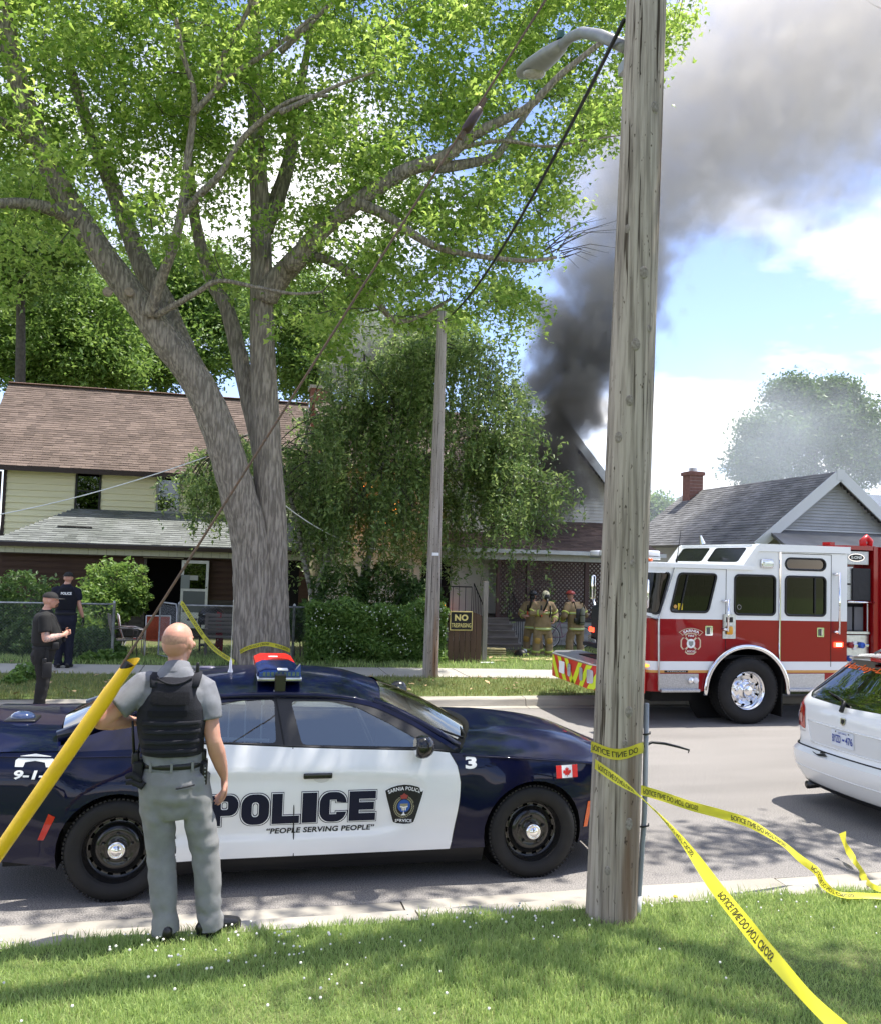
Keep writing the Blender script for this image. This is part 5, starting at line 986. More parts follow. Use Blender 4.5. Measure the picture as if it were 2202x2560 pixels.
# ============================================================ people
SKIN = mat('skin', (.56, .31, .22), .5, col2=(.46, .22, .155), scale=9, contrast=(.3, .75)); SKIN2 = mat('tattooed_skin', (.50, .31, .25), .55, col2=(.25, .20, .19), scale=34, contrast=(.45, .6))
for _m in (SKIN, SKIN2): _m.node_tree.nodes['Principled BSDF'].inputs['Subsurface Weight'].default_value = .12; _m.node_tree.nodes['Principled BSDF'].inputs['Subsurface Scale'].default_value = .01
def V3(p): return Vector(p)
def ctube(mb, pts, rad, n=12):                            # limb with rounded ends
    pts = [V3(p) for p in pts]; rad = [r_ if hasattr(r_, '__len__') else (r_, r_) for r_ in rad]
    d0 = (pts[0]-pts[1]).normalized(); d1 = (pts[-1]-pts[-2]).normalized(); a, b = rad[0], rad[-1]; ma, mb_ = min(a), min(b)
    P_ = [pts[0]+d0*ma*.9, pts[0]+d0*ma*.5]+pts+[pts[-1]+d1*mb_*.5, pts[-1]+d1*mb_*.9]; R_ = [(a[0]*.35, a[1]*.35), (a[0]*.83, a[1]*.83)]+rad+[(b[0]*.83, b[1]*.83), (b[0]*.35, b[1]*.35)]
    mb.tube(P_, R_, n)
def rings(mb, rs, n=28, pw=2.3):                          # torso: (z, cx, cy, half width, half depth)
    vs = []
    for (z, cx_, cy_, hw, hd) in rs:
        for j in range(n):
            a = 2*math.pi*j/n; c_, s_ = math.cos(a), math.sin(a); vs.append((cx_+hw*math.copysign(abs(c_)**(2/pw), c_), cy_+hd*math.copysign(abs(s_)**(2/pw), s_), z))
    k = len(rs); mb.add(vs, [(i*n+j, i*n+(j+1) % n, (i+1)*n+(j+1) % n, (i+1)*n+j) for i in range(k-1) for j in range(n)]+[tuple(range(n-1, -1, -1)), tuple(range((k-1)*n, k*n))])
def wrinkle(me, amp, seed, fr=(34, 60), zone=None):
    n = len(me.vertices); co = np.empty(n*3, np.float32); me.vertices.foreach_get('co', co); co = co.reshape(-1, 3); no = np.empty(n*3, np.float32); me.vertices.foreach_get('normal', no); no = no.reshape(-1, 3); q = np.random.default_rng(seed); d = np.zeros(n)
    for k in range(9):
        dr = q.normal(0, 1, 3)*np.array([.7, .7, 1.1]); dr /= np.linalg.norm(dr); f = q.uniform(*fr); w1_ = co @ dr; w2_ = co @ q.normal(0, 1, 3); d += np.sin(w1_*f+q.uniform(0, 6)+1.8*np.sin(w2_*7+k))*q.uniform(.4, 1)
    d = np.sign(d)*np.abs(d/3.2)**1.3
    m = zone(co) if zone else 1.0
    co2 = co+no*(amp*d*m)[:, None]; me.vertices.foreach_set('co', co2.astype(np.float32).ravel()); me.update(); return me
def hand(mb, w, tip, palm_n, curl=.4, s=1.0, fist=False):
    """palm from wrist w towards tip, palm_n the way the palm faces; fingers curl that way"""
    w, tip = V3(w), V3(tip); d = (tip-w).normalized(); pn = V3(palm_n); pn = (pn-d*pn.dot(d)).normalized(); sd = d.cross(pn)
    ctube(mb, [w, w+d*.045*s, w+d*.088*s], [(.027*s, .018*s), (.040*s, .017*s), (.041*s, .014*s)], 10) if False else mb.tube([w-d*.02, w+d*.02*s, w+d*.06*s, w+d*.095*s, w+d*.1*s], [(.020*s, .026*s), (.018*s, .034*s), (.017*s, .041*s), (.013*s, .040*s), (.006*s, .03*s)], 12, refup=pn)
    for k, (o, L_) in enumerate(((-.030, .072), (-.010, .082), (.011, .077), (.030, .060))):
        b = w+d*(.088*s)+sd*(o*s); c = curl*(1+.12*k); p = [b]; dd = d.copy()
        for sg in (.45, .32, .25): dd = (dd*math.cos(c)+pn*math.sin(c)).normalized(); p.append(p[-1]+dd*(L_*s*sg))
        ctube(mb, p, [.0095*s, .009*s, .0083*s, .0072*s], 8)
    b = w+d*.03*s-sd*.032*s; ctube(mb, [b, b+(d*.5-sd*.62+pn*.35).normalized()*.036*s, b+(d*.9-sd*.62+pn*.55).normalized()*.068*s, b+(d*1.2-sd*.45+pn*.65).normalized()*.09*s], [.014*s, .0125*s, .0105*s, .008*s], 8)
def headmesh(mb, c, yaw=0, pitch=0, s=1.0, jaw=1.0):
    M = Matrix.Translation(V3(c)) @ Matrix.Rotation(yaw, 4, 'Z') @ Matrix.Rotation(pitch, 4, 'X')
    def e(p, r_, n=18, m=12): mb.sphere(M @ V3([q*s for q in p]), [q*s for q in r_], n, m, M.to_3x3().to_4x4())
    e((0, -.008, .022), (.077, .098, .088)); e((0, -.03, .0), (.072, .075, .08)); e((0, .03, -.03), (.062*jaw, .068, .075)); e((0, .045, -.075), (.046*jaw, .045, .035)); e((0, .086, .025), (.05, .02, .018))
    mb.tube([M @ V3((0, .092*s, .018*s)), M @ V3((0, .112*s, -.018*s)), M @ V3((0, .092*s, -.026*s))], [.008*s, .015*s, .012*s], 8)
    e((0, .094, -.052), (.026, .010, .007), 10, 6); e((0, .092, -.064), (.024, .010, .007), 10, 6)
    for q in (-1, 1): e((q*.079, -.005, -.005), (.011, .022, .034), 10, 8); e((q*.05, .068, -.012), (.022, .02, .02), 10, 6)
    return M
def band(path, wd, th, m, nm, par, up_=(0, 0, 1)):        # flat strap following a path
    P_ = [V3(p) for p in path]; mb = MB(); mb.tube(P_, [(wd/2, th/2)]*len(P_), 8, refup=up_); return mb.obj(nm, m, par, True)
def ringpath(z, cx_, cy_, hw, hd, a0=0, a1=2*math.pi, n=40, pw=2.3, dz=0):
    o = []
    for i in range(n+1):
        a = a0+(a1-a0)*i/n; c_, s_ = math.cos(a), math.sin(a); o.append((cx_+hw*math.copysign(abs(c_)**(2/pw), c_), cy_+hd*math.copysign(abs(s_)**(2/pw), s_), z+dz*math.sin(a)))
    return o
def shoe(par, an, toe, m, s=1.0):
    an, toe = V3(an), V3(toe); d = (toe-an); d.z = 0; d.normalize(); mb = MB(); h0 = V3((an.x, an.y, 0))
    mb.tube([h0-d*.085*s+V3((0, 0, .04)), h0-d*.06*s+V3((0, 0, .05)), h0+d*.0+V3((0, 0, .06)), h0+d*.07*s+V3((0, 0, .045)), h0+d*.15*s+V3((0, 0, .034)), h0+d*.19*s+V3((0, 0, .026)), h0+d*.205*s+V3((0, 0, .022))], [(.035, .025), (.05, .036), (.062, .042), (.046, .045), (.034, .048), (.026, .04), (.012, .02)], 14, refup=(0, 0, 1))
    o = mb.obj('shoe', m, par, True); sl = MB(); out = [(h0-d*.095*s, .0), (h0-d*.06*s, .038), (h0+d*.05*s, .04), (h0+d*.14*s, .05), (h0+d*.19*s, .04), (h0+d*.212*s, 0)]; sd = V3((-d.y, d.x, 0)); poly = [(p+sd*w_) for p, w_ in out]+[(p-sd*w_) for p, w_ in out[::-1][1:-1]]
    n = len(poly); sl.add([(p.x, p.y, 0) for p in poly]+[(p.x, p.y, .02) for p in poly], [tuple(range(n)), tuple(range(n, 2*n))]+[(i, (i+1) % n, n+(i+1) % n, n+i) for i in range(n)]); sl.obj('sole', BLACK, o); return o
def build(par, J, torso, o):
    """body (one mesh) and clothes over it. J: joints, torso: rings, o: outfit"""
    skin = MB(); rings(skin, [(z, a, b, c*.9, d*.88) for z, a, b, c, d in torso]); nb = J['neck']; hdp = V3(J['head'])
    ctube(skin, [V3(nb)-V3((0, .0, .06)), V3(nb)+V3((0, .0, .02)), hdp-V3((0, .012, .06))], [(.06, .062), (.056, .058), (.056, .058)], 16)
    headmesh(skin, hdp, J.get('yaw', 0), J.get('pitch', 0), J.get('hs', 1), o.get('jaw', 1))
    k = o.get('bulk', 1)
    for s in 'LR':
        ctube(skin, [J['sh'+s], V3(J['sh'+s]).lerp(V3(J['el'+s]), .5), J['el'+s]], [.055*k, .052*k, .041*k], 14); e, w_ = V3(J['el'+s]), V3(J['wr'+s]); ctube(skin, [e, e.lerp(w_, .3), e.lerp(w_, .7), w_], [.042*k, .046*k, .036*k, (.024, .030)], 14)
        if not o.get('gloves', '') or s not in o['gloves']: hand(skin, w_, J['ha'+s], J['pn'+s], J.get('curl'+s, .35), o.get('hand', 1.05))
        ctube(skin, [J['hip'+s], J['kn'+s], J['an'+s]], [.075, .05, .036], 12)
        a = V3(J['an'+s]); t = V3(J['toe'+s]); ctube(skin, [a-V3((0, 0, .01)), a.lerp(t, .6)-V3((0, 0, .02))], [.036, .03], 8)
    body = mobj('person', remesh(skin, o.get('voxel', .0065), 5 if 'cv' in o else 2, .5), o.get('skin', SKIN), None, True); body.parent = par; body.name = 'body'
    # trousers
    tr = MB(); pel = o['pelvis']; rings(tr, pel)
    for s in 'LR':
        h, kn, an = V3(J['hip'+s]), V3(J['kn'+s]), V3(J['an'+s]); r0_, r1, r2, r3 = o.get('leg', (.102, .078, .066, .07)); hem = V3((an.x, an.y, o.get('hem', .035)))
        tr.tube([h+V3((0, 0, .08)), h, h.lerp(kn, .5), kn, kn.lerp(hem, .35), kn.lerp(hem, .75), hem], [(r0_*.9, r0_), (r0_, r0_*1.06), ((r0_+r1)/2, (r0_+r1)/2*1.03), (r1, r1), (r1*.98, r1*1.03), (r2, r2*1.05), (r3, r3*1.12)], 22)
    me = remesh(tr, o.get('cv', .016), 6 if 'cv' in o else 3, .5); wrinkle(me, o.get('wr', .0065)*.5, 8, (60, 110), lambda c: .5+.8*np.exp(-((c[:, 2]-.15)/.14)**2)+.8*np.exp(-((c[:, 2]-.75)/.12)**2)); wrinkle(me, o.get('wr', .0065), 3, (30, 62), lambda c: .45+.9*np.exp(-((c[:, 2]-.72)/.10)**2)+.7*np.exp(-((c[:, 2]-.46)/.08)**2)+1.1*np.exp(-((c[:, 2]-.10)/.09)**2)); mobj('trousers', me, o['trousers'], par, True)
    # shirt with sleeves
    sh = MB(); rings(sh, [(z, a, b, c+.008, d+.010) for z, a, b, c, d in torso if z > o.get('tuck', 1.0)-.03])
    for s in 'LR':
        a, e = V3(J['sh'+s]), V3(J['el'+s]); f = o.get('sleeve', .62); sr = o.get('sr', (.076, .07, .066)); cc = V3((0, a.y, a.z+.03))
        if f > 1:
            w_ = V3(J['wr'+s]); ctube(sh, [cc.lerp(a, .55), a, a.lerp(e, .5), e], [sr[0]*.95, sr[0], sr[1], sr[2]], 16); ctube(sh, [e, e.lerp(w_, .5), e.lerp(w_, .93)], [sr[2], sr[2]*.95, sr[2]*.86], 16)
        else: sh.tube([cc.lerp(a, .45), cc.lerp(a, .8), a, a.lerp(e, f*.5), a.lerp(e, f*.9), a.lerp(e, f)], [(.05, .06), (sr[0]*.93, sr[0]), (sr[0], sr[0]), (sr[1], sr[1]*1.05), (sr[2], sr[2]*1.08), (sr[2]*.98, sr[2]*1.06)], 20)
    me = remesh(sh, o.get('cv', .015), 5 if 'cv' in o else 3, .5); wrinkle(me, o.get('wrs', .005), 11, (24, 46)); mobj('shirt', me, o['shirt'], par, True)
    return body
CAPB = mat('cap_cloth', (.02, .0185, .0175), .85); POLO = mat('grey_polo', (.205, .21, .232), .8, var=.25, scale=14, bump=.002, bscale=300); VEST = mat('navy_vest', (.006, .0065, .011), .85, col2=(.012, .0125, .019), scale=8, bump=.003, bscale=220); CHINO = mat('grey_chinos', (.235, .235, .232), .85, col2=(.19, .19, .188), scale=10, bump=.0015, bscale=260); LEATH = mat('black_leather', (.010, .010, .011), .32); WEB = mat('black_webbing', (.012, .012, .013), .8)
# ---- the man in the grey polo, seen from behind
HM = empty('person', (-.265, 5.60, .14), label='bald person in grey polo and dark vest standing on the near kerb, hand on hip', cat='person')
J = dict(neck=(0, .0, 1.585), head=(-.003, .03, 1.738), yaw=-.42, pitch=-.02, hs=1.12, shL=(-.178, 0, 1.487), shR=(.160, 0, 1.472), elL=(-.415, -.07, 1.285), elR=(.232, -.06, 1.165), wrL=(-.225, .135, 1.245), haL=(-.12, .175, 1.235), pnL=(0, 0, -1), wrR=(.305, .02, .925), haR=(.312, .055, .80), pnR=(-.75, -.15, -.1), curlR=.42, curlL=.5,
         hipL=(-.088, 0, .88), hipR=(.118, 0, .88), knL=(-.045, .02, .485), knR=(.215, .01, .49), anL=(.005, -.02, .075), anR=(.262, -.01, .075), toeL=(-.02, .16, .02), toeR=(.40, .08, .02))
torso = [(.98, .0, 0, .160, .112), (1.06, -.002, 0, .163, .115), (1.15, -.010, 0, .172, .122), (1.27, -.014, 0, .190, .130), (1.38, -.014, -.005, .200, .132), (1.46, -.010, -.008, .192, .118), (1.52, -.006, -.006, .150, .095), (1.56, -.003, 0, .098, .078), (1.60, 0, .005, .068, .068)]
pel = [(.70, .018, 0, .10, .10), (.76, .018, 0, .185, .118), (.84, .014, -.008, .196, .132), (.92, .006, -.010, .182, .132), (1.0, .0, 0, .168, .120), (1.045, .0, 0, .165, .117)]
build(HM, J, torso, dict(pelvis=pel, trousers=CHINO, shirt=POLO, sleeve=.63, sr=(.083, .082, .080), leg=(.108, .084, .074, .080), hem=.03, wr=.0065, wrs=.008, hand=1.12, bulk=1.12, voxel=.0065, cv=.008))
vm = MB(); rings(vm, [(1.085, -.006, -.004, .176, .142), (1.15, -.010, -.004, .186, .148), (1.27, -.014, -.006, .206, .156), (1.36, -.014, -.010, .196, .156), (1.43, -.012, -.012, .168, .146), (1.50, -.008, -.014, .142, .124), (1.545, -.004, -.004, .118, .10), (1.555, -.004, 0, .10, .09)], 40, 2.8)
me = remesh(vm, .008, 4); wrinkle(me, .004, 5, (20, 40)); vest = mobj('vest', me, VEST, HM, True, label='dark body armour vest')
for s in (-1, 1):
    MB().tube([(s*.100-.004, -.115, 1.49), (s*.110, -.075, 1.540), (s*.112, -.02, 1.558), (s*.11, .05, 1.55), (s*.10, .11, 1.49)], [(.009, .04)]*5, 8).obj('shoulder_strap', VEST, vest, True)
def vback(off):                                            # the back of the vest as a surface (x, z)
    def f(x, z):
        hw = interp([(1.08, .176), (1.27, .206), (1.36, .198), (1.43, .170), (1.5, .142)], z); hd = interp([(1.08, .148), (1.15, .154), (1.27, .164), (1.36, .168), (1.43, .160), (1.5, .140), (1.56, .10)], z); t = min(.999, abs(x+.012)/hw); return (x, -hd*(1-t**2.8)**(1/2.8)-off-.006, z)
    return f
VELC = mat('velcro_black', (.006, .006, .009), 1.0, bump=.003, bscale=400)
mobj('velcro_panel', panel(rrect(-.135, 1.395, .085, 1.465, .005), (), vback(.004), .03), VELC, vest); mobj('velcro_panel', panel(rrect(-.15, 1.325, .075, 1.36, .004), (), vback(.004), .03), VELC, vest)
for z in (1.285, 1.235, 1.175, 1.12):
    f = vback(.003); band([f(x, z) for x in np.linspace(-.175, .155, 18)], .026, .007, VEST, 'webbing_row', vest)
MB().tube([vback(.001)(x, 1.545-.035*(1-((x+.01)/.1)**2)) for x in np.linspace(-.105, .095, 12)], .007, 6).obj('neck_binding', VEST, vest, True)
# collar
mb = MB(); vs = []; n = 26
for i in range(n+1):
    a = 2*math.pi*i/n; c_, s_ = math.cos(a), math.sin(a); up_z = .022*(-s_); vs += [(.079*c_, .012+.083*s_, 1.565+up_z*.4), (.066*c_, .014+.070*s_, 1.622+up_z), (.071*c_, .012+.075*s_, 1.620+up_z), (.094*c_, .008+.097*s_, 1.568+up_z*.5)]
mb.add(vs, [(4*i+j, 4*i+j+1, 4*i+j+5, 4*i+j+4) for i in range(n) for j in range(3)]); mb.obj('collar', POLO, HM, True)
belt = band(ringpath(1.022, .0, 0, .171, .123), .036, .012, LEATH, 'belt', HM)
for a in (-.9, -1.5708, -2.25): p = ringpath(1.02, 0, 0, .178, .130, a, a+.01, 1)[0]; MB().cbox((0, 0, 0), (.014, .012, .055), Matrix.Translation(p) @ Matrix.Rotation(a+1.5708, 4, 'Z')).obj('belt_loop', CHINO, HM)
def tback(off):
    def f(x, z):
        hw = interp([(.76, .185), (.84, .196), (.92, .182), (1.0, .168)], z); hd = interp([(.76, .118), (.84, .14), (.92, .142), (1.0, .12)], z); t = min(.99, abs(x-.01)/hw); return (x, -.008-hd*(1-t**2.3)**(1/2.3)-off, z)
    return f
MB().tube([tback(.003)(x, .905+.12*(x-.03)) for x in np.linspace(.03, .135, 8)], .005, 6).obj('back_pocket', mat('pocket_dark', (.03, .03, .035), .9), HM); MB().tube([tback(.002)(x, .893+.12*(x-.03)) for x in np.linspace(.03, .135, 8)], .004, 6).obj('pocket_welt', CHINO, HM)
# gear on the belt
g = MB().rbox((-.225, -.07, .90), (-.165, .06, 1.045), .015).obj('radio_pouch', WEB, HM, True); MB().rbox((-.235, -.05, 1.02), (-.19, .02, 1.10), .012).obj('radio', BLACK, g, True); MB().tube([(-.222, -.04, 1.09), (-.232, -.045, 1.20), (-.238, -.05, 1.285)], [.009, .008, .006], 8).obj('radio_antenna', BLACK, g, True); MB().tube([(-.20, -.01, 1.09), (-.195, -.03, 1.15), (-.175, -.05, 1.17)], .005, 6).obj('radio_cord', BLACK, g)
MB().tube([(-.26, -.09, .965), (-.225, -.08, .975), (-.19, -.08, .95), (-.17, -.09, .935)], [.014, .022, .022, .014], 8).obj('key_holder', WEB, g, True); MB().tube([(-.255, -.085, .93), (-.215, -.085, .935), (-.165, -.10, .91), (-.15, -.095, .935)], [.012, .016, .02, .012], 8).obj('glove_pouch', WEB, g, True)
h = MB().rbox((.150, -.06, .86), (.205, .06, 1.04), .015).obj('holster', WEB, HM, True); MB().rbox((.175, -.075, .90), (.205, -.03, 1.03), .008).obj('magazine_pouch', LEATH, h, True); MB().rbox((.155, -.04, 1.02), (.195, .03, 1.10), .012).obj('pistol_grip', BLACK, h, True); MB().rbox((.15, -.055, 1.09), (.178, .0, 1.16), .01).obj('torch', WEB, h, True)
for q in range(5): MB().sphere((.191, -.078, .915+q*.022), .005, 8, 5).obj('stud', GALV, h)
MB().rbox((.110, -.03, 1.555), (.130, -.01, 1.625), .006).obj('shoulder_microphone', BLACK, HM, True)
shoe(HM, J['anL'], J['toeL'], LEATH); shoe(HM, J['anR'], J['toeR'], LEATH)
mb = MB(); hc = V3(J['head']); 
STUB = mat('stubble', (.44, .255, .185), .75, col2=(.36, .20, .145), scale=60)
M = Matrix.Translation(hc) @ Matrix.Rotation(J['yaw'], 4, 'Z'); vs = []; n = 22; rows = 8
for i in range(rows+1):
    for j in range(n+1):
        a = R(200)+R(140)*j/n; el = -.78+1.1*i/rows-.35*abs(j/n-.5)*(i/rows); r_ = (.0785*1.12, .0995*1.12, .0895*1.12); vs.append(M @ V3((r_[0]*math.cos(el)*math.cos(a), -.009+r_[1]*math.cos(el)*math.sin(a), .0245+r_[2]*math.sin(el))))
mb.add(vs, [(i*(n+1)+j, i*(n+1)+j+1, (i+1)*(n+1)+j+1, (i+1)*(n+1)+j) for i in range(rows) for j in range(n)]); mb.obj('cropped_hair', STUB, HM, True)
# ---- generic pieces for the others
def cap(par, c, yaw, m, s=1.0, pitch=0):
    M = Matrix.Translation(V3(c)) @ Matrix.Rotation(yaw, 4, 'Z') @ Matrix.Rotation(pitch, 4, 'X'); mb = MB(); n = 24; vs = []
    for i in range(8):
        el = i/7*math.pi/2
        for j in range(n): a = 2*math.pi*j/n; vs.append(M @ V3((.090*s*math.cos(el)*math.cos(a), -.006+.110*s*math.cos(el)*math.sin(a), .035*s+.088*s*math.sin(el))))
    mb.add(vs, [(i*n+j, i*n+(j+1) % n, (i+1)*n+(j+1) % n, (i+1)*n+j) for i in range(7) for j in range(n)]); o = mb.obj('cap', m, par, True)
    mb = MB(); vs = []
    for i in range(13):
        a = R(25)+R(130)*i/12; vs += [M @ V3((.090*s*math.cos(a), -.006+.110*s*math.sin(a), .037*s)), M @ V3((.088*s*math.cos(a), .02+.175*s*math.sin(a)**.7, .020*s+.015*math.sin(a))), M @ V3((.088*s*math.cos(a), .02+.175*s*math.sin(a)**.7, .015*s+.015*math.sin(a)))]
    mb.add(vs, [(3*i+j, 3*i+j+1, 3*i+j+4, 3*i+j+3) for i in range(12) for j in range(2)]); mb.obj('brim', m, o, True); return o
def eyes(par, hc, yaw, s=1):
    M = Matrix.Translation(V3(hc)) @ Matrix.Rotation(yaw, 4, 'Z')
    for q in (-1, 1): MB().sphere(M @ V3((q*.03*s, .084*s, .012*s)), .011*s, 10, 6).obj('eye', mat('eye_dark', (.05, .035, .03), .2), par, True)
BLKU = mat('black_uniform', (.006, .006, .0065), .85, col2=(.011, .0105, .0105), scale=6); NAVU = mat('navy_uniform', (.004, .005, .014), .85, col2=(.007, .008, .020), scale=6)
# ---- officer with ball cap, side on
O1 = empty('person', (-2.62, 14.4, 0), R(-78), label='officer in black uniform and ball cap standing in the road, side on', cat='person')
J = dict(neck=(0, .0, 1.49), head=(0, .05, 1.645), yaw=-.15, pitch=-.12, hs=1.06, shL=(-.20, -.02, 1.40), shR=(.20, -.02, 1.40), elL=(-.27, -.02, 1.10), elR=(.28, .0, 1.085), wrL=(-.06, .27, 1.14), wrR=(.12, .25, 1.13), haL=(.0, .36, 1.17), haR=(.02, .34, 1.17), pnL=(1, -.3, 0), pnR=(-1, -.3, 0), curlL=.7, curlR=.7,
         hipL=(-.11, -.03, .86), hipR=(.11, -.03, .86), knL=(-.12, .03, .46), knR=(.12, .0, .46), anL=(-.13, -.05, .08), anR=(.13, -.04, .08), toeL=(-.15, .15, .02), toeR=(.16, .15, .02))
torso = [(.90, 0, .02, .185, .17), (1.0, 0, .035, .195, .19), (1.12, 0, .03, .20, .19), (1.25, 0, .01, .205, .165), (1.35, 0, -.01, .205, .145), (1.42, 0, -.015, .17, .115), (1.47, 0, -.005, .10, .08), (1.51, 0, 0, .07, .07)]
pel = [(.66, 0, -.02, .12, .12), (.72, 0, -.02, .20, .15), (.82, 0, -.02, .205, .17), (.92, 0, .01, .195, .165), (.96, 0, .02, .19, .165)]
build(O1, J, torso, dict(pelvis=pel, trousers=BLKU, shirt=BLKU, sleeve=.72, sr=(.092, .09, .088), leg=(.118, .09, .078, .085), bulk=1.25, tuck=.92, voxel=.0105, jaw=1.1)); _b = O1.children[0].data; _b.materials.append(SKIN2)
for _p in _b.polygons:
    if _p.center.z < 1.19 and _p.center.y > -.02 and _p.center.y < .22: _p.material_index = 1
vm = MB(); rings(vm, [(.99, 0, .03, .208, .215), (1.12, 0, .025, .215, .215), (1.25, 0, .005, .218, .19), (1.35, 0, -.012, .20, .17), (1.42, 0, -.015, .16, .145), (1.46, 0, -.01, .12, .11)], 36, 2.8); vest = mobj('vest', remesh(vm, .017, 2), mat('charcoal_vest', (.012, .0118, .0118), .85), O1, True)
mobj('back_lettering', text_fit('POLICE', (-.12, 1.27, .12, 1.34), lambda x, z: (x, -.185-.006+.5*x*x*.4, z), .03, .03), mat('reflective_grey', (.30, .34, .38), .5), vest)
cap(O1, J['head'], J['yaw'], CAPB, 1.05, -.06); eyes(O1, J['head'], J['yaw'], 1.06)
MB().sphere(Matrix.Translation(V3(J['head'])) @ V3((0, .055, -.07)), (.052, .058, .045), 14, 8).obj('beard', mat('beard_brown', (.16, .08, .045), .9), O1, True)
mobj('shoulder_patch', panel(disc(.048, 18), (), lambda u, v: (.292, u-.005, 1.28+v*1.1)), mat('patch_grey', (.22, .21, .21), .7), O1); mobj('patch_crest', panel(disc(.026, 14), (), lambda u, v: (.295, u-.005, 1.28+v*1.1)), mat('patch_pale', (.45, .40, .38), .7), O1)
band(ringpath(.935, 0, .012, .203, .178), .05, .02, WEB, 'duty_belt', O1); hs = MB().rbox((.20, -.02, .50), (.265, .11, .74), .02).obj('thigh_holster', WEB, O1, True); MB().rbox((.225, -.03, .70), (.262, .03, .80), .012).obj('pistol_grip', BLACK, hs, True); MB().box((.205, .01, .72), (.225, .06, .92)).obj('holster_strap', WEB, hs)
MB().rbox((.205, .10, .93), (.255, .19, 1.03), .015).obj('belt_pouch', WEB, O1, True); MB().rbox((-.06, .24, 1.02), (.08, .29, 1.12), .02).obj('front_pouch', WEB, vest, True)
band([(.14, .02, 1.47), (.16, .12, 1.40), (.15, .20, 1.25), (.10, .24, 1.12)], .012, .008, WEB, 'radio_cord', O1)
shoe(O1, J['anL'], J['toeL'], LEATH, 1.1); shoe(O1, J['anR'], J['toeR'], LEATH, 1.1)
# ---- officer seen from behind on the pavement
O2 = empty('person', (-2.97, 18.2, .16), R(8), label='officer in navy uniform seen from behind on the pavement beside the bushes', cat='person')
J = dict(neck=(0, 0, 1.575), head=(.02, .03, 1.705), yaw=-.1, hs=1.0, shL=(-.19, 0, 1.475), shR=(.19, 0, 1.465), elL=(-.25, .02, 1.20), elR=(.235, -.02, 1.20), wrL=(-.18, .22, 1.16), wrR=(.315, .03, .95), haL=(-.1, .28, 1.18), haR=(.345, .05, .82), pnL=(1, 0, 0), pnR=(-1, 0, 0),
         hipL=(-.095, 0, .92), hipR=(.105, 0, .92), knL=(-.09, .01, .50), knR=(.10, 0, .50), anL=(-.085, -.01, .08), anR=(.095, -.02, .08), toeL=(-.11, .16, .02), toeR=(.14, .15, .02))
torso = [(1.0, 0, 0, .17, .12), (1.08, 0, 0, .172, .122), (1.2, 0, 0, .185, .13), (1.34, 0, 0, .205, .135), (1.44, 0, -.005, .20, .12), (1.51, 0, 0, .15, .095), (1.55, 0, 0, .09, .075), (1.59, 0, 0, .066, .066)]
pel = [(.74, 0, 0, .10, .10), (.80, 0, 0, .19, .12), (.88, 0, -.01, .195, .135), (.96, 0, 0, .18, .13), (1.06, 0, 0, .172, .122)]
build(O2, J, torso, dict(pelvis=pel, trousers=NAVU, shirt=NAVU, sleeve=.70, sr=(.08, .078, .076), leg=(.105, .08, .072, .078), gloves='R', voxel=.012))
gl = MB(); hand(gl, J['wrR'], J['haR'], J['pnR'], .3, 1.1); mobj('glove', remesh(gl, .006, 3), BLACK, O2, True)
vm = MB(); rings(vm, [(1.10, 0, -.002, .182, .145), (1.2, 0, -.002, .198, .152), (1.34, 0, -.004, .212, .158), (1.43, 0, -.006, .18, .145), (1.5, 0, -.004, .14, .12), (1.54, 0, 0, .11, .09)], 36, 2.8); vest = mobj('vest', remesh(vm, .017, 2), mat('navy_armour', (.004, .0045, .009), .9), O2, True)
mobj('back_lettering', text_fit('POLICE', (-.095, 1.395, .095, 1.445), lambda x, z: (x, -.168, z), .04, .04), mat('reflective_white', (.85, .85, .85), .5), vest); mobj('shoulder_patch', panel(disc(.035, 14, (0, 0), 1.4), (), lambda u, v: (.268, u-.02, 1.36+v)), mat('patch_blue', (.15, .18, .25), .7), O2)
cap(O2, J['head'], J['yaw'], CAPB); band(ringpath(1.03, 0, 0, .178, .13), .055, .02, WEB, 'duty_belt', O2); MB().rbox((.17, -.05, .86), (.215, .04, 1.04), .015).obj('holster', WEB, O2, True); shoe(O2, J['anL'], J['toeL'], LEATH, 1.05); shoe(O2, J['anR'], J['toeR'], LEATH, 1.05)
# ---- someone bending down at the very edge of the picture: only an elbow comes into view
O3 = empty('person', (-3.86, 14.5, 0), R(-90), label='bare elbow of a crouching person at the extreme left edge', cat='person')
J = dict(neck=(0, .18, .86), head=(0, .30, .95), yaw=0, pitch=-.5, shL=(-.18, .12, .80), shR=(.18, .12, .80), elL=(-.25, .40, .50), elR=(.25, .62, .30), wrL=(-.1, .55, .40), wrR=(.10, .42, .36), haL=(0, .6, .42), haR=(.0, .36, .40), pnL=(1, 0, 0), pnR=(-1, 0, 0), hipL=(-.1, -.16, .42), hipR=(.1, -.16, .42), knL=(-.15, .25, .46), knR=(.15, .25, .46), anL=(-.13, .0, .08), anR=(.13, .0, .08), toeL=(-.15, .18, .02), toeR=(.15, .18, .02))
torso = [(.36, 0, -.14, .16, .12), (.46, 0, -.10, .17, .13), (.6, 0, -.01, .18, .13), (.74, 0, .09, .19, .13), (.80, 0, .14, .15, .10), (.86, 0, .18, .07, .07)]
build(O3, J, torso, dict(pelvis=[(.30, 0, -.17, .12, .10), (.38, 0, -.16, .18, .13), (.48, 0, -.10, .17, .13)], trousers=NAVU, shirt=NAVU, tuck=.40, sleeve=.55, voxel=.015)); shoe(O3, J['anL'], J['toeL'], LEATH); shoe(O3, J['anR'], J['toeR'], LEATH)
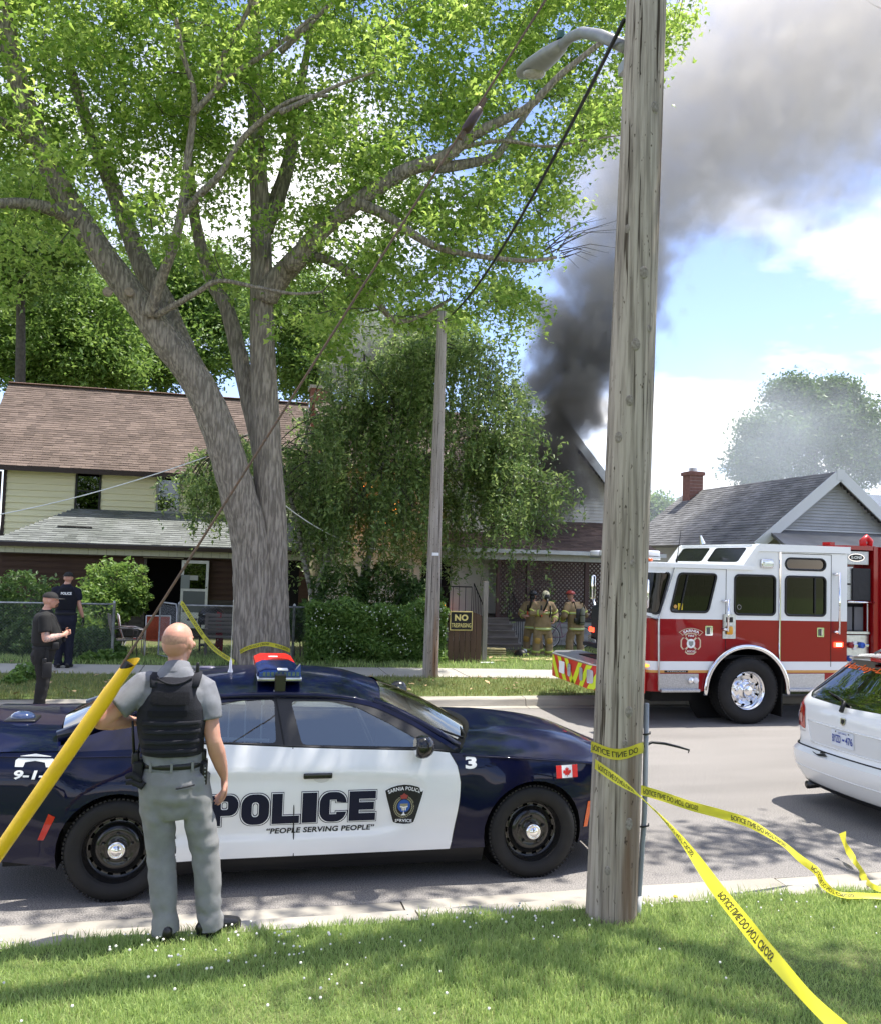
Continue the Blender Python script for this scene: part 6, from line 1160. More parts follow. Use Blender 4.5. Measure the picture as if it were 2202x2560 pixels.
# ---- firefighters
TAN = mat('turnout_tan', (.31, .225, .13), .9, col2=(.24, .165, .09), scale=5, bump=.003, bscale=60); LIME = mat('reflective_lime', (.48, .56, .11), .5); SILV = mat('reflective_silver', (.55, .56, .55), .4)
def firefighter(loc, rz, label, helm, tank, pose, mask):
    F = empty('person', loc, rz, label=label, cat='person', group='firefighters in tan turnout gear'); b = pose.get('lean', 0)
    J = dict(neck=(0, .05+b*.25, 1.47), head=(0, .10+b*.4, 1.60), yaw=pose.get('yaw', 0), pitch=-.35*b-.15, shL=(-.21, b*.2, 1.37), shR=(.21, b*.2, 1.37), elL=pose.get('elL', (-.34, .05, 1.12)), elR=pose.get('elR', (.34, .05, 1.12)), wrL=pose.get('wrL', (-.22, .22, 1.05)), wrR=pose.get('wrR', (.22, .22, 1.05)), haL=pose.get('haL', (-.12, .28, 1.08)), haR=pose.get('haR', (.12, .28, 1.08)), pnL=(1, 0, 0), pnR=(-1, 0, 0), hipL=(-.11, 0, .82), hipR=(.11, 0, .82), knL=(-.17, .03, .45), knR=(.16, .03, .45), anL=(-.20, 0, .08), anR=(.17, 0, .08), toeL=(-.24, .16, .02), toeR=(.21, .16, .02))
    torso = [(.70, 0, .0, .205, .16), (.80, 0, 0, .21, .165), (.95, 0, b*.05, .20, .16), (1.12, 0, b*.1, .205, .165), (1.27, 0, b*.18, .215, .165), (1.36, 0, b*.2, .195, .14), (1.42, 0, b*.22+.02, .13, .11), (1.46, 0, .04+b*.25, .085, .085)]
    build(F, J, torso, dict(pelvis=[(.62, 0, 0, .12, .11), (.70, 0, 0, .19, .14), (.82, 0, 0, .19, .145)], trousers=TAN, shirt=TAN, sleeve=2, sr=(.098, .09, .078), leg=(.125, .10, .10, .105), tuck=.70, hem=.05, wr=.008, wrs=.008, voxel=.014, bulk=1.1))
    for z, hw, hd in ((.775, .222, .178), (.735, .220, .176)): pass
    for z, hw, hd, cy_ in ((.76, .225, .182, 0), (1.17, .220, .182, b*.12)):
        band(ringpath(z, 0, cy_, hw, hd), .062, .014, LIME, 'reflective_band', F); band(ringpath(z, 0, cy_, hw+.004, hd+.004), .018, .014, SILV, 'reflective_band', F)
    for s in 'LR':
        e, w_ = V3(J['el'+s]), V3(J['wr'+s]); sh_ = V3(J['sh'+s])
        for a, c, t in ((sh_, e, .72), (e, w_, .72)): MB().tube([a.lerp(c, t-.06), a.lerp(c, t+.06)], .098 if a is sh_ else .083, 14).obj('reflective_band', LIME, F, True)
        a, k = V3(J['an'+s]), V3(J['kn'+s]); MB().tube([k.lerp(a, .68), k.lerp(a, .85)], .112, 16).obj('reflective_band', LIME, F, True); MB().sphere(k+V3((0, .055, 0)), (.085, .06, .11), 12, 8).obj('knee_patch', mat('knee_leather', (.40, .24, .06), .8), F, True); shoe(F, J['an'+s], J['toe'+s], BLACK, 1.15)
    hc = V3(J['head'])
    if helm == 'hood': MB().sphere(hc+V3((0, -.01, .02)), (.105, .12, .125), 16, 10).obj('hood', mat('hood_cream', (.50, .47, .33), .9, col2=(.2, .19, .15), scale=16, contrast=(.5, .6)), F, True)
    else:
        mb = MB(); mb.sphere(hc+V3((0, -.01, .06)), (.12, .15, .10), 18, 10); mb.v = [(v[0], v[1], max(v[2], hc.z+.055)) for v in mb.v]; ho = mb.obj('helmet', helm, F, True); MB().lathe([(.12, 0), (.165, -.012), (.17, -.018), (.12, -.01)], 24, hc+V3((0, -.015, .06))).obj('helmet_brim', BLACK, ho, True)
    if mask: 
        m_ = MB().sphere(hc+V3((0, .075, -.02)), (.075, .06, .085), 14, 8).obj('face_mask', BLACK, F, True); MB().tube([hc+V3((0, .12, -.07)), hc+V3((.02, .16, -.16)), V3((.08, .20+b*.2, 1.2))], [.03, .026, .024], 8).obj('air_hose', BLACK, F, True); MB().tube([V3((.12, .16+b*.2, 1.36)), V3((.13, .19+b*.15, 1.2)), V3((.13, .18, 1.06))], .02, 8).obj('shoulder_strap', BLACK, F); MB().tube([V3((-.12, .16+b*.2, 1.36)), V3((-.13, .19+b*.15, 1.2)), V3((-.13, .18, 1.06))], .02, 8).obj('shoulder_strap', BLACK, F); MB().rbox((.10, .19+b*.1, 1.08), (.14, .23+b*.1, 1.2), .01).obj('alarm_unit', mat('alarm_red', (.55, .06, .02), .4), F)
    if tank:
        t = MB().lathe([(.02, 0), (.055, .01), (.072, .05), (.072, .38), (.06, .43), (.03, .46), (.02, .48)], 18, (0, 0, 0)).obj('air_cylinder', mat('cylinder_olive', (.18, .18, .13), .45, var=.3, scale=12), F, True); t.location = (.03, -.235, .86); t.rotation_euler = (-.12, .1, 0); MB().rbox((-.13, -.20, .88), (.15, -.165, 1.30), .02).obj('backplate', BLACK, F, True); MB().rbox((-.20, -.225, .92), (-.10, -.165, 1.06), .03).obj('harness_box', BLACK, F, True)
        for z in (.93, 1.12): MB().lathe([(.076, 0), (.076, .02)], 16, (.03, -.24+(z-.86)*-.0, z)).obj('cylinder_strap', BLACK, t if False else F)
        band([(.15, -.165, 1.3), (.15, -.08, 1.47), (.13, .1, 1.42)], .05, .012, BLACK, 'harness_strap', F); band([(-.13, -.165, 1.3), (-.13, -.08, 1.47), (-.12, .1, 1.42)], .05, .012, BLACK, 'harness_strap', F)
    return F
p = P(1353, 1652, 21.6); p.z = yz(p.x, p.y); firefighter(p, R(180), 'firefighter facing the street, head bent to fit a breathing mask', 'hood', False, dict(lean=.25, yaw=.2, elL=(-.36, -.02, 1.14), wrL=(-.27, .17, .98), haL=(-.22, .22, .93), elR=(.32, .05, 1.15), wrR=(.12, .24, 1.18), haR=(.04, .26, 1.24)), True)
p = P(1330, 1640, 22.6); p.z = yz(p.x, p.y); firefighter(p, R(150), 'firefighter half hidden behind the masked firefighter by the steps', mat('helmet_black', (.02, .02, .022), .4), False, dict(lean=.15), True)
p = P(1437, 1655, 22.0); p.z = yz(p.x, p.y); firefighter(p, R(12), 'firefighter with an air cylinder on the back beside the engine bumper', mat('helmet_red', (.35, .05, .04), .4), True, dict(lean=.5, elL=(-.36, .02, 1.10), wrL=(-.30, .22, .96), haL=(-.26, .3, .92), yaw=-.3), False)
# ============================================================ houses
def shingles(par, name, o, u, v, L, S, m, course=.15, tab=.32, trim=None, thick=.012):
    """overlapping shingle tabs: o corner at the eave, u along the eave, v up the slope (unit vectors)"""
    o, u, v = V3(o), V3(u).normalized(), V3(v).normalized(); n = u.cross(v).normalized()
    if n.z < 0: n = -n
    vs = []; fs = []; rows = int(S/course)+1
    for r_ in range(rows):
        b = r_*course; t = min(b+course*1.25, S); x = -tab*(r_ % 2)*.5-rng.uniform(0, .1)
        while x < L:
            w_ = tab*rng.uniform(.8, 1.25); a, c = max(0, x), min(L, x+w_-.006); x += w_
            if c-a < .02: continue
            if trim:
                q = trim(b); a, c = max(a, q[0]), min(c, q[1])
                if c-a < .02: continue
            h = thick*rng.uniform(.75, 1.5); d = rng.uniform(-.012, .012); k = len(vs); B = b+d
            vs += [o+u*a+v*B+n*(h+.004), o+u*c+v*B+n*(h+.004), o+u*c+v*t+n*.003, o+u*a+v*t+n*.003, o+u*a+v*B-n*.002, o+u*c+v*B-n*.002]; fs += [(k, k+1, k+2, k+3), (k+4, k+5, k+1, k)]
    mb = MB(); mb.add(vs, fs); return mb.obj(name, m, par, fix=False, kind='stuff')
def window(par, x0, x1, z0, z1, y, fm, gm, name='window', sill=True, mid=True, fw_=.05):
    fr = MB()
    for a, b in (((x0, y-.05, z0), (x0+fw_, y+.02, z1)), ((x1-fw_, y-.05, z0), (x1, y+.02, z1)), ((x0+fw_, y-.05, z1-fw_), (x1-fw_, y+.02, z1)), ((x0+fw_, y-.05, z0), (x1-fw_, y+.02, z0+fw_))): fr.box(a, b)
    o = fr.obj(name, fm, par)
    if mid: MB().box((x0+fw_, y-.045, (z0+z1)/2-.022), (x1-fw_, y+.015, (z0+z1)/2+.022)).obj('sash_bar', fm, o)
    zs_ = [(z0+fw_, (z0+z1)/2-.022), ((z0+z1)/2+.022, z1-fw_)] if mid else [(z0+fw_, z1-fw_)]
    for k, (a, b) in enumerate(zs_): MB().box((x0+fw_, y-.01-.015*(k == 0), a), (x1-fw_, y-.005-.015*(k == 0), b)).obj('pane', gm, o)
    if sill: MB().box((x0-.04, y-.10, z0-.05), (x1+.04, y+.0, z0)).obj('sill', fm, o)
    return o
def boards(par, name, segs, z0, z1, h, y, m, t=.045, dirx=True):
    """lapped boards, one object each; segs(z) -> list of (x0, x1)"""
    cache = {}; z = z0
    while z < z1-.01:
        hh = min(h, z1-z)
        for (a, b) in segs(z+hh/2):
            L = round(b-a, 3)
            if L < .05: continue
            key = (L, round(hh, 3))
            if key not in cache:
                mb = MB(); mb.add([(0, -t, 0), (L, -t, 0), (L, -.003, hh+.01), (0, -.003, hh+.01), (0, 0, 0), (L, 0, 0), (L, 0, hh+.01), (0, 0, hh+.01)], [(0, 1, 2, 3), (4, 5, 1, 0), (1, 5, 6, 2), (4, 0, 3, 7), (3, 2, 6, 7)]); me = mb.mesh(name); cache[key] = me
            o = mobj(name, cache[key], m, par); o.location = (a, y, z)
        z += h
GLD = glassmat('house_glass', (.03, .035, .04), .06); DBR = mat('dark_brown_trim', (.030, .016, .012), .55); CRM = mat('cream_siding', (.80, .75, .50), .6, col2=(.73, .69, .46), scale=2, stretch=(.3, 1, 3)); CRW = mat('cream_frieze', (.50, .49, .38), .7, var=.15, scale=3)
SH1 = mat('brown_shingle', (.155, .116, .097), .95, col2=(.115, .085, .07), scale=1.1, island=.24, bump=.004, bscale=90); SHG = mat('grey_shingle', (.20, .205, .21), .95, col2=(.15, .155, .16), scale=1.5, island=.25, bump=.004, bscale=90); BRW = mat('brown_porch_boards', (.045, .022, .015), .8, col2=(.065, .035, .022), scale=3, stretch=(.5, 1, 4)); WTRIM = mat('white_trim', (.62, .62, .60), .5, var=.2, scale=4)
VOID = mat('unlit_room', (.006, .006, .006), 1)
# ---- left: cream house with brown roof
H1 = empty('house', (-2.2, 28.8, -.05), label='cream sided house with brown shingle roof behind the maple', cat='house'); hx, hy = -2.2, 28.8
def L1(x, y, z): return (x-hx, y-hy, z+.05)
HL, HR, RYG, RZ, EY, EZ = -7.35, 2.65, 31.9, 7.92, 28.38, 4.86
wx0, wx1, wzt, wdp = -6.62, 2.3, 4.95, 6.4
w = MB(); w.box(L1(wx0, 28.82, -.05), L1(wx1, 28.82+wdp, 4.9)); gab = [(28.82, 4.9), (28.82+wdp, 4.9), (32.0, 7.8)]
for x in (wx0, wx1-.2): w.prism([(y-hy, z+.05) for y, z in gab], x-hx, x+.2-hx, lambda a, b, h: (h, a, b))
w.obj('wall', CRM, H1)
def seg1(z):
    s = [(wx0+.06, -4.62), (-3.85, -2.24), (-1.50, wx1-.05)] if z > 3.62 else [(wx0+.06, wx1-.05)]
    return [(a-hx, b-hx) for a, b in s]
boards(H1, 'siding_board', seg1, 2.47, 4.94, .195, 28.815-hy, CRM)
MB().box(L1(wx0-.02, 28.76, .0), L1(wx0+.07, 28.9, 4.9)).obj('corner_trim', DBR, H1); MB().tube([L1(-6.72, 28.72, 4.7), L1(-6.72, 28.72, 2.75)], .05, 8).obj('downpipe', DBR, H1)
window(H1, -4.60-hx, -3.87-hx, 3.67, 4.86, 28.80-hy, mat('black_frame', (.012, .011, .011), .6), GLD); window(H1, -2.22-hx, -1.52-hx, 3.71, 4.86, 28.80-hy, mat('grey_frame', (.28, .29, .28), .5), GLD)
sl = V3((0, RYG-EY, RZ-EZ)); S_ = sl.length; vdir = sl.normalized()
rf = MB(); 
for s in (1,): rf.add([L1(HL, EY, EZ-.10), L1(HR, EY, EZ-.10), L1(HR, RYG, RZ-.10), L1(HL, RYG, RZ-.10), L1(HL, EY, EZ), L1(HR, EY, EZ), L1(HR, RYG, RZ), L1(HL, RYG, RZ)], [(0, 1, 2, 3), (4, 5, 6, 7), (0, 1, 5, 4), (1, 2, 6, 5), (2, 3, 7, 6), (3, 0, 4, 7)])
by = RYG+(RYG-EY); rf.add([L1(HL, RYG+.001, RZ-.10), L1(HR, RYG+.001, RZ-.10), L1(HR, by, EZ-.10), L1(HL, by, EZ-.10), L1(HL, RYG+.001, RZ), L1(HR, RYG+.001, RZ), L1(HR, by, EZ), L1(HL, by, EZ)], [(0, 1, 2, 3), (4, 5, 6, 7), (0, 1, 5, 4), (1, 2, 6, 5), (2, 3, 7, 6), (3, 0, 4, 7)])
roof1 = rf.obj('roof', SH1, H1); shingles(roof1, 'shingles', L1(HL, EY, EZ+.002), (1, 0, 0), vdir, HR-HL, S_, SH1, .125, .27)
MB().tube([L1(x, RYG, RZ+.02) for x in np.linspace(HL, HR, 14)], [(.03, .13)]*14, 8, refup=(0, 0, 1)).obj('ridge_cap', mat('ridge_shingle', (.20, .125, .10), .95, var=.3, scale=8), roof1); MB().box(L1(HL, EY-.11, EZ-.15), L1(HR, EY-.005, EZ-.01)).obj('gutter', DBR, H1)
ch = MB().box(L1(2.75, 32.0, 6.2), L1(3.5, 32.8, 8.55)).obj('chimney', mat('old_brick', (.24, .10, .07), .9, col2=(.16, .07, .05), scale=7, bump=.01, bscale=20), H1); MB().box(L1(2.68, 31.93, 8.55), L1(3.57, 32.87, 8.66)).obj('chimney_cap', CONC2, ch)
# porch
PE, PEZ, PTY, PTZ, PL, PR = 26.6, 2.60, 28.78, 3.66, -6.3, 2.55
pr = MB(); q = [L1(PL, PE, PEZ), L1(PR, PE, PEZ), L1(PR, PTY, PTZ), L1(PL+1.75, PTY, PTZ)]; q2 = [(a, b, c-.08) for a, b, c in q]; pr.add(q+q2, [(0, 1, 2, 3), (4, 5, 6, 7), (0, 1, 5, 4), (1, 2, 6, 5), (2, 3, 7, 6), (3, 0, 4, 7)]); pr.add([L1(PL, PE, PEZ-.001), L1(PL+1.75, PTY, PTZ-.001), L1(PL, PTY, PEZ-.001)], [(0, 1, 2)]); prf = pr.obj('porch_roof', SHG, H1)
ps = V3((0, PTY-PE, PTZ-PEZ)); SHP = mat('weathered_porch_shingle', (.18, .19, .185), .95, col2=(.12, .13, .12), scale=1.2, island=.22); shingles(prf, 'shingles', L1(PL, PE, PEZ+.002), (1, 0, 0), ps.normalized(), PR-PL, ps.length, SHP, .14, .30, lambda b: (1.75*b/ps.length, PR-PL))
MB().cbox(L1(-4.35, 27.5, 3.09), (.95, .08, .03)).obj('loose_board', mat('old_board', (.13, .11, .10), .9), prf).rotation_euler = (0, 0, 0)
MB().box(L1(PL-.02, PE-.12, PEZ-.14), L1(PR, PE-.006, PEZ-.02)).obj('porch_gutter', DBR, H1)
fb = empty('frieze'); fb.parent = H1
k = 0; x = PL+.05
mfz = MB().box((0, 0, 0), (.235, .04, .23)).mesh('frieze_board')
while x < PR-.2:
    o = mobj('frieze_board', mfz, CRW, fb); o.location = L1(x, PE+.08, PEZ-.31); x += .242
MB().box(L1(PL+.05, PE+.12, PEZ-.34), L1(PR-.1, PE+.35, PEZ-.05)).obj('porch_beam', DBR, H1)
# porch front: dark boarded wall with the open door
PW = 26.98
MB().box(L1(PL+.1, PW+.03, -.1), L1(-2.30, PW+.1, 2.30)).obj('porch_wall', BRW, H1); MB().box(L1(-1.28, PW+.03, -.1), L1(1.35, PW+.1, 2.30)).obj('porch_wall', BRW, H1); MB().box(L1(-2.30, PW+.03, 2.22), L1(-1.28, PW+.1, 2.30)).obj('porch_wall', BRW, H1); MB().box(L1(2.15, PW+.03, -.1), L1(PR-.1, PW+.1, 2.30)).obj('porch_wall', BRW, H1); MB().box(L1(1.35, PW+.03, -.1), L1(2.15, PW+.1, .9)).obj('porch_wall', BRW, H1)
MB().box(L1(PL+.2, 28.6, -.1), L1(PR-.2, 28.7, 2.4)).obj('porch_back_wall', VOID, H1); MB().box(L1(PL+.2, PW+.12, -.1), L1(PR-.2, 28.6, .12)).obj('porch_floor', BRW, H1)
GRB = mat('grey_old_boards', (.085, .075, .065), .9, col2=(.05, .043, .037), scale=3, stretch=(.4, 1, 5))
boards(H1, 'skirting_board', lambda z: [(PL+.15-hx, -2.33-hx), (-1.25-hx, 1.3-hx)], .02, 1.1, .135, PW+.03-hy, GRB)
boards(H1, 'porch_board', lambda z: [(PL+.15-hx, -2.33-hx), (-1.25-hx, 1.3-hx)], 1.1, 2.28, .17, PW+.03-hy, BRW)
MB().box(L1(-2.33, PW-.03, .15), L1(-2.26, PW+.05, 2.24)).obj('door_jamb', GRB, H1); MB().box(L1(-2.36, PW-.04, 2.24), L1(-1.24, PW+.05, 2.30)).obj('door_head', WTRIM, H1)
# storm door folded back
sd = empty('storm_door'); sd.parent = H1; sd.location = L1(-1.28, PW-.03, .22); sd.rotation_euler = (0, 0, R(-14)); DW, DH = .80, 1.98
fr = MB(); 
for a, b in (((0, 0, 0), (.075, .035, DH)), ((DW-.075, 0, 0), (DW, .035, DH)), ((.075, 0, DH-.09), (DW-.075, .035, DH)), ((.075, 0, 1.08), (DW-.075, .035, 1.15)), ((.075, 0, 0), (DW-.075, .035, .46))): fr.box(a, b)
fr.obj('door_frame', WTRIM, sd); MB().box((.075, .012, 1.15), (DW-.075, .018, DH-.09)).obj('upper_pane', GLD, sd); MB().box((.075, .012, .46), (DW-.075, .018, 1.08)).obj('lower_pane', mat('grey_screen', (.10, .11, .115), .5), sd); MB().box((.0, -.02, 1.15), (.26, -.004, 1.55)).obj('notice', mat('grey_notice', (.22, .24, .24), .7), sd); MB().box((.26, -.012, 1.40), (.50, -.004, 1.54)).obj('sticker', mat('pale_sticker', (.38, .38, .36), .7), sd); MB().sphere((DW-.04, -.03, 1.2), .022, 8, 6).obj('handle', BLACK, sd)
mobj('house_number', text_fit('194', (-3.25, 1.02, -2.72, 1.16), lambda u, v: L1(u, PW+.0, v), .02, .02), mat('number_pale', (.50, .47, .43), .5), H1)
MB().lathe([(.02, 0), (.05, .03), (.03, .08), (.035, .16), (.05, .2), (.02, .24)], 10, L1(.25, PW-.08, 1.45)).obj('wall_lantern', mat('lantern_white', (.55, .55, .55), .4), H1, True)
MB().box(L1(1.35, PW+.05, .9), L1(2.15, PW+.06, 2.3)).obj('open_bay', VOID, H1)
# ---- middle: burning house with white gable and lattice porch
H2 = empty('house', (9.0, 27.0, -.1), label='white sided burning house with lattice porch behind the birch', cat='house'); 
def L2(x, y, z): return (x-9.0, y-27.0, z+.1)
SDW = mat('white_siding', (.72, .69, .61), .6, col2=(.65, .62, .55), scale=2); GX0, GX1, GY, APX, APZ, EVZ = 8.0, 12.95, 28.0, 10.55, 7.45, 4.3
gable = [(GX0, -.1), (GX1, -.1), (GX1, 4.7), (APX, APZ-.25), (GX0, 4.7)]
w = MB(); w.prism([(x-9.0, z+.1) for x, z in gable], GY+.03-27, GY+8-27, lambda a, b, h: (a, h, b)); w.obj('wall', SDW, H2)
def clipseg(z): 
    if z < 4.7: return (GX0, GX1)
    t = (z-4.7)/(APZ-.25-4.7); return (GX0+(APX-GX0)*t, GX1+(APX-GX1)*t)
mb = MB(); z = 2.6
while z < APZ-.3:
    a, b = clipseg(z+.05); mb.add([L2(a, GY-.02, z), L2(b, GY-.02, z), L2(b, GY+.022, z+.115), L2(a, GY+.022, z+.115), L2(a, GY+.03, z), L2(b, GY+.03, z)], [(0, 1, 2, 3), (4, 5, 1, 0)]); z += .112
mb.obj('siding', SDW, H2, fix=False, kind='stuff')
for s, ex in ((1, GX1+.35), (-1, GX0-.35)):
    a = V3((ex, 0, EVZ)); b = V3((APX, 0, APZ)); rf = MB(); d = (b-a).normalized(); nn3 = V3((-d.z, 0, d.x)) if s < 0 else V3((d.z, 0, -d.x)); 
    if nn3.z < 0: nn3 = -nn3
    q = [a, b, b+nn3*.12, a+nn3*.12]; rf.prism([(p.x-9.0, p.z+.1) for p in q], GY-.35-27, GY+8.2-27, lambda u, v, h: (u, h, v)); ro = rf.obj('roof', mat('brown_roof_dark', (.11, .085, .075), .95, var=.3, scale=3), H2); rk = MB(); q = [a, b, b+nn3*.135, a+nn3*.135]; rk.prism([(p.x-9.0, p.z+.1-.01) for p in [a-nn3*.14, b-nn3*.14, b+nn3*.125, a+nn3*.125]], GY-.40-27, GY-.352-27, lambda u, v, h: (u, h, v)); rk.obj('rake_board', WTRIM, ro)
# left wing
WX0, WX1, WY = 2.95, 8.0, 26.6
MB().box(L2(WX0, WY+.03, -.1), L2(WX1, WY+6, 5.3)).obj('wing_wall', SDW, H2); mb = MB(); z = .2
while z < 5.2: mb.add([L2(WX0, WY, z), L2(WX1, WY, z), L2(WX1, WY+.022, z+.125), L2(WX0, WY+.022, z+.125), L2(WX0, WY+.03, z), L2(WX1, WY+.03, z)], [(0, 1, 2, 3), (4, 5, 1, 0)]); z += .125
mb.obj('siding', SDW, H2, fix=False, kind='stuff')
wr_ = MB(); q = [L2(WX0-.3, WY-.35, 5.15), L2(WX1+.3, WY-.35, 5.15), L2(WX1+.3, WY+3, 7.6), L2(WX0-.3, WY+3, 7.6)]; wr_.add(q+[(a, b, c-.1) for a, b, c in q], [(0, 1, 2, 3), (4, 5, 6, 7), (0, 1, 5, 4), (1, 2, 6, 5), (2, 3, 7, 6), (3, 0, 4, 7)]); wro = wr_.obj('wing_roof', SH1, H2); vv = V3((0, 3.35, 2.45)); shingles(wro, 'shingles', L2(WX0-.3, WY-.35, 5.152), (1, 0, 0), vv.normalized(), WX1-WX0+.6, vv.length, SH1, .125, .27)
for (a, b, c, d) in ((4.35, 5.2, 3.45, 4.75), (3.55, 4.15, 3.9, 5.0)): 
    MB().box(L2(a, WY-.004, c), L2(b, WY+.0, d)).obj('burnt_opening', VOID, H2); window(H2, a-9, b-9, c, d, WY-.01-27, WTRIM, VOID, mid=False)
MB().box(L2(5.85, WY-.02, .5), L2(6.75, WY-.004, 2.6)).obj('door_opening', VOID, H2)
# porch: floor, wall of blocks, posts, lattice, roof
PY, PF = 25.5, .72; BLK = mat('block_foundation', (.36, .345, .315), .9, col2=(.28, .265, .24), scale=3, bump=.004, bscale=40)
bme = MB().rbox((0, 0, 0), (.39, .15, .19), .006).mesh('block'); fnd = empty('foundation'); fnd.parent = H2
for r_ in range(4):
    x = 8.05-(.2 if r_ % 2 else 0)
    while x < 13.0: o = mobj('block', bme, BLK, fnd); o.location = L2(x, PY+.02, -.12+r_*.2); x += .4
MB().box(L2(6.0, PY, PF-.08), L2(13.3, GY, PF)).obj('porch_floor', GRB, H2)
LAT = mat('brown_lattice', (.085, .05, .04), .8); 
for x in (8.0, 8.95, 10.85, 12.75): MB().box(L2(x-.055, PY+.04, PF), L2(x+.055, PY+.15, 2.55)).obj('porch_post', mat('brown_post', (.10, .06, .05), .8), H2)
Z0, Z1 = PF+.04, 2.50
for (a, b) in ((8.01, 8.89), (9.01, 10.79), (10.91, 12.69)):
    lat = empty('lattice_panel'); lat.parent = H2; lat.location = L2(a, PY+.09, Z0); wd, ht = b-a, Z1-Z0; MB().box((0, -.012, 0), (wd, .02, .05)).obj('lattice_frame', LAT, lat); MB().box((0, -.012, ht-.05), (wd, .02, ht)).obj('lattice_frame', LAT, lat)
    sp = .135
    for sg in (1, -1):
        k = -int(ht/sp)-1
        while k*sp < wd+ht:
            c = k*sp; pts = []
            x0, z0_ = (c, 0) if sg > 0 else (c, ht); t0 = max(0, -c); t1 = min(ht, wd-c)
            if t1-t0 > .08:
                p0 = V3((c+t0, .008*sg, t0 if sg > 0 else ht-t0)); p1 = V3((c+t1, .008*sg, t1 if sg > 0 else ht-t1)); d = (p1-p0).normalized(); nq = V3((-d.z, 0, d.x))*.022; mb = MB(); e = V3((0, .005, 0)); mb.add([p0-nq-e, p1-nq-e, p1+nq-e, p0+nq-e, p0-nq+e, p1-nq+e, p1+nq+e, p0+nq+e], [(0, 1, 2, 3), (7, 6, 5, 4), (0, 4, 5, 1), (2, 6, 7, 3)]); mb.obj('slat', LAT, lat, fix=False)
            k += 1
prm = MB(); q = [L2(5.7, PY-.3, 2.82), L2(13.3, PY-.3, 2.82), L2(12.7, GY, 3.85), L2(5.7, GY, 3.85)]; prm.add(q+[(a, b, c-.07) for a, b, c in q], [(0, 1, 2, 3), (4, 5, 6, 7), (0, 1, 5, 4), (1, 2, 6, 5), (2, 3, 7, 6), (3, 0, 4, 7)]); SHB = mat('porch_brown_shingle', (.17, .115, .09), .95, col2=(.12, .08, .065), scale=2, island=.25); p2r = prm.obj('porch_roof', SHB, H2); vv = V3((0, GY-PY+.3, 1.03)); shingles(p2r, 'shingles', L2(5.7, PY-.3, 2.823), (1, 0, 0), vv.normalized(), 7.0, vv.length, SHB, .14, .3)
MB().box(L2(5.7, PY-.42, 2.70), L2(13.3, PY-.305, 2.82)).obj('gutter', WTRIM, H2); fz = empty('frieze'); fz.parent = H2; x = 5.75; me = MB().box((0, 0, 0), (.145, .03, .2)).mesh('frieze_board')
while x < 13.2: o = mobj('frieze_board', me, WTRIM, fz); o.location = L2(x, PY+.02, 2.50); x += .15
# steps with railings
ST = mat('wooden_steps', (.22, .19, .165), .9, col2=(.15, .13, .11), scale=4, stretch=(.4, 1, 3)); sx0, sx1 = P(1219, 1636, 24.0).x, P(1293, 1636, 24.0).x+.12
stp = empty('steps'); stp.parent = H2
for k in range(5): MB().box(L2(sx0, 24.05+k*.29, -.1), L2(sx1, 24.05+(k+1)*.29+.02, .065+k*.165)).obj('step', ST, stp); MB().box(L2(sx0-.02, 24.02+k*.29, .066+k*.165), L2(sx1+.02, 24.05+(k+1)*.29, .095+k*.165)).obj('tread', ST, stp)
for x in (sx0-.04, sx1+.04):
    rl_ = MB().tube([L2(x, 24.1, .95), L2(x, 25.5, 1.75)], .018, 6).obj('handrail', BLACK, stp)
    for k in range(9): t = k/8; MB().tube([L2(x, 24.1+1.4*t, .05+.7*t), L2(x, 24.1+1.4*t, .95+.8*t)], .01, 5).obj('baluster', BLACK, rl_)
rl_ = MB().tube([L2(5.6, PY, 1.65), L2(sx0-.1, PY, 1.65)], .018, 6).obj('porch_rail', BLACK, H2)
for k in range(9): x = 5.6+k*(sx0-5.7)/8; MB().tube([L2(x, PY, PF), L2(x, PY, 1.65)], .01, 5).obj('baluster', BLACK, rl_)
# ---- right: grey roofed bungalow
H3 = empty('house', (19.0, 24.7, -.05), label='low grey house with front gable and brick chimney behind the fire engine', cat='house')
def L3(x, y, z): return (x-19.0, y-24.7, z+.05)
SDG = mat('grey_siding', (.40, .405, .40), .6, col2=(.35, .355, .35), scale=2); A3, E3, HW3, BK = 5.62, 3.25, 2.85, 33.6
w = MB(); w.prism([(-HW3+.25, 0), (HW3-.25, 0), (HW3-.25, E3+.2), (0, A3-.18), (-HW3+.25, E3+.2)], .02, 9, lambda a, b, h: (a, h, b)); w.obj('wall', SDG, H3); mb = MB(); z = 2.4
while z < A3-.3:
    hw = HW3-.25 if z < E3+.15 else (HW3-.25)*max(0, 1-(z-E3-.15)/(A3-.18-E3-.15)); mb.add([(-hw, -.02, z), (hw, -.02, z), (hw, .018, z+.105), (-hw, .018, z+.105), (-hw, .03, z), (hw, .03, z)], [(0, 1, 2, 3), (4, 5, 1, 0)]); z += .102
mb.obj('siding', SDG, H3, fix=False, kind='stuff')
SHG3 = mat('bungalow_shingle', (.215, .215, .215), .95, col2=(.15, .15, .15), scale=.9, island=.22)
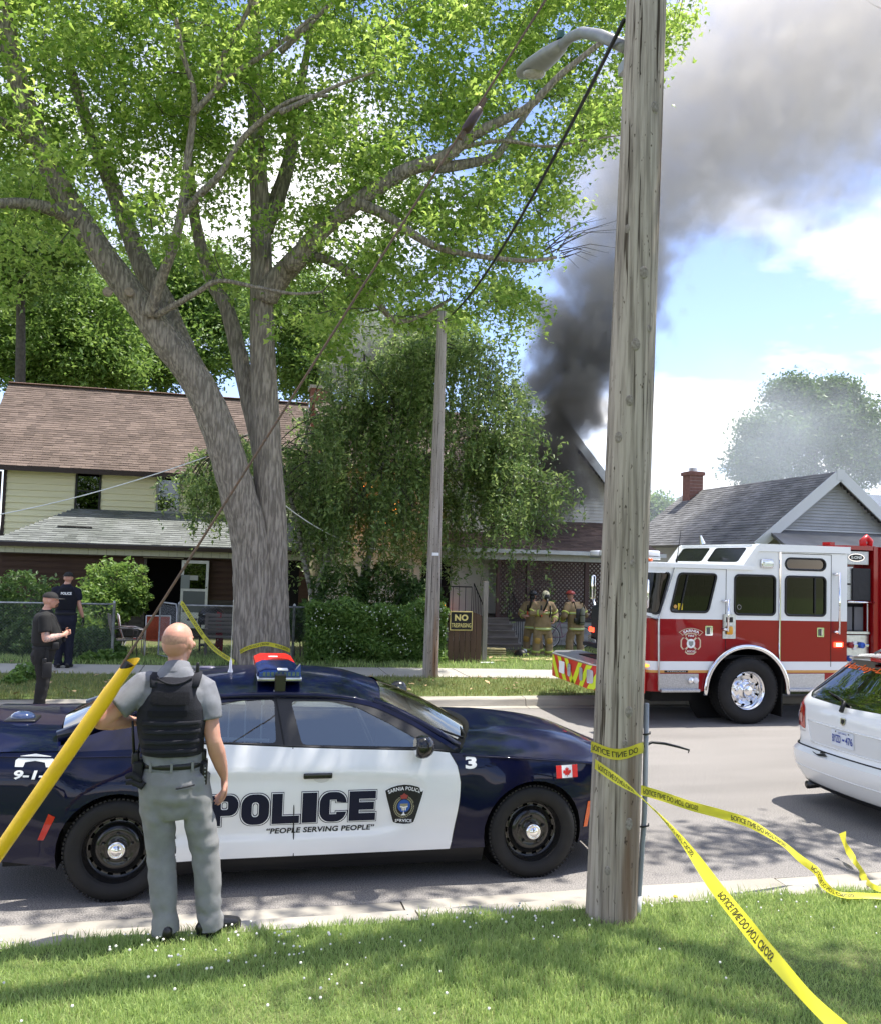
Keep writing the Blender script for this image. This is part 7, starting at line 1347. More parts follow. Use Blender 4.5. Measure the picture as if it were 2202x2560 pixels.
for s in (-1, 1):
    a, b = V3((s*(HW3+.15), 0, E3-.05)), V3((0, 0, A3)); d = (b-a).normalized(); n3 = V3((-d.z*s*-1, 0, abs(d.x))); n3 = V3((s*abs(d.z), 0, abs(d.x))); rf = MB(); rf.prism([(p.x, p.z) for p in (a, b, b+n3*.1, a+n3*.1)], -.3, 9.3, lambda u, v, h: (u, h, v)); ro = rf.obj('roof', SHG3, H3); shingles(ro, 'shingles', a+n3*.102+V3((0, -.3, 0)), (0, 1, 0), d, 9.6, (b-a).length, SHG3, .15, .32)
    rk = MB(); rk.prism([(p.x, p.z) for p in (a-n3*.16, b-n3*.16-V3((0, 0, .03)), b+n3*.15, a+n3*.15)], -.36, -.305, lambda u, v, h: (u, h, v)); rk.obj('rake_board', mat('pale_grey_trim', (.60, .61, .60), .5), ro)
MB().cbox((0, -.335, A3-.03), (.30, .075, .34)).obj('gable_peak', MATS['pale_grey_trim'], H3)
cx3 = P(1731, 1230, 33.0).x; zc0 = P(1731, 1237, 33.0).z; zc1 = P(1731, 1180, 33.0).z; hwc = .30
BRK = mat('chimney_brick', (.25, .125, .10), .9, col2=(.19, .095, .075), scale=9, bump=.01, bscale=18)
c3 = MB().box(L3(cx3-hwc, 32.7, zc0-1.4), L3(cx3+hwc, 33.3, zc1)).obj('chimney', BRK, H3); MB().box(L3(cx3-hwc-.06, 32.64, zc1-.16), L3(cx3+hwc+.06, 33.36, zc1-.02)).obj('chimney_cap', BRK, c3); MB().tube([L3(cx3, 33, zc1-.02), L3(cx3, 33, zc1+.16)], .17, 12).obj('flue', mat('flue_metal', (.5, .5, .5), .4, .6), c3)
for k in range(11): MB().box(L3(cx3-hwc-.004, 32.694, zc0-.7+k*.14), L3(cx3+hwc+.004, 32.698, zc0-.69+k*.14)).obj('mortar_course', CONC2, c3)
pr3 = MB(); q0 = [(-3.2, -2.6, 2.95), (2.6, -2.6, 2.95), (2.2, -.02, 3.75), (-2.4, -.02, 3.75)]; pr3.add(q0+[(a, b, c-.1) for a, b, c in q0], [(0, 1, 2, 3), (4, 5, 6, 7), (0, 1, 5, 4), (1, 2, 6, 5), (2, 3, 7, 6), (3, 0, 4, 7)]); p3o = pr3.obj('porch_roof', SHG3, H3); MB().box((-3.25, -2.68, 2.80), (2.65, -2.605, 2.97)).obj('porch_fascia', MATS['pale_grey_trim'], p3o); MB().tube([(-2.45, -.05, 3.78), (2.25, -.05, 3.78)], .03, 6).obj('porch_flashing', MATS['pale_grey_trim'], p3o)
for x in (-2.9, 0, 2.3): MB().box((x-.06, -2.5, 0), (x+.06, -2.38, 2.8)).obj('porch_post', MATS['pale_grey_trim'], H3)
window(H3, -1.2, 1.2, 1.0, 2.2, -.01, WTRIM, GLD); cb3 = MB().tube([(2.2, -.1, 3.9), (2.5, -.15, 3.6), (2.6, -.2, 3.1)], .02, 6).obj('service_mast', GALV, H3)
# ---- far house behind
H4 = empty('house', (31.0, 40.0, 0), label='distant blue grey house roof behind the grey gable', cat='house'); MB().box((-4, 0, 0), (6, 8, 4.4)).obj('wall', mat('far_siding', (.32, .35, .40), .8), H4); rf = MB(); rf.prism([(-.6, 4.3), (8.6, 4.3), (4, 7.0)], -4.4, 6.4, lambda a, b, h: (h, a, b)); rf.obj('roof', mat('slate_blue_roof', (.10, .125, .17), .9, var=.3, scale=3), H4); window(H4, -2.6, -1.4, 2.6, 3.9, -.02, WTRIM, GLD)
# ============================================================ trees and shrubs
def proj(p):
    v = np.asarray(p, float)-np.array([0, 0, CH]); z = v @ np.array(fw); return 1101+2202*(v @ np.array(rt))/z, 1280-2202*(v @ np.array(up))/z, z
def leafmesh(c, size, tilt=.9, elong=1.25, down=0.0, seed=1):
    """one small folded leaf at every point of c"""
    q = np.random.default_rng(seed); n = len(c); s = size*q.uniform(.6, 1.35, n)[:, None]
    nz_ = q.normal(0, tilt, (n, 3)); nz_[:, 2] += 1.0; nz_ /= np.linalg.norm(nz_, axis=1)[:, None]
    a = q.normal(0, 1, (n, 3)); a[:, 2] -= down; a -= nz_*np.sum(a*nz_, 1)[:, None]; a /= np.linalg.norm(a, axis=1)[:, None]; b = np.cross(nz_, a); k = .55
    V = np.stack([c-a*s*.5*elong, c+b*s*.5*k+nz_*s*.10-a*s*.08, c+a*s*.55*elong, c-b*s*.5*k+nz_*s*.10-a*s*.08], 1)
    o = (np.arange(n)*4)[:, None]; T = np.concatenate([o+np.array([0, 1, 2]), o+np.array([0, 2, 3])], 1).reshape(-1, 3); return npmesh('leaves', V.reshape(-1, 3), T)
def maple_leafmesh(c, size, seed=1, tilt=.8):
    q = np.random.default_rng(seed); n = len(c); s = size*q.uniform(.55, 1.3, n)[:, None]
    nz_ = q.normal(0, tilt, (n, 3)); nz_[:, 2] += 1.0; nz_ /= np.linalg.norm(nz_, axis=1)[:, None]; a = q.normal(0, 1, (n, 3)); a[:, 2] -= .7; a -= nz_*np.sum(a*nz_, 1)[:, None]; a /= np.linalg.norm(a, axis=1)[:, None]; b = np.cross(nz_, a)
    out = [(-.35, 0, 0), (-.1, .42, -.05), (.02, .17, .03), (.62, 0, -.06), (.02, -.17, .03), (-.1, -.42, -.05)]
    V = np.stack([c+a*s*p[0]+b*s*p[1]+nz_*s*p[2] for p in out], 1); o = (np.arange(n)*6)[:, None]; T = np.concatenate([o+np.array(t) for t in ((0, 1, 2), (0, 2, 4), (2, 3, 4), (0, 4, 5))], 1).reshape(-1, 3); return npmesh('leaves', V.reshape(-1, 3), T)
def spline(pts, k=6):
    pts = [V3(p) for p in pts]; n = len(pts); out = []
    for i in range(n-1):
        p0, p1, p2, p3 = pts[max(i-1, 0)], pts[i], pts[i+1], pts[min(i+2, n-1)]
        for j in range(k): f = j/k; out.append(.5*((2*p1)+(p2-p0)*f+(2*p0-5*p1+4*p2-p3)*f*f+(3*p1-p0-3*p2+p3)*f**3))
    return out+[pts[-1]]
def limbmesh(mb, pts, r0_, r1, n=10, k=5, wob=.012, flare=0):
    S = spline(pts, k); m = len(S); rr = [r0_+(r1-r0_)*(i/(m-1))**.85+(flare*max(0, 1-i/3)**2 if flare else 0) for i in range(m)]; S = [s+V3((rng.uniform(-1, 1), rng.uniform(-1, 1), 0))*wob*r_*3 for s, r_ in zip(S, rr)]; mb.tube(S, rr, n); return S, rr
def twigs(att, limbs, r0_=.016, r1=.004, seed=3, jit=.25):
    """twigs that branch: each clump hangs on the nearest limb or the nearest clump already joined"""
    L = np.array([tuple(p) for p in limbs]); att = np.asarray(att); q = np.random.default_rng(seed); mb = MB(); n = len(att)
    dl = np.array([((L-a)**2).sum(1).min() for a in att]); order = np.argsort(dl); node = np.empty((len(L)+n, 3)); node[:len(L)] = L; m = len(L)
    for i in order:
        a = att[i]; d = node[:m]-a; d2 = (d**2).sum(1)+2.0*np.maximum(0, d[:, 2])**2; d2[len(L):] *= 1.25; j = int(np.argmin(d2)); s = V3(node[j]); e = V3(a); ln = (e-s).length; m1 = s.lerp(e, .4)+V3(q.normal(0, jit*.22*min(1, ln), 3))+V3((0, 0, .08*ln)); m2 = s.lerp(e, .75)+V3(q.normal(0, jit*.18*min(1, ln), 3)); k = min(1.6, .6+ln*.3)*(1 if j < len(L) else .7)
        mb.tube([s, m1, m2, e], [r0_*k, r0_*k*.7, r0_*k*.5, r1], 4, False); node[m] = a; m += 1
    return mb
BARK = mat('maple_bark', (.38, .33, .275), .95, col2=(.185, .158, .13), scale=24, stretch=(1, 1, .13), contrast=(.38, .58), bump=.07, bscale=26); BARKD = mat('dark_bark', (.10, .088, .072), .95, var=.4, scale=10, bump=.01, bscale=30)
MAPLE = leafmat('maple_leaf', (.11, .225, .03), (.35, .475, .11), .55, .42); MIDG = leafmat('mid_green_leaf', (.08, .165, .03), (.20, .31, .075), .45); DARKG = leafmat('dark_green_leaf', (.045, .10, .025), (.11, .19, .05), .35); BIRCHL = leafmat('birch_leaf', (.09, .17, .045), (.28, .37, .13), .42, .33); HEDGEL = leafmat('hedge_leaf', (.075, .16, .03), (.22, .34, .09), .4, .35)
# ---- the big maple
TY = 18.95; MT = empty('maple_tree', (.85, TY, .1), label='large leaning double stemmed maple behind the police car', cat='tree'); mo = V3(MT.location)
def T(x, y, dy=0): return P2(x, y, TY+dy)-mo
zz = lambda x, y, dy=0: T(x*.4585*.8093, y*.4585*.8093, dy)       # from the enlarged upper left view
z2 = lambda x, y, dy=0: T((700+x*.5612)*.8093, y*.5612*.8093, dy)
tk = MB(); LP = []
def limb(pts, a, b, n=12, flare=0, k=6):
    S, rr = limbmesh(tk, pts, a, b, n, k, .010, flare); LP.extend(S); return S
limb([T(551,1385), T(550,1300), T(549,1200), T(549,1080), T(543,950), T(536,800), T(531,680), T(529,560), T(527,430), T(521,320), T(517,200, .3), T(515,60,.6), T(512,-120,1)], .43, .12, 28, .22, 8)
limb([T(512,1385,-.1), T(513,1300,-.1), T(512,1200,-.1), T(505,1090,-.15), T(482,1000,-.25), T(455,905,-.35), T(425,825,-.4), T(385,750,-.45), T(335,690,-.5), T(297,635,-.5), T(262,588,-.5), T(215,525,-.5), T(172,462,-.5), T(130,395,-.6), T(98,330,-.7), T(66,250,-.8), T(35,160,-1), T(12,60,-1.2), T(-15,-80,-1.5)], .45, .16, 28, .25, 8)
limb([T(390,755,-.2), T(352,672,.0), T(325,600,.2), T(290,540,.3), T(262,470,.5), T(228,380,.7), T(192,290,.9), T(165,210,1.1), T(130,100,1.4)], .30, .10, 16)
limb([T(546,1000,.05), T(528,900,.2), T(503,800,.4), T(480,700,.5), T(458,620,.6), T(432,575,.8), T(400,470,1.1), T(385,360,1.4), T(378,220,1.8), T(370,60,2.2)], .24, .08, 14)
limb([zz(430,1210,-.6), zz(330,1160,-.9), zz(250,1130,-1.2), zz(120,1108,-1.5), zz(-40,1105,-1.8), zz(-250,1080,-2.2)], .17, .07)
limb([zz(300,960,-.7), zz(200,810,-1.0), zz(90,700,-1.3), zz(-60,640,-1.7)], .17, .08)
limb([zz(810,1720,-.8), zz(880,1520,-1.1), zz(950,1330,-1.4), zz(1000,1100,-1.6), zz(1020,900,-1.8), zz(1050,680,-2.0), zz(1060,500,-2.2), zz(1000,300,-2.4), zz(960,100,-2.6)], .12, .04, 10)
limb([zz(985,1180,-1.5), zz(1090,1060,-1.8), zz(1200,950,-2.1), zz(1320,760,-2.4), zz(1500,600,-2.8), zz(1640,530,-3.0), zz(1790,520,-3.2)], .085, .03, 8)
limb([zz(1180,480,-2.3), zz(1220,300,-2.6), zz(1350,60,-3.0), zz(1420,-150,-3.3)], .06, .03, 8); limb([zz(1050,620,-2.1), zz(1250,420,-2.4), zz(1480,270,-2.7), zz(1720,80,-3.0)], .065, .03, 8)
limb([zz(850,1720,-.8), zz(960,1660,-1.2), zz(1080,1590,-1.5), zz(1200,1530,-1.8), zz(1400,1565,-2.1), zz(1600,1600,-2.4), zz(1760,1590,-2.6)], .07, .025, 8)
limb([zz(1440,1250,.3), zz(1520,1060,.5), zz(1580,860,.8), zz(1610,620,1.1), zz(1650,420,1.4), zz(1700,150,1.8)], .21, .07, 12)
limb([zz(1450,1620,-.1), zz(1520,1520,-.3), zz(1640,1390,-.6), z2(60,1170,-.9), z2(200,1010,-1.2), z2(370,880,-1.5), z2(560,760,-1.8), z2(720,705,-2.1), z2(860,600,-2.3), z2(1000,530,-2.5), z2(1110,470,-2.7), z2(1250,330,-3.0), z2(1450,170,-3.4)], .27, .05, 16)
limb([z2(700,745,-2.0), z2(830,728,-1.8), z2(960,690,-1.6), z2(1040,580,-1.4), z2(1160,420,-1.2), z2(1300,280,-1.0)], .13, .04, 10)
limb([z2(350,905,-1.5), z2(470,955,-1.7), z2(560,1020,-1.9), z2(690,1095,-2.1), z2(850,1135,-2.3), z2(1090,1160,-2.5), z2(1230,1145,-2.6)], .13, .03, 10)
limb([z2(100,1150,-.8), z2(200,1150,-.6), z2(330,1230,-.5), z2(430,1340,-.4), z2(520,1430,-.3), z2(640,1400,-.3), z2(760,1330,-.3)], .13, .03, 10)
limb([z2(790,660,-2.2), z2(980,625,-2.5), z2(1180,650,-2.8), z2(1380,620,-3.1), z2(1520,600,-3.3)], .055, .012, 7); limb([z2(0,500,-2.9), z2(150,430,-3.1), z2(280,370,-3.3), z2(420,320,-3.5)], .06, .02, 7); limb([z2(0,230,-2.5), z2(110,130,-2.7), z2(230,10,-2.9)], .07, .03, 7)
tme = remesh(tk, .055, 2, .4) if False else None
tk.obj('trunk', BARK, MT, True)
for (x, y) in ((218, 590), (262, 590)): c = T(x, y, -.85); M = Matrix.Rotation(R(15), 4, 'Z'); MB().lathe([(.085, .05), (.10, 0), (.085, -.03), (.06, -.025), (.001, -.022)], 14, c, 'y').obj('pruned_knot', mat('cut_wood', (.36, .29, .22), .9, var=.4, scale=20), MT, True)
crownpoly = [(-120, -260), (1380, -260), (1388, 55), (1345, 110), (1365, 165), (1300, 250), (1240, 268), (1170, 300), (1150, 390), (1135, 470), (1105, 520), (1020, 520), (1095, 650), (1020, 690), (960, 660), (900, 640), (800, 660), (740, 690), (690, 740), (640, 660), (560, 640), (440, 560), (330, 500), (200, 500), (120, 560), (-120, 620)]
def noise2(x, y): return math.sin(x*.021+1.3)*math.cos(y*.027+.4)+.7*math.sin(x*.047+y*.031)+.5*math.cos(x*.083-y*.071+2)
att = []; q = random.Random(21)
BIG = [(proj(tuple(p_+mo)), p_) for p_ in LP[::3]]; BX = np.array([(a[0][0]/1.23569, a[0][1]/1.23569, a[0][2]) for a in BIG])
while len(att) < 1900:
    x, y = q.uniform(-120, 1390), q.uniform(-260, 740)
    if not inpoly(x, y, crownpoly): continue
    if noise2(x, y) < -.28 and q.random() < .9: continue
    if 250 < x < 620 and y > 330 and q.random() < .62: continue
    if y > 330 and x < 260 and q.random() < .55: continue
    p = P2(x, y, TY+q.triangular(-4.2, 4.8, -.6)); zq = proj(tuple(p))[2]; dd = (BX[:, 0]-x)**2+(BX[:, 1]-y)**2; i_ = int(np.argmin(dd))
    if dd[i_] < 34**2 and zq < BX[i_, 2]+.3 and q.random() < .66: continue
    att.append(tuple(p-mo))
att = np.array(att); lp_ = [p for p in LP if p.z > 3.2]; tw = twigs(att, lp_, .017, .004, 3, .35); tw.obj('twigs', BARKD, MT, True, fix=False, kind='stuff')
c = np.repeat(att, 76, 0); qn = np.random.default_rng(5); off = qn.normal(0, 1, c.shape)*np.array([.26, .26, .145]); off[:, 2] -= .25*np.abs(off[:, 0])+.1*np.abs(off[:, 1]); mobj('crown', maple_leafmesh(c+off, .146, 2), MAPLE, MT)
# bare twig spray on the right
bt = MB(); b0 = z2(1230, 1120, -2.6)
for k in range(16):
    e = z2(1230+qn.uniform(60, 300), 1130+qn.uniform(-170, 110), -2.6+qn.uniform(-.6, .6)); s = b0+V3((qn.uniform(-.3, .2), 0, qn.uniform(-.15, .15))); bt.tube([s, s.lerp(e, .5)+V3((0, 0, .12)), e], [.012, .008, .003], 4, False)
bt.obj('bare_twigs', BARKD, MT, fix=False, kind='stuff')
# tape round the trunk
tb = [(T(x, y, dy)+mo) for x, y, dy in ((482, 1322, -.35), (500, 1312, -.62), (520, 1306, -.74), (538, 1303, -.76), (556, 1306, -.70), (574, 1311, -.55), (587, 1317, -.3))]
ribbon('police_tape', tb, [(0, .0, 1)]*7, .085, 'yellow police tape tied round the base of the maple', True, 40)
ribbon('police_tape', [P2(366, 1219, 19.5), P2(372, 1226, 19.45), P2(392, 1258, 19.3), P2(418, 1295, 19.1), P2(440, 1318, 18.8), P2(474, 1340, 18.5)], [(.3,.1,1), (.5,0,.8), (.55,.1,.7), (.5,.1,.7), (.3,.2,.8), (.2,.2,1)], .09, 'yellow police tape slanting from the fence post to the maple', True, 50)
# ---- generic crowns
def blobtree(name, label, base, trunk_top, blobs, nl, size, lm, group=None, seed=1, trunk_r=.3, natt=160, cat='tree'):
    E_ = empty(name, base, label=label, cat=cat, group=group); b = V3(base); q = np.random.default_rng(seed); tb_ = MB(); S, _ = limbmesh(tb_, [(0, 0, -.1), (trunk_top-b)*.5+V3((q.normal(0, .2), 0, 0)), trunk_top-b], trunk_r, trunk_r*.35, 10, 5, .02, trunk_r*.4); lp = list(S); A = []
    for (cx_, cy_, cz_, rx, ry, rz_) in blobs:
        ctr = V3((cx_, cy_, cz_))-b; st = S[len(S)//2+int(q.integers(0, len(S)//2))]; s2, _ = limbmesh(tb_, [st, st.lerp(ctr, .55)+V3((0, 0, .2)), ctr], trunk_r*.4, trunk_r*.1, 6, 4); lp += s2
        u = q.normal(0, 1, (natt, 3)); u /= np.linalg.norm(u, axis=1)[:, None]; u *= (q.uniform(.12, 1, natt)**.42)[:, None]; A.append(np.array(ctr)+u*np.array([rx, ry, rz_])*(1+.16*np.sin(u[:, :1]*7+u[:, 1:2]*5)))
    A = np.concatenate(A); tb_.obj('trunk', BARKD, E_, True); twigs(A[::3], lp, .03, .008, seed).obj('twigs', BARKD, E_, fix=False, kind='stuff'); k = nl//len(A); c = np.repeat(A, k, 0); c = c+q.normal(0, 1, c.shape)*size*np.array([2.0, 2.0, 1.3]); mobj('crown', leafmesh(c, size, .9, 1.15, .5, seed), lm, E_); return E_
def B2(x, y, r_, Y, dep=1.0, sq=.8): p = P2(x, y, Y); s = r_*1.23569*p.y/2202; return (p.x, p.y, p.z, s, s*dep, s*sq)
def bg(x, y, Y, blobs, label, nl, size, lm, seed, name='background_tree', r_=.3, natt=150): p = P2(x, y, Y); t = p.copy(); return blobtree(name, label, (p.x, Y, 0), t, [B2(*b) for b in blobs], nl, size, lm, None, seed, r_, natt)
bg(110, 640, 40, [(60,560,120,40), (170,640,110,39), (20,690,110,39), (110,730,100,38), (190,730,90,38)], 'pale green tree behind the ridge of the cream house, far left', 52000, .19, MIDG, 11)
bg(330, 650, 43, [(300,600,110,43), (400,700,100,42), (280,740,90,41), (380,560,100,44), (470,620,90,43)], 'tree behind the cream house between the maple stems', 48000, .19, MIDG, 12)
bg(40, 420, 34, [(30,400,110,33), (120,470,80,34), (-40,480,100,33), (20,520,110,34)], 'leafy tree at the left edge beyond the maple limbs', 34000, .17, MIDG, 13)
bg(640, 640, 36, [(600,620,100,36), (700,680,100,37), (640,740,100,36), (780,720,90,38), (880,690,80,38)], 'tree behind the birch and the chimney', 42000, .18, MIDG, 14)
bg(1650, 900, 52, [(1640,850,90,52), (1560,880,70,51), (1720,860,80,52), (1650,930,110,52), (1530,940,60,51), (1760,930,80,53), (1600,800,45,52), (1690,800,45,52)], 'large round tree rising in the smoke behind the grey house', 60000, .24, DARKG, 15, natt=200)
bg(1325, 1030, 60, [(1322,1020,24,60), (1345,1030,20,60), (1310,1040,22,60)], 'small hazy tree beside the tall pole in the distance', 5000, .25, MIDG, 16, natt=60)
# the street tree on this side, whose boughs shade kerb and lawn
st_b = [(4.9, 5.55, 9.3, 1.3, .32, .5), (4.3, 7.05, 9.6, 2.3, .30, .4), (8.6, 7.6, 9.9, 1.5, .40, .5), (7.8, 1.2, 10.6, 2.0, 1.6, 1.6), (11.2, 2.6, 10.8, 2.0, 1.8, 1.6), (7.2, 4.9, 10.4, 1.0, .4, .5)]
blobtree('street_tree', 'leafy street tree on the near lawn whose boughs shade the parked cars', (8.0, 2.2, .1), V3((8.0, 2.6, 8.6)), st_b, 4200, .13, MAPLE, None, 31, .34, 130)
for (cx_, cy_, hh, sd_, lb_) in ((-9, -14, 9, 41, 'western garden tree mirrored in the car windows'), (2, -18, 11, 42, 'middle garden tree mirrored in the car windows'), (13, -12, 9, 43, 'eastern garden tree mirrored in the hatchback window')):
    blobtree('garden_tree', lb_, (cx_, cy_, 0), V3((cx_, cy_, hh*.6)), [(cx_+a, cy_+b, hh*.62+c_, 2.8, 2.4, 2.2) for a, b, c_ in ((0, 0, 1.5), (-2, .5, 0), (2, -.5, 0))], 9000, .3, MIDG, None, sd_, .3, 90)
# ---- weeping birch
BT = empty('birch_tree', (3.2, 23.0, -.05), label='weeping birch with hanging leafy strands in front of the burning house', cat='tree'); bo_ = V3(BT.location); BBK = mat('birch_bark', (.36, .34, .30), .9, col2=(.10, .09, .075), scale=6, stretch=(1, 1, 2.5), contrast=(.48, .60)); bk = MB(); BL_ = []
def bl(pts, a, b, n=9):
    S, _ = limbmesh(bk, [P2(x, y, Y)-bo_ for x, y, Y in pts], a, b, n, 5, .02); BL_.extend(S)
bl([(650,1350,23), (642,1260,23), (650,1180,23), (672,1105,22.8), (705,1050,22.7), (745,985,22.6), (785,900,22.6), (822,820,22.7), (850,730,22.8), (880,660,22.9)], .15, .03, 12)
bl([(640,1340,22.9), (632,1210,22.7), (615,1130,22.5), (600,1050,22.4), (575,970,22.3), (540,900,22.2), (500,880,22.1), (440,920,22.0)], .10, .02); bl([(700,1345,23.2), (722,1240,23.2), (745,1130,23.1), (790,1010,23), (860,930,22.9), (930,880,22.7), (1000,880,22.5), (1050,960,22.3), (1095,975,22.2), (1140,985,22.1)], .12, .015, 10)
bl([(790,900,22.6), (840,870,22.3), (905,862,22.1), (960,890,22)], .05, .015, 7); bl([(745,985,22.6), (780,930,22.2), (800,870,22), (820,850,21.9)], .06, .02, 7); bl([(822,820,22.7), (900,780,22.9), (980,760,23), (1030,810,23)], .06, .015, 7); bl([(672,1105,22.8), (640,990,23.2), (620,880,23.4), (640,790,23.5)], .06, .015, 7); bl([(850,730,22.8), (790,720,23.2), (700,760,23.5), (620,810,23.6)], .05, .012, 7)
bk.obj('trunk', BBK, BT, True)
bpoly = [(372, 1000), (385, 930), (430, 885), (500, 890), (560, 910), (640, 820), (690, 720), (800, 690), (900, 660), (1000, 700), (1050, 790), (1075, 870), (1085, 940), (1150, 985), (1165, 1040), (1130, 1060), (1060, 1060), (960, 1000), (860, 1040), (740, 1040), (640, 1060), (560, 1010), (470, 1010), (400, 1010)]
q = np.random.default_rng(77); LV = []; sm = MB(); cnt = 0; BLN = np.array([tuple(p) for p in BL_])
while cnt < 235:
    x, y = q.uniform(370, 1170), q.uniform(655, 1075)
    if not inpoly(x, y, bpoly): continue
    if noise2(x*1.5, y*1.2) < -.45 and q.random() < .8: continue
    cnt += 1; Yd = q.uniform(21.3, 24.4); ctr = P2(x, y, Yd)-bo_; low = 1105 if x < 560 else (1275 if x < 860 else (1330 if x < 1090 else 1110)); zl2 = (P2(x, low, Yd)-bo_).z
    i_ = int(np.argmin(((BLN-np.array(ctr))**2).sum(1))); s_ = V3(BLN[i_]); ar = [s_, s_.lerp(ctr, .5)+V3((0, 0, .25)), ctr+V3((0, 0, .1))]; sm.tube(spline(ar, 3), .014, 4, False)
    dirx = (ctr-s_); dirx.z = 0; dirx = dirx.normalized() if dirx.length > .01 else V3((1, 0, 0)); rr_ = q.uniform(.18, .42); dens = q.uniform(.4, 1.25); lb_ = q.choice([q.uniform(.5, 1.4), q.uniform(1.2, 3.2)])
    for k2 in range(int(13*dens)):
        s = ctr+V3((q.normal(0, rr_), q.normal(0, rr_*.8), q.normal(.0, .12)))+dirx*q.uniform(-.4, .2); L_ = min(lb_*q.uniform(.45, 1.15), s.z-zl2-q.uniform(-.1, 1.7))
        if L_ < .2: continue
        dx, dy, ph = dirx.x*.25+q.normal(0, .14), dirx.y*.25+q.normal(0, .14), q.uniform(0, 6); k = max(4, int(L_*15)); t = np.linspace(0, 1, k); pth = np.stack([s.x+dx*np.sqrt(t)*L_*.6+.05*np.sin(t*5+ph), s.y+dy*np.sqrt(t)*L_*.6, s.z-L_*t**1.25+.12*np.sin(t*math.pi)], 1)
        if k2 % 3 == 0: sm.tube([V3(p) for p in pth[::max(1, k//4)]], .0055, 3, False)
        LV.append(np.repeat(pth, 2, 0)+q.normal(0, .055, (2*k, 3)))
LV = np.concatenate(LV); sm.obj('hanging_twigs', BARKD, BT, fix=False, kind='stuff'); mobj('crown', leafmesh(LV, .10, .8, 1.3, 1.2, 9), BIRCHL, BT)
# ---- hedge and bushes
def shrub(name, label, blobs, n, size, lm, seed, group=None, stem=True, surface=False):
    b = blobs[0]; base = V3((b[0], b[1], yz(b[0], b[1]))); E_ = empty(name, base, label=label, cat='shrub', group=group); q = np.random.default_rng(seed); C_ = []
    for (cx_, cy_, cz_, rx, ry, rz_) in blobs:
        m = n//len(blobs); u = q.normal(0, 1, (m, 3)); u /= np.linalg.norm(u, axis=1)[:, None]; u *= (q.uniform(.25, 1, m)**.35)[:, None]; u *= 1+.18*np.sin(u[:, :1]*9+cx_*3)*np.cos(u[:, 2:3]*8+cy_); C_.append(np.array([cx_, cy_, cz_])+u*np.array([rx, ry, rz_]))
    C_ = np.concatenate(C_)-np.array(base); C_ = C_[C_[:, 2] > .0]; mobj('foliage', leafmesh(C_, size, .9, 1.2, .3, seed), lm, E_); mb = MB()
    for (cx_, cy_, cz_, rx, ry, rz_) in blobs:
        for k in range(4): e = V3((cx_, cy_, cz_))-base+V3((q.uniform(-.7, .7)*rx, q.uniform(-.5, .5)*ry, q.uniform(0, .8)*rz_)); mb.tube([V3((e.x*.6, e.y*.5, -.05)), V3((e.x*.8, e.y*.8, e.z*.5)), e], [.018, .012, .006], 5)
    mb.obj('stems', BARKD, E_, fix=False, kind='stuff'); return E_
hx0, hx1 = P(760, 1600, 19.5).x, P(1108, 1600, 19.5).x; nb = 10
q = np.random.default_rng(8); HG = empty('hedge', ((hx0+hx1)/2, 19.55, .1), label='clipped green hedge with pale flecks behind the pavement', cat='hedge'); n = 26000; xs = q.uniform(hx0, hx1, n); top = 1.22+.07*np.sin(xs*3.1)+.05*np.sin(xs*7.7); z = .05+(top-.05)*q.uniform(0, 1, n)**.8; face = q.random(n); yy = np.where(face < .62, -.34+.10*np.sin(xs*5+z*4)+.06*np.sin(z*11+xs*2), q.uniform(-.3, .35, n))+q.normal(0, .05, n); z = np.where(face > .82, top+q.normal(0, .05, n), z)
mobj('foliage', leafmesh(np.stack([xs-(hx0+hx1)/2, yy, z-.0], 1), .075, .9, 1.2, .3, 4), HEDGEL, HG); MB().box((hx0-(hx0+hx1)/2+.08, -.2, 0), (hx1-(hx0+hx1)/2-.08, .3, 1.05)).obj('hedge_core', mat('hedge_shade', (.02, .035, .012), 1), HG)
mb = MB()
for k in range(170): x = q.uniform(hx0, hx1)-(hx0+hx1)/2; z_ = q.uniform(.25, 1.28); mb.sphere((x, -.42+.10*math.sin((x)*5+z_*4), z_), (.014, .01, .014), 5, 3)
mb.obj('blossom', mat('hedge_blossom', (.62, .64, .56), .8), HG, fix=False, kind='stuff')
def bsh(x, y, r_, Y, sq=.9): return B2(x, y, r_, Y, .8, sq)
shrub('bush', 'broad dark green bush against the porch at the far left', [bsh(40,1230,80,22.5), bsh(0,1290,80,22), bsh(60,1310,60,21.6), bsh(-60,1240,80,22.5)], 13000, .10, DARKG, 51)
shrub('bush', 'leafy green bush beside the porch door', [bsh(235,1190,62,23.5), bsh(190,1240,60,23), bsh(262,1215,38,23.4), bsh(150,1290,60,22)], 13000, .10, MIDG, 52)
shrub('bush', 'low scruffy bush behind the chain link fence post', [bsh(185,1310,45,20.2), bsh(225,1325,30,20.0), bsh(140,1325,40,20.2)], 7000, .08, DARKG, 53)
shrub('weeds', 'tall weeds at the foot of the fence post', [bsh(215,1335,22,19.3), bsh(180,1340,20,19.3), bsh(245,1335,16,19.4)], 2200, .09, HEDGEL, 54)
shrub('weeds', 'weeds on the far kerb strip behind the officer', [bsh(55,1370,28,16.6), bsh(30,1385,22,16.2)], 1500, .09, HEDGEL, 55)
shrub('bush', 'climbing shrub between the hedge and the birch', [bsh(620,1260,45,20.8), bsh(690,1200,62,22.2), bsh(780,1190,62,22.4), bsh(850,1215,50,21.8)], 13000, .09, DARKG, 56)
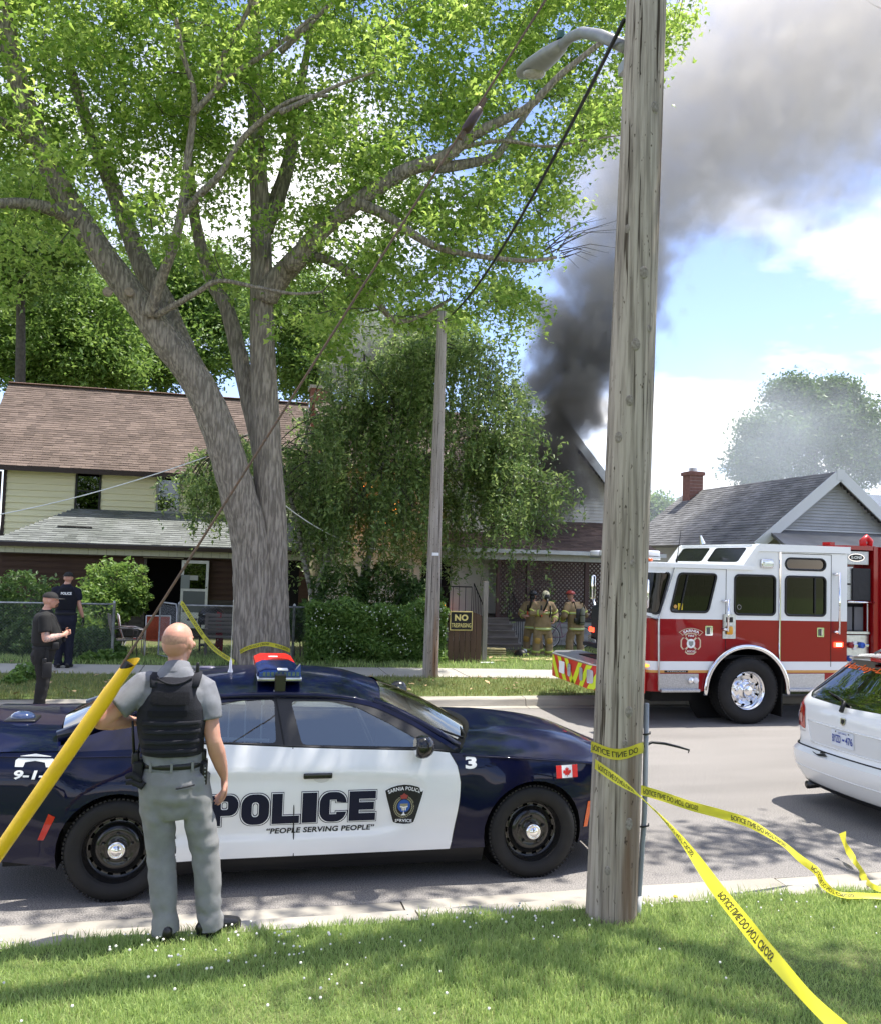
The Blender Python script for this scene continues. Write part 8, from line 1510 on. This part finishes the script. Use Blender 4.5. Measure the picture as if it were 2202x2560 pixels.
# ============================================================ fence, yard furniture, sign, hose, bicycle
def chain(name, label, xa, xb, y, h=1.18, posts=(), mesh_=True):
    E_ = empty(name, (xa, y, .12), label=label, cat='fence'); L_ = xb-xa
    for x in posts: p = MB().lathe([(.03, 0), (.03, h+.06), (.034, h+.065), (.03, h+.10), (.008, h+.13), (.001, h+.132)], 10, (x-xa, 0, -.05)).obj('post', GALV, E_, True)
    MB().tube([(0, 0, h), (L_, 0, h+.0)], .019, 8).obj('top_rail', GALV, E_, True); mb = MB(); sp = .062; k = -int(h/sp)
    while k*sp < L_:
        for sg in (1, -1):
            c = k*sp; t0, t1 = max(0, -c), min(h-.02, L_-c)
            if t1-t0 > .05: mb.tube([(c+t0, .004*sg, (t0 if sg > 0 else h-.02-t0)+.01), (c+t1, .004*sg, (t1 if sg > 0 else h-.02-t1)+.01)], .0019, 3, False)
        k += 1
    mb.obj('wire_mesh', mat('mesh_wire', (.16, .165, .165), .6, .5), E_, fix=False, kind='stuff'); return E_
FX = lambda px: P(px, 1560, 19.6).x
chain('chain_link_fence', 'grey chain link fence in front of the bushes behind the two officers', FX(-120), FX(284), 19.6, posts=(FX(-60), FX(284)))
chain('chain_link_fence', 'grey chain link fence from the gate post to the hedge, passing the maple', FX(447), FX(770), 19.6, posts=(FX(447), FX(735)))
gt = empty('chain_link_gate', (FX(442), 19.6, .12), R(118), label='open chain link gate with rounded top beside the porch door', cat='gate'); MB().tube([(0, 0, .05), (0, 0, 1.1), (.06, 0, 1.2), (.78, 0, 1.2), (.85, 0, 1.12), (.85, 0, .05), (0, 0, .05)], .018, 8).obj('gate_frame', GALV, gt, True); mb = MB()
for k in range(-18, 14):
    for sg in (1, -1):
        c = k*.062; t0, t1 = max(0, -c), min(1.1, .85-c)
        if t1-t0 > .05: mb.tube([(c+t0, .004*sg, (t0 if sg > 0 else 1.1-t0)+.06), (c+t1, .004*sg, (t1 if sg > 0 else 1.1-t1)+.06)], .0019, 3, False)
mb.obj('wire_mesh', GALV, gt, fix=False, kind='stuff')
# chairs
SLG = mat('red_sling', (.42, .075, .03), .7, var=.2, scale=20); CWH = mat('chair_white', (.62, .60, .57), .45); TAU = mat('taupe_sling', (.20, .175, .145), .7); TAF = mat('taupe_frame', (.13, .11, .095), .5)
def chair(label, loc, rz, sm, fm, tip=0):
    E_ = empty('patio_chair', loc, rz, label=label, cat='chair', group='patio chairs in the yard'); 
    for s in (-.26, .26):
        MB().tube([(s, .22, 0), (s, .20, .40), (s, -.22, .38), (s, -.30, .62), (s, -.36, .95)], .014, 6).obj('side_frame', fm, E_, True); MB().tube([(s, -.30, 0), (s, -.18, .38)], .014, 6).obj('leg', fm, E_, True); MB().tube([(s, .20, .40), (s*1.05, .22, .60), (s*1.05, .05, .65), (s*1.05, -.31, .66)], .016, 6).obj('armrest', fm, E_, True)
    mobj('seat', panel([(-.25, -.22), (.25, -.22), (.25, .20), (-.25, .20)], (), lambda u, v: (u, v, .385+.02*v-.02*(1-(u/.25)**2)), .06), sm, E_, True); mobj('backrest', panel([(-.25, 0), (.25, 0), (.25, .6), (-.25, .6)], (), lambda u, v: (u, -.235-.20*v+.03*(1-(u/.25)**2)-.02*math.sin(v*5), .40+.9*v), .06), sm, E_, True); MB().tube([(-.26, -.36, .95), (.26, -.36, .95)], .014, 6).obj('top_bar', fm, E_, True)
    if tip: E_.rotation_euler = (tip, 0, rz)
    return E_
def gpt(px, py, y): p = P(px, py, y); p.z = yz(p.x, y)+.02; return p
chair('red sling patio chair turned side on by the gate', gpt(333, 1620, 21.6), R(-80), SLG, CWH); chair('red sling patio chair with its back to the street', gpt(392, 1625, 21.3), R(5), SLG, CWH); chair('brown sling patio chair leaning beside the fence post', gpt(312, 1622, 20.9), R(-75), TAU, TAF)
# grill, bench
bq = empty('barbecue_grill', gpt(525, 1640, 22.6), label='black kettle style barbecue on a trolley behind the fence', cat='grill'); mb = MB(); mb.rbox((-.32, -.24, .72), (.32, .24, .92), .05); mb.obj('firebox', BLACK, bq, True); mb = MB(); mb.sphere((0, 0, .92), (.33, .25, .26), 16, 8); mb.v = [(a, b, max(c, .925)) for a, b, c in mb.v]; mb.obj('lid', BLACK, bq, True)
for x, y in ((-.26, -.2), (.26, -.2), (-.26, .2), (.26, .2)): MB().tube([(x, y, 0), (x, y, .74)], .016, 6).obj('leg', BLACK, bq)
MB().tube([(-.2, -.27, .98), (.2, -.27, .98)], .012, 6).obj('handle', GALV, bq); MB().rbox((-.58, -.2, .82), (-.34, .2, .85), .01).obj('side_shelf', BLACK, bq); MB().box((-.24, -.18, .2), (.24, .18, .23)).obj('lower_shelf', BLACK, bq)
um = empty('red_cloth', gpt(545, 1640, 22.3), label='red spotted cloth hanging beside the barbecue', cat='cloth'); mobj('cloth', panel([(-.10, 0), (.10, 0), (.06, .95), (-.05, 1.0)], (), lambda u, v: (u+.02*math.sin(v*6), .03*math.sin(u*40+v*3), v+.05), .05), mat('red_cloth', (.22, .012, .02), .8), um, True)
for k in range(9): mobj('spot', panel(disc(.012, 8, (.04*math.sin(k*2.3), .12+k*.095)), (), lambda u, v: (u+.02*math.sin(v*6), .03*math.sin(u*40+v*3)-.006, v+.05)), WHITE, um)
bn = empty('garden_bench', gpt(572, 1650, 22.0), R(180), label='weathered slatted wooden bench behind the maple trunk', cat='bench'); OW = mat('weathered_bench_wood', (.16, .14, .12), .9, var=.3, scale=6, stretch=(.3, 1, 3))
for k in range(5): MB().rbox((-.6, -.26-.012*k, .52+k*.095), (.6, -.235-.012*k, .60+k*.095), .006).obj('back_slat', OW, bn)
for k in range(4): MB().rbox((-.6, -.2+k*.11, .43), (.6, -.11+k*.11, .46), .006).obj('seat_slat', OW, bn)
for s in (-.55, .55): MB().box((s-.03, -.3, 0), (s+.03, -.24, 1.0)).obj('leg', OW, bn); MB().box((s-.03, .18, 0), (s+.03, .24, .62)).obj('leg', OW, bn); MB().box((s-.03, -.26, .60), (s+.03, .26, .64)).obj('armrest', OW, bn)
# wooden gate, sign, post
gx0, gx1 = P(1120, 1600, 19.3).x, P(1203, 1600, 19.3).x; WG = empty('wooden_gate', (gx0, 19.3, .12), label='brown board gate with arched top beside the hedge', cat='gate'); GW_ = gx1-gx0; GBM = mat('gate_boards', (.115, .068, .045), .85, col2=(.08, .046, .03), scale=3, stretch=(2, 1, .3)); nB = 6
for k in range(nB):
    a, b = k*GW_/nB, (k+1)*GW_/nB-.01; ht = lambda x: 1.02+.16*math.sin(math.pi*min(1, max(0, x/GW_*.8+.1))); mb = MB(); mb.prism([(a, .02), (b, .02), (b, ht(b)), (a, ht(a))], -.012, .012, lambda u, v, h: (u, h, v)); o = mb.obj('board', GBM, WG); o.location.y = rng.uniform(-.004, .004)
for z in (.25, .8): MB().box((0, .014, z), (GW_, .05, z+.08)).obj('cross_rail', GBM, WG)
MB().box((GW_+.02, -.04, -.15), (GW_+.12, .06, 1.85)).obj('gate_post', mat('grey_post', (.30, .27, .235), .9, var=.3, scale=5, stretch=(2, 2, .3)), WG)
s0, s1 = P(1124, 1576, 19.26), P(1181, 1529, 19.26); SG = empty('warning_sign', (s0.x, 19.26, s0.z), label='black and yellow NO TRESPASSING sign on the board gate', cat='sign'); sw, sh_ = s1.x-s0.x, s1.z-s0.z; SY = mat('sign_yellow', (.72, .60, .22), .5); MB().rbox((0, -.004, 0), (sw, .004, sh_), .003).obj('plate', SY, SG); mobj('field', panel(rrect(.018, .018, sw-.018, sh_-.018, .006), (), lambda u, v: (u, -.006, v)), BLACK, SG)
mobj('lettering', text_fit('NO', (sw*.20, sh_*.50, sw*.80, sh_*.84), lambda u, v: (u, -.008, v), .045, .045, 0, 1.05, None), SY, SG); mobj('lettering', text_fit('TRESPASSING', (sw*.06, sh_*.16, sw*.94, sh_*.38), lambda u, v: (u, -.008, v), .012, .012, 0, .95, None), SY, SG)
# hose, helmet, tray
HO = mat('hose_tan', (.50, .42, .20), .85, var=.25, scale=12)
def hose(label, pts, wd=.035): 
    o = MB().tube(spline(pts, 6), [(.026, wd)]*(len(spline(pts, 6))), 8, refup=(0, 0, 1)).obj('fire_hose', HO, None, True, fix=False, label=label, cat='hose', group='fire hose lying in the yard'); return o
def hp(px, py, y, dz=.03): p = P(px, py, y); p.z = yz(p.x, y)+dz; return p
for k in range(4): c = hp(1228, 1632, 21.6); hose('%s flat loop of the folded tan hose stack by the steps' % ('lowest', 'second lowest', 'second highest', 'topmost')[k], [c+V3((-.30, -.1, .03+k*.055)), c+V3((.25, -.12, .03+k*.055)), c+V3((.32, 0, .03+k*.055)), c+V3((.25, .1, .03+k*.055)), c+V3((-.30, .08, .03+k*.055))])
hose('straight length of tan hose running towards the firefighters', [hp(1235, 1638, 20.8), hp(1262, 1644, 20.8), hp(1300, 1648, 20.6)], .05); hose('looped tan hose lying in front of the masked firefighter', [hp(1300, 1664, 19.9), hp(1320, 1655, 20.3), hp(1350, 1652, 20.6), hp(1376, 1662, 20.4), hp(1372, 1674, 19.8), hp(1345, 1666, 20.0), hp(1322, 1672, 19.7), hp(1305, 1664, 19.8)], .045); hose('tan hose end lying under the engine bumper', [hp(1360, 1672, 19.7), hp(1395, 1672, 19.8), hp(1420, 1674, 19.6), hp(1470, 1670, 19.6)], .045); hose('thin tan hose end on the grass by the gate post', [hp(1225, 1660, 19.4), hp(1245, 1659, 19.5), hp(1264, 1660, 19.4)], .025)
he = empty('fire_helmet', hp(1301, 1640, 21.2, .02), R(30), label='black fire helmet with lime patches lying on the grass', cat='helmet'); mb = MB(); mb.sphere((0, 0, .05), (.16, .20, .17), 16, 10); mb.v = [(a, b, max(c, .03)) for a, b, c in mb.v]; mb.obj('shell', BLACK, he, True); MB().lathe([(.16, 0), (.22, -.012), (.225, -.02), (.16, -.01)], 20, (0, 0, .04)).obj('brim', BLACK, he, True)
for k in range(4): MB().cbox((.10*math.sin(k*.7-1), -.155-.02*math.cos(k*.7-1), .10), (.045, .012, .05)).obj('lime_patch', LIME, he)
MB().sphere((.16, .02, .16), (.06, .07, .06), 10, 6).obj('visor', SILV, he, True)
tr_ = MB().rbox((-.16, -.05, 0), (.16, .05, .03), .01).obj('white_tray', WHITE, None, label='small white tray lying at the foot of the gate post', cat='tray'); tr_.location = hp(1216, 1660, 19.1, .0)
# bicycle leaning on the porch wall
BI = empty('bicycle', hp(1412, 1632, 24.6, 0), R(4), label='bicycle leaning against the block wall behind the firefighter', cat='bicycle'); PNK = mat('bike_frame', (.25, .14, .18), .4)
for x in (-.5, .55):
    w_ = MB().tube([(x+.31*math.cos(a), 0, .34+.31*math.sin(a)) for a in np.linspace(0, 2*math.pi, 33)], .018, 6, False).obj('wheel', RUBBER, BI, True); MB().tube([(x+.285*math.cos(a), 0, .34+.285*math.sin(a)) for a in np.linspace(0, 2*math.pi, 33)], .013, 5, False).obj('rim', mat('bike_rim', (.62, .6, .58), .3, .5), w_, True); mb = MB()
    for k in range(14): a = 2*math.pi*k/14; mb.tube([(x, 0, .34), (x+.28*math.cos(a), 0, .34+.28*math.sin(a))], .002, 3, False)
    mb.obj('spokes', GALV, w_, fix=False, kind='stuff')
MB().tube([(-.5, 0, .34), (-.1, 0, .34), (.35, 0, .72), (-.2, 0, .75), (-.5, 0, .34)], .017, 6).obj('frame', PNK, BI, True); MB().tube([(-.1, 0, .34), (-.22, 0, .86)], .015, 6).obj('seat_post', PNK, BI); MB().tube([(.55, 0, .34), (.38, 0, .70), (.34, 0, .92)], .017, 6).obj('fork', PNK, BI); MB().tube([(.36, -.25, .95), (.34, 0, .93), (.36, .25, .95)], .014, 6).obj('handlebar', BLACK, BI, True); MB().rbox((-.36, -.06, .86), (-.12, .06, .91), .02).obj('saddle', BLACK, BI, True)
# ============================================================ fire and smoke
FL = mat('flame', (1, .3, .05), .8, emis=(1, .20, .025), estr=2.2); FL2 = mat('flame_core', (1, .6, .15), .8, emis=(1, .42, .08), estr=3.4)
def flames(label, c, w_, h, n, seed):
    q = random.Random(seed); E_ = empty('flames', c, label=label, cat='fire')
    for k in range(n):
        x, hh, r_ = q.uniform(-w_, w_), h*q.uniform(.45, 1), w_*q.uniform(.18, .4); ph = q.uniform(0, 6); MB().tube([(x+.10*h*math.sin(ph+t*5)*t, q.uniform(-.02, .02), hh*t) for t in np.linspace(0, 1, 8)], [r_*s for s in (.5, 1, .95, .8, .62, .42, .22, .03)], 8).obj('flame_tongue', FL if k % 3 else FL2, E_, True)
p = P2(788, 1062, 25.4); flames('orange flames leaping from the upper window behind the birch', p, .28, .9, 7, 1); p = P2(741, 1010, 25.4); flames('small orange flame at the higher opening behind the birch', p, .2, .6, 5, 2); p = P2(896, 1240, 26.3); flames('orange flames glowing in the doorway behind the thin pole', p, .10, .5, 3, 3)
def smoke(name, label, path, mtl, bounds, res, nscale, warp, seed, rough=.62, namp=1.7, gain=1.6):
    pts = []; rd = []; dn = []; k = len(path)
    P_ = [V3((a, b, c)) for a, b, c, _, _ in path]; S = spline(P_, 10); n = len(S)
    for i, s in enumerate(S):
        t = i/10; j = min(int(t), k-2); f = t-j; pts.append(tuple(s)); rd.append(path[j][3]+(path[j+1][3]-path[j][3])*f); dn.append(path[j][4]+(path[j+1][4]-path[j][4])*f)
    me = bpy.data.meshes.new(name); me.from_pydata(pts, [], []); 
    for nm, ar in (('rad', rd), ('dens', dn)): at_ = me.attributes.new(nm, 'FLOAT', 'POINT'); at_.data.foreach_set('value', ar)
    o = bpy.data.objects.new(name, me); COL.objects.link(o); tag(o, label, 'smoke', None, 'stuff'); me.materials.append(mtl)
    g = bpy.data.node_groups.new(name, 'GeometryNodeTree'); g.interface.new_socket('Geometry', in_out='INPUT', socket_type='NodeSocketGeometry'); g.interface.new_socket('Geometry', in_out='OUTPUT', socket_type='NodeSocketGeometry'); nd = g.nodes; lk = g.links
    gi, go = nd.new('NodeGroupInput'), nd.new('NodeGroupOutput'); pos = nd.new('GeometryNodeInputPosition').outputs[0]
    def vm(op, a, b): 
        x = nd.new('ShaderNodeVectorMath'); x.operation = op
        for i, q in enumerate((a, b)):
            if q is None: continue
            if isinstance(q, tuple): x.inputs[i].default_value = q
            elif isinstance(q, (int, float)): x.inputs['Scale'].default_value = q
            else: lk.new(q, x.inputs[i])
        return x
    def mm(op, a, b=0.0, clamp=False):
        x = nd.new('ShaderNodeMath'); x.operation = op; x.use_clamp = clamp
        for i, q in enumerate((a, b)):
            if isinstance(q, (int, float)): x.inputs[i].default_value = q
            else: lk.new(q, x.inputs[i])
        return x.outputs[0]
    def noise(sc_, dt, off): 
        x = nd.new('ShaderNodeTexNoise'); x.inputs['Scale'].default_value = sc_; x.inputs['Detail'].default_value = dt; x.inputs['Roughness'].default_value = rough; lk.new(vm('ADD', pos, (off, off*.7, off*1.3)).outputs[0], x.inputs['Vector']); return x
    wv = noise(nscale*.6, 3, seed); wp = vm('ADD', pos, vm('SCALE', vm('SUBTRACT', wv.outputs['Color'], (.5, .5, .5)).outputs[0], warp).outputs[0]).outputs[0]
    sn = nd.new('GeometryNodeSampleNearest'); lk.new(gi.outputs[0], sn.inputs[0]); lk.new(wp, sn.inputs['Sample Position'])
    def samp(dtype, field):
        s = nd.new('GeometryNodeSampleIndex'); s.data_type = dtype; lk.new(gi.outputs[0], s.inputs[0]); lk.new(field, s.inputs['Value']); lk.new(sn.outputs[0], s.inputs['Index']); return s.outputs[0]
    def na(nm): x = nd.new('GeometryNodeInputNamedAttribute'); x.data_type = 'FLOAT'; x.inputs[0].default_value = nm; return x.outputs[0]
    pi = nd.new('GeometryNodeInputPosition').outputs[0]; d = vm('DISTANCE', wp, samp('FLOAT_VECTOR', pi)).outputs['Value']; f = mm('SUBTRACT', 1.0, mm('DIVIDE', d, samp('FLOAT', na('rad'))))
    nf = noise(nscale*1.7, 6, seed+5).outputs[0]; f2 = mm('ADD', f, mm('MULTIPLY', mm('SUBTRACT', nf, .5), namp)); den = mm('MULTIPLY', mm('MULTIPLY', mm('MULTIPLY', f2, gain), 1.0, True), samp('FLOAT', na('dens')))
    vc = nd.new('GeometryNodeVolumeCube'); lk.new(den, vc.inputs['Density']); vc.inputs['Min'].default_value = bounds[0]; vc.inputs['Max'].default_value = bounds[1]
    for i, a in enumerate(('Resolution X', 'Resolution Y', 'Resolution Z')): vc.inputs[a].default_value = res[i]
    sm_ = nd.new('GeometryNodeSetMaterial'); sm_.inputs['Material'].default_value = mtl; lk.new(vc.outputs[0], sm_.inputs[0]); lk.new(sm_.outputs[0], go.inputs[0])
    md = o.modifiers.new('volume', 'NODES'); md.node_group = g; return o
def smat(name, c0, c1, z0, z1, dens):
    m = bpy.data.materials.new(name); m.use_nodes = True; t = m.node_tree; n = t.nodes; l = t.links; n.clear(); o = n.new('ShaderNodeOutputMaterial'); pv = n.new('ShaderNodeVolumePrincipled'); l.new(pv.outputs[0], o.inputs['Volume']); pv.inputs['Density'].default_value = dens; pv.inputs['Anisotropy'].default_value = .25
    g = n.new('ShaderNodeNewGeometry'); s = n.new('ShaderNodeSeparateXYZ'); l.new(g.outputs['Position'], s.inputs[0]); r_ = n.new('ShaderNodeMapRange'); r_.inputs[1].default_value = z0; r_.inputs[2].default_value = z1; l.new(s.outputs[2], r_.inputs[0]); x = n.new('ShaderNodeMixRGB'); x.inputs[1].default_value = rgb(c0); x.inputs[2].default_value = rgb(c1); l.new(r_.outputs[0], x.inputs[0]); l.new(x.outputs[0], pv.inputs['Color']); return m
def sp(x, y, Y, r_, d): p = P2(x, y, Y); return (p.x, p.y, p.z, r_*1.23569*p.y/2202*1.02, d)
pth = [sp(1100,1005,26.6,66,2.0), sp(1112,945,26.6,88,2.4), sp(1125,860,26.6,95,2.6), sp(1160,770,26.5,108,2.2), sp(1205,680,26.4,118,1.8), sp(1240,590,26.3,112,1.3), sp(1265,500,26.2,135,.85), sp(1300,400,26.1,190,.48), sp(1370,300,26,250,.38), sp(1470,215,26,300,.32), sp(1600,140,26,330,.29), sp(1740,80,26,340,.27), sp(1920,20,26,350,.25)]
def bnd(pt, k=1.35): a = np.array(pt); lo = (a[:, :3]-a[:, 3:4]*k).min(0); hi = (a[:, :3]+a[:, 3:4]*k).max(0); return tuple(map(float, lo)), tuple(map(float, hi))
sc.cycles.volume_step_rate = 2.2; sc.cycles.volume_max_steps = 128
smoke('smoke', 'dense dark smoke billowing from the burning house up past the tall pole', pth, smat('dark_smoke', (.24, .215, .185), (.80, .765, .715), 5, 13, 1.0), bnd(pth), (176, 60, 132), .62, 2.4, 3.0, .66, 3.6, 3.2)
p2 = [sp(690,830,27.5,45,.7), sp(700,760,27.5,62,.75), sp(730,690,27.5,66,.5), sp(790,630,27.5,80,.3), sp(860,560,27.5,90,.14)]
smoke('smoke', 'grey smoke drifting up behind the birch and maple', p2, smat('grey_smoke', (.30, .29, .29), (.6, .6, .6), 6, 13, 1.0), bnd(p2), (44, 24, 44), .8, 1.4, 9.0)
p3 = [sp(1300,1060,38,120,.04), sp(1370,960,38,190,.045), sp(1480,900,39,230,.042), sp(1600,920,40,230,.045), sp(1700,950,40,220,.045), sp(1820,1000,40,210,.04)]
smoke('smoke', 'thin pale blue smoke drifting across the grey house and far tree', p3, smat('pale_smoke', (.80, .86, .92), (.82, .87, .92), 5, 15, 1.0), bnd(p3), (72, 40, 44), .22, 3.0, 17.0, .5)
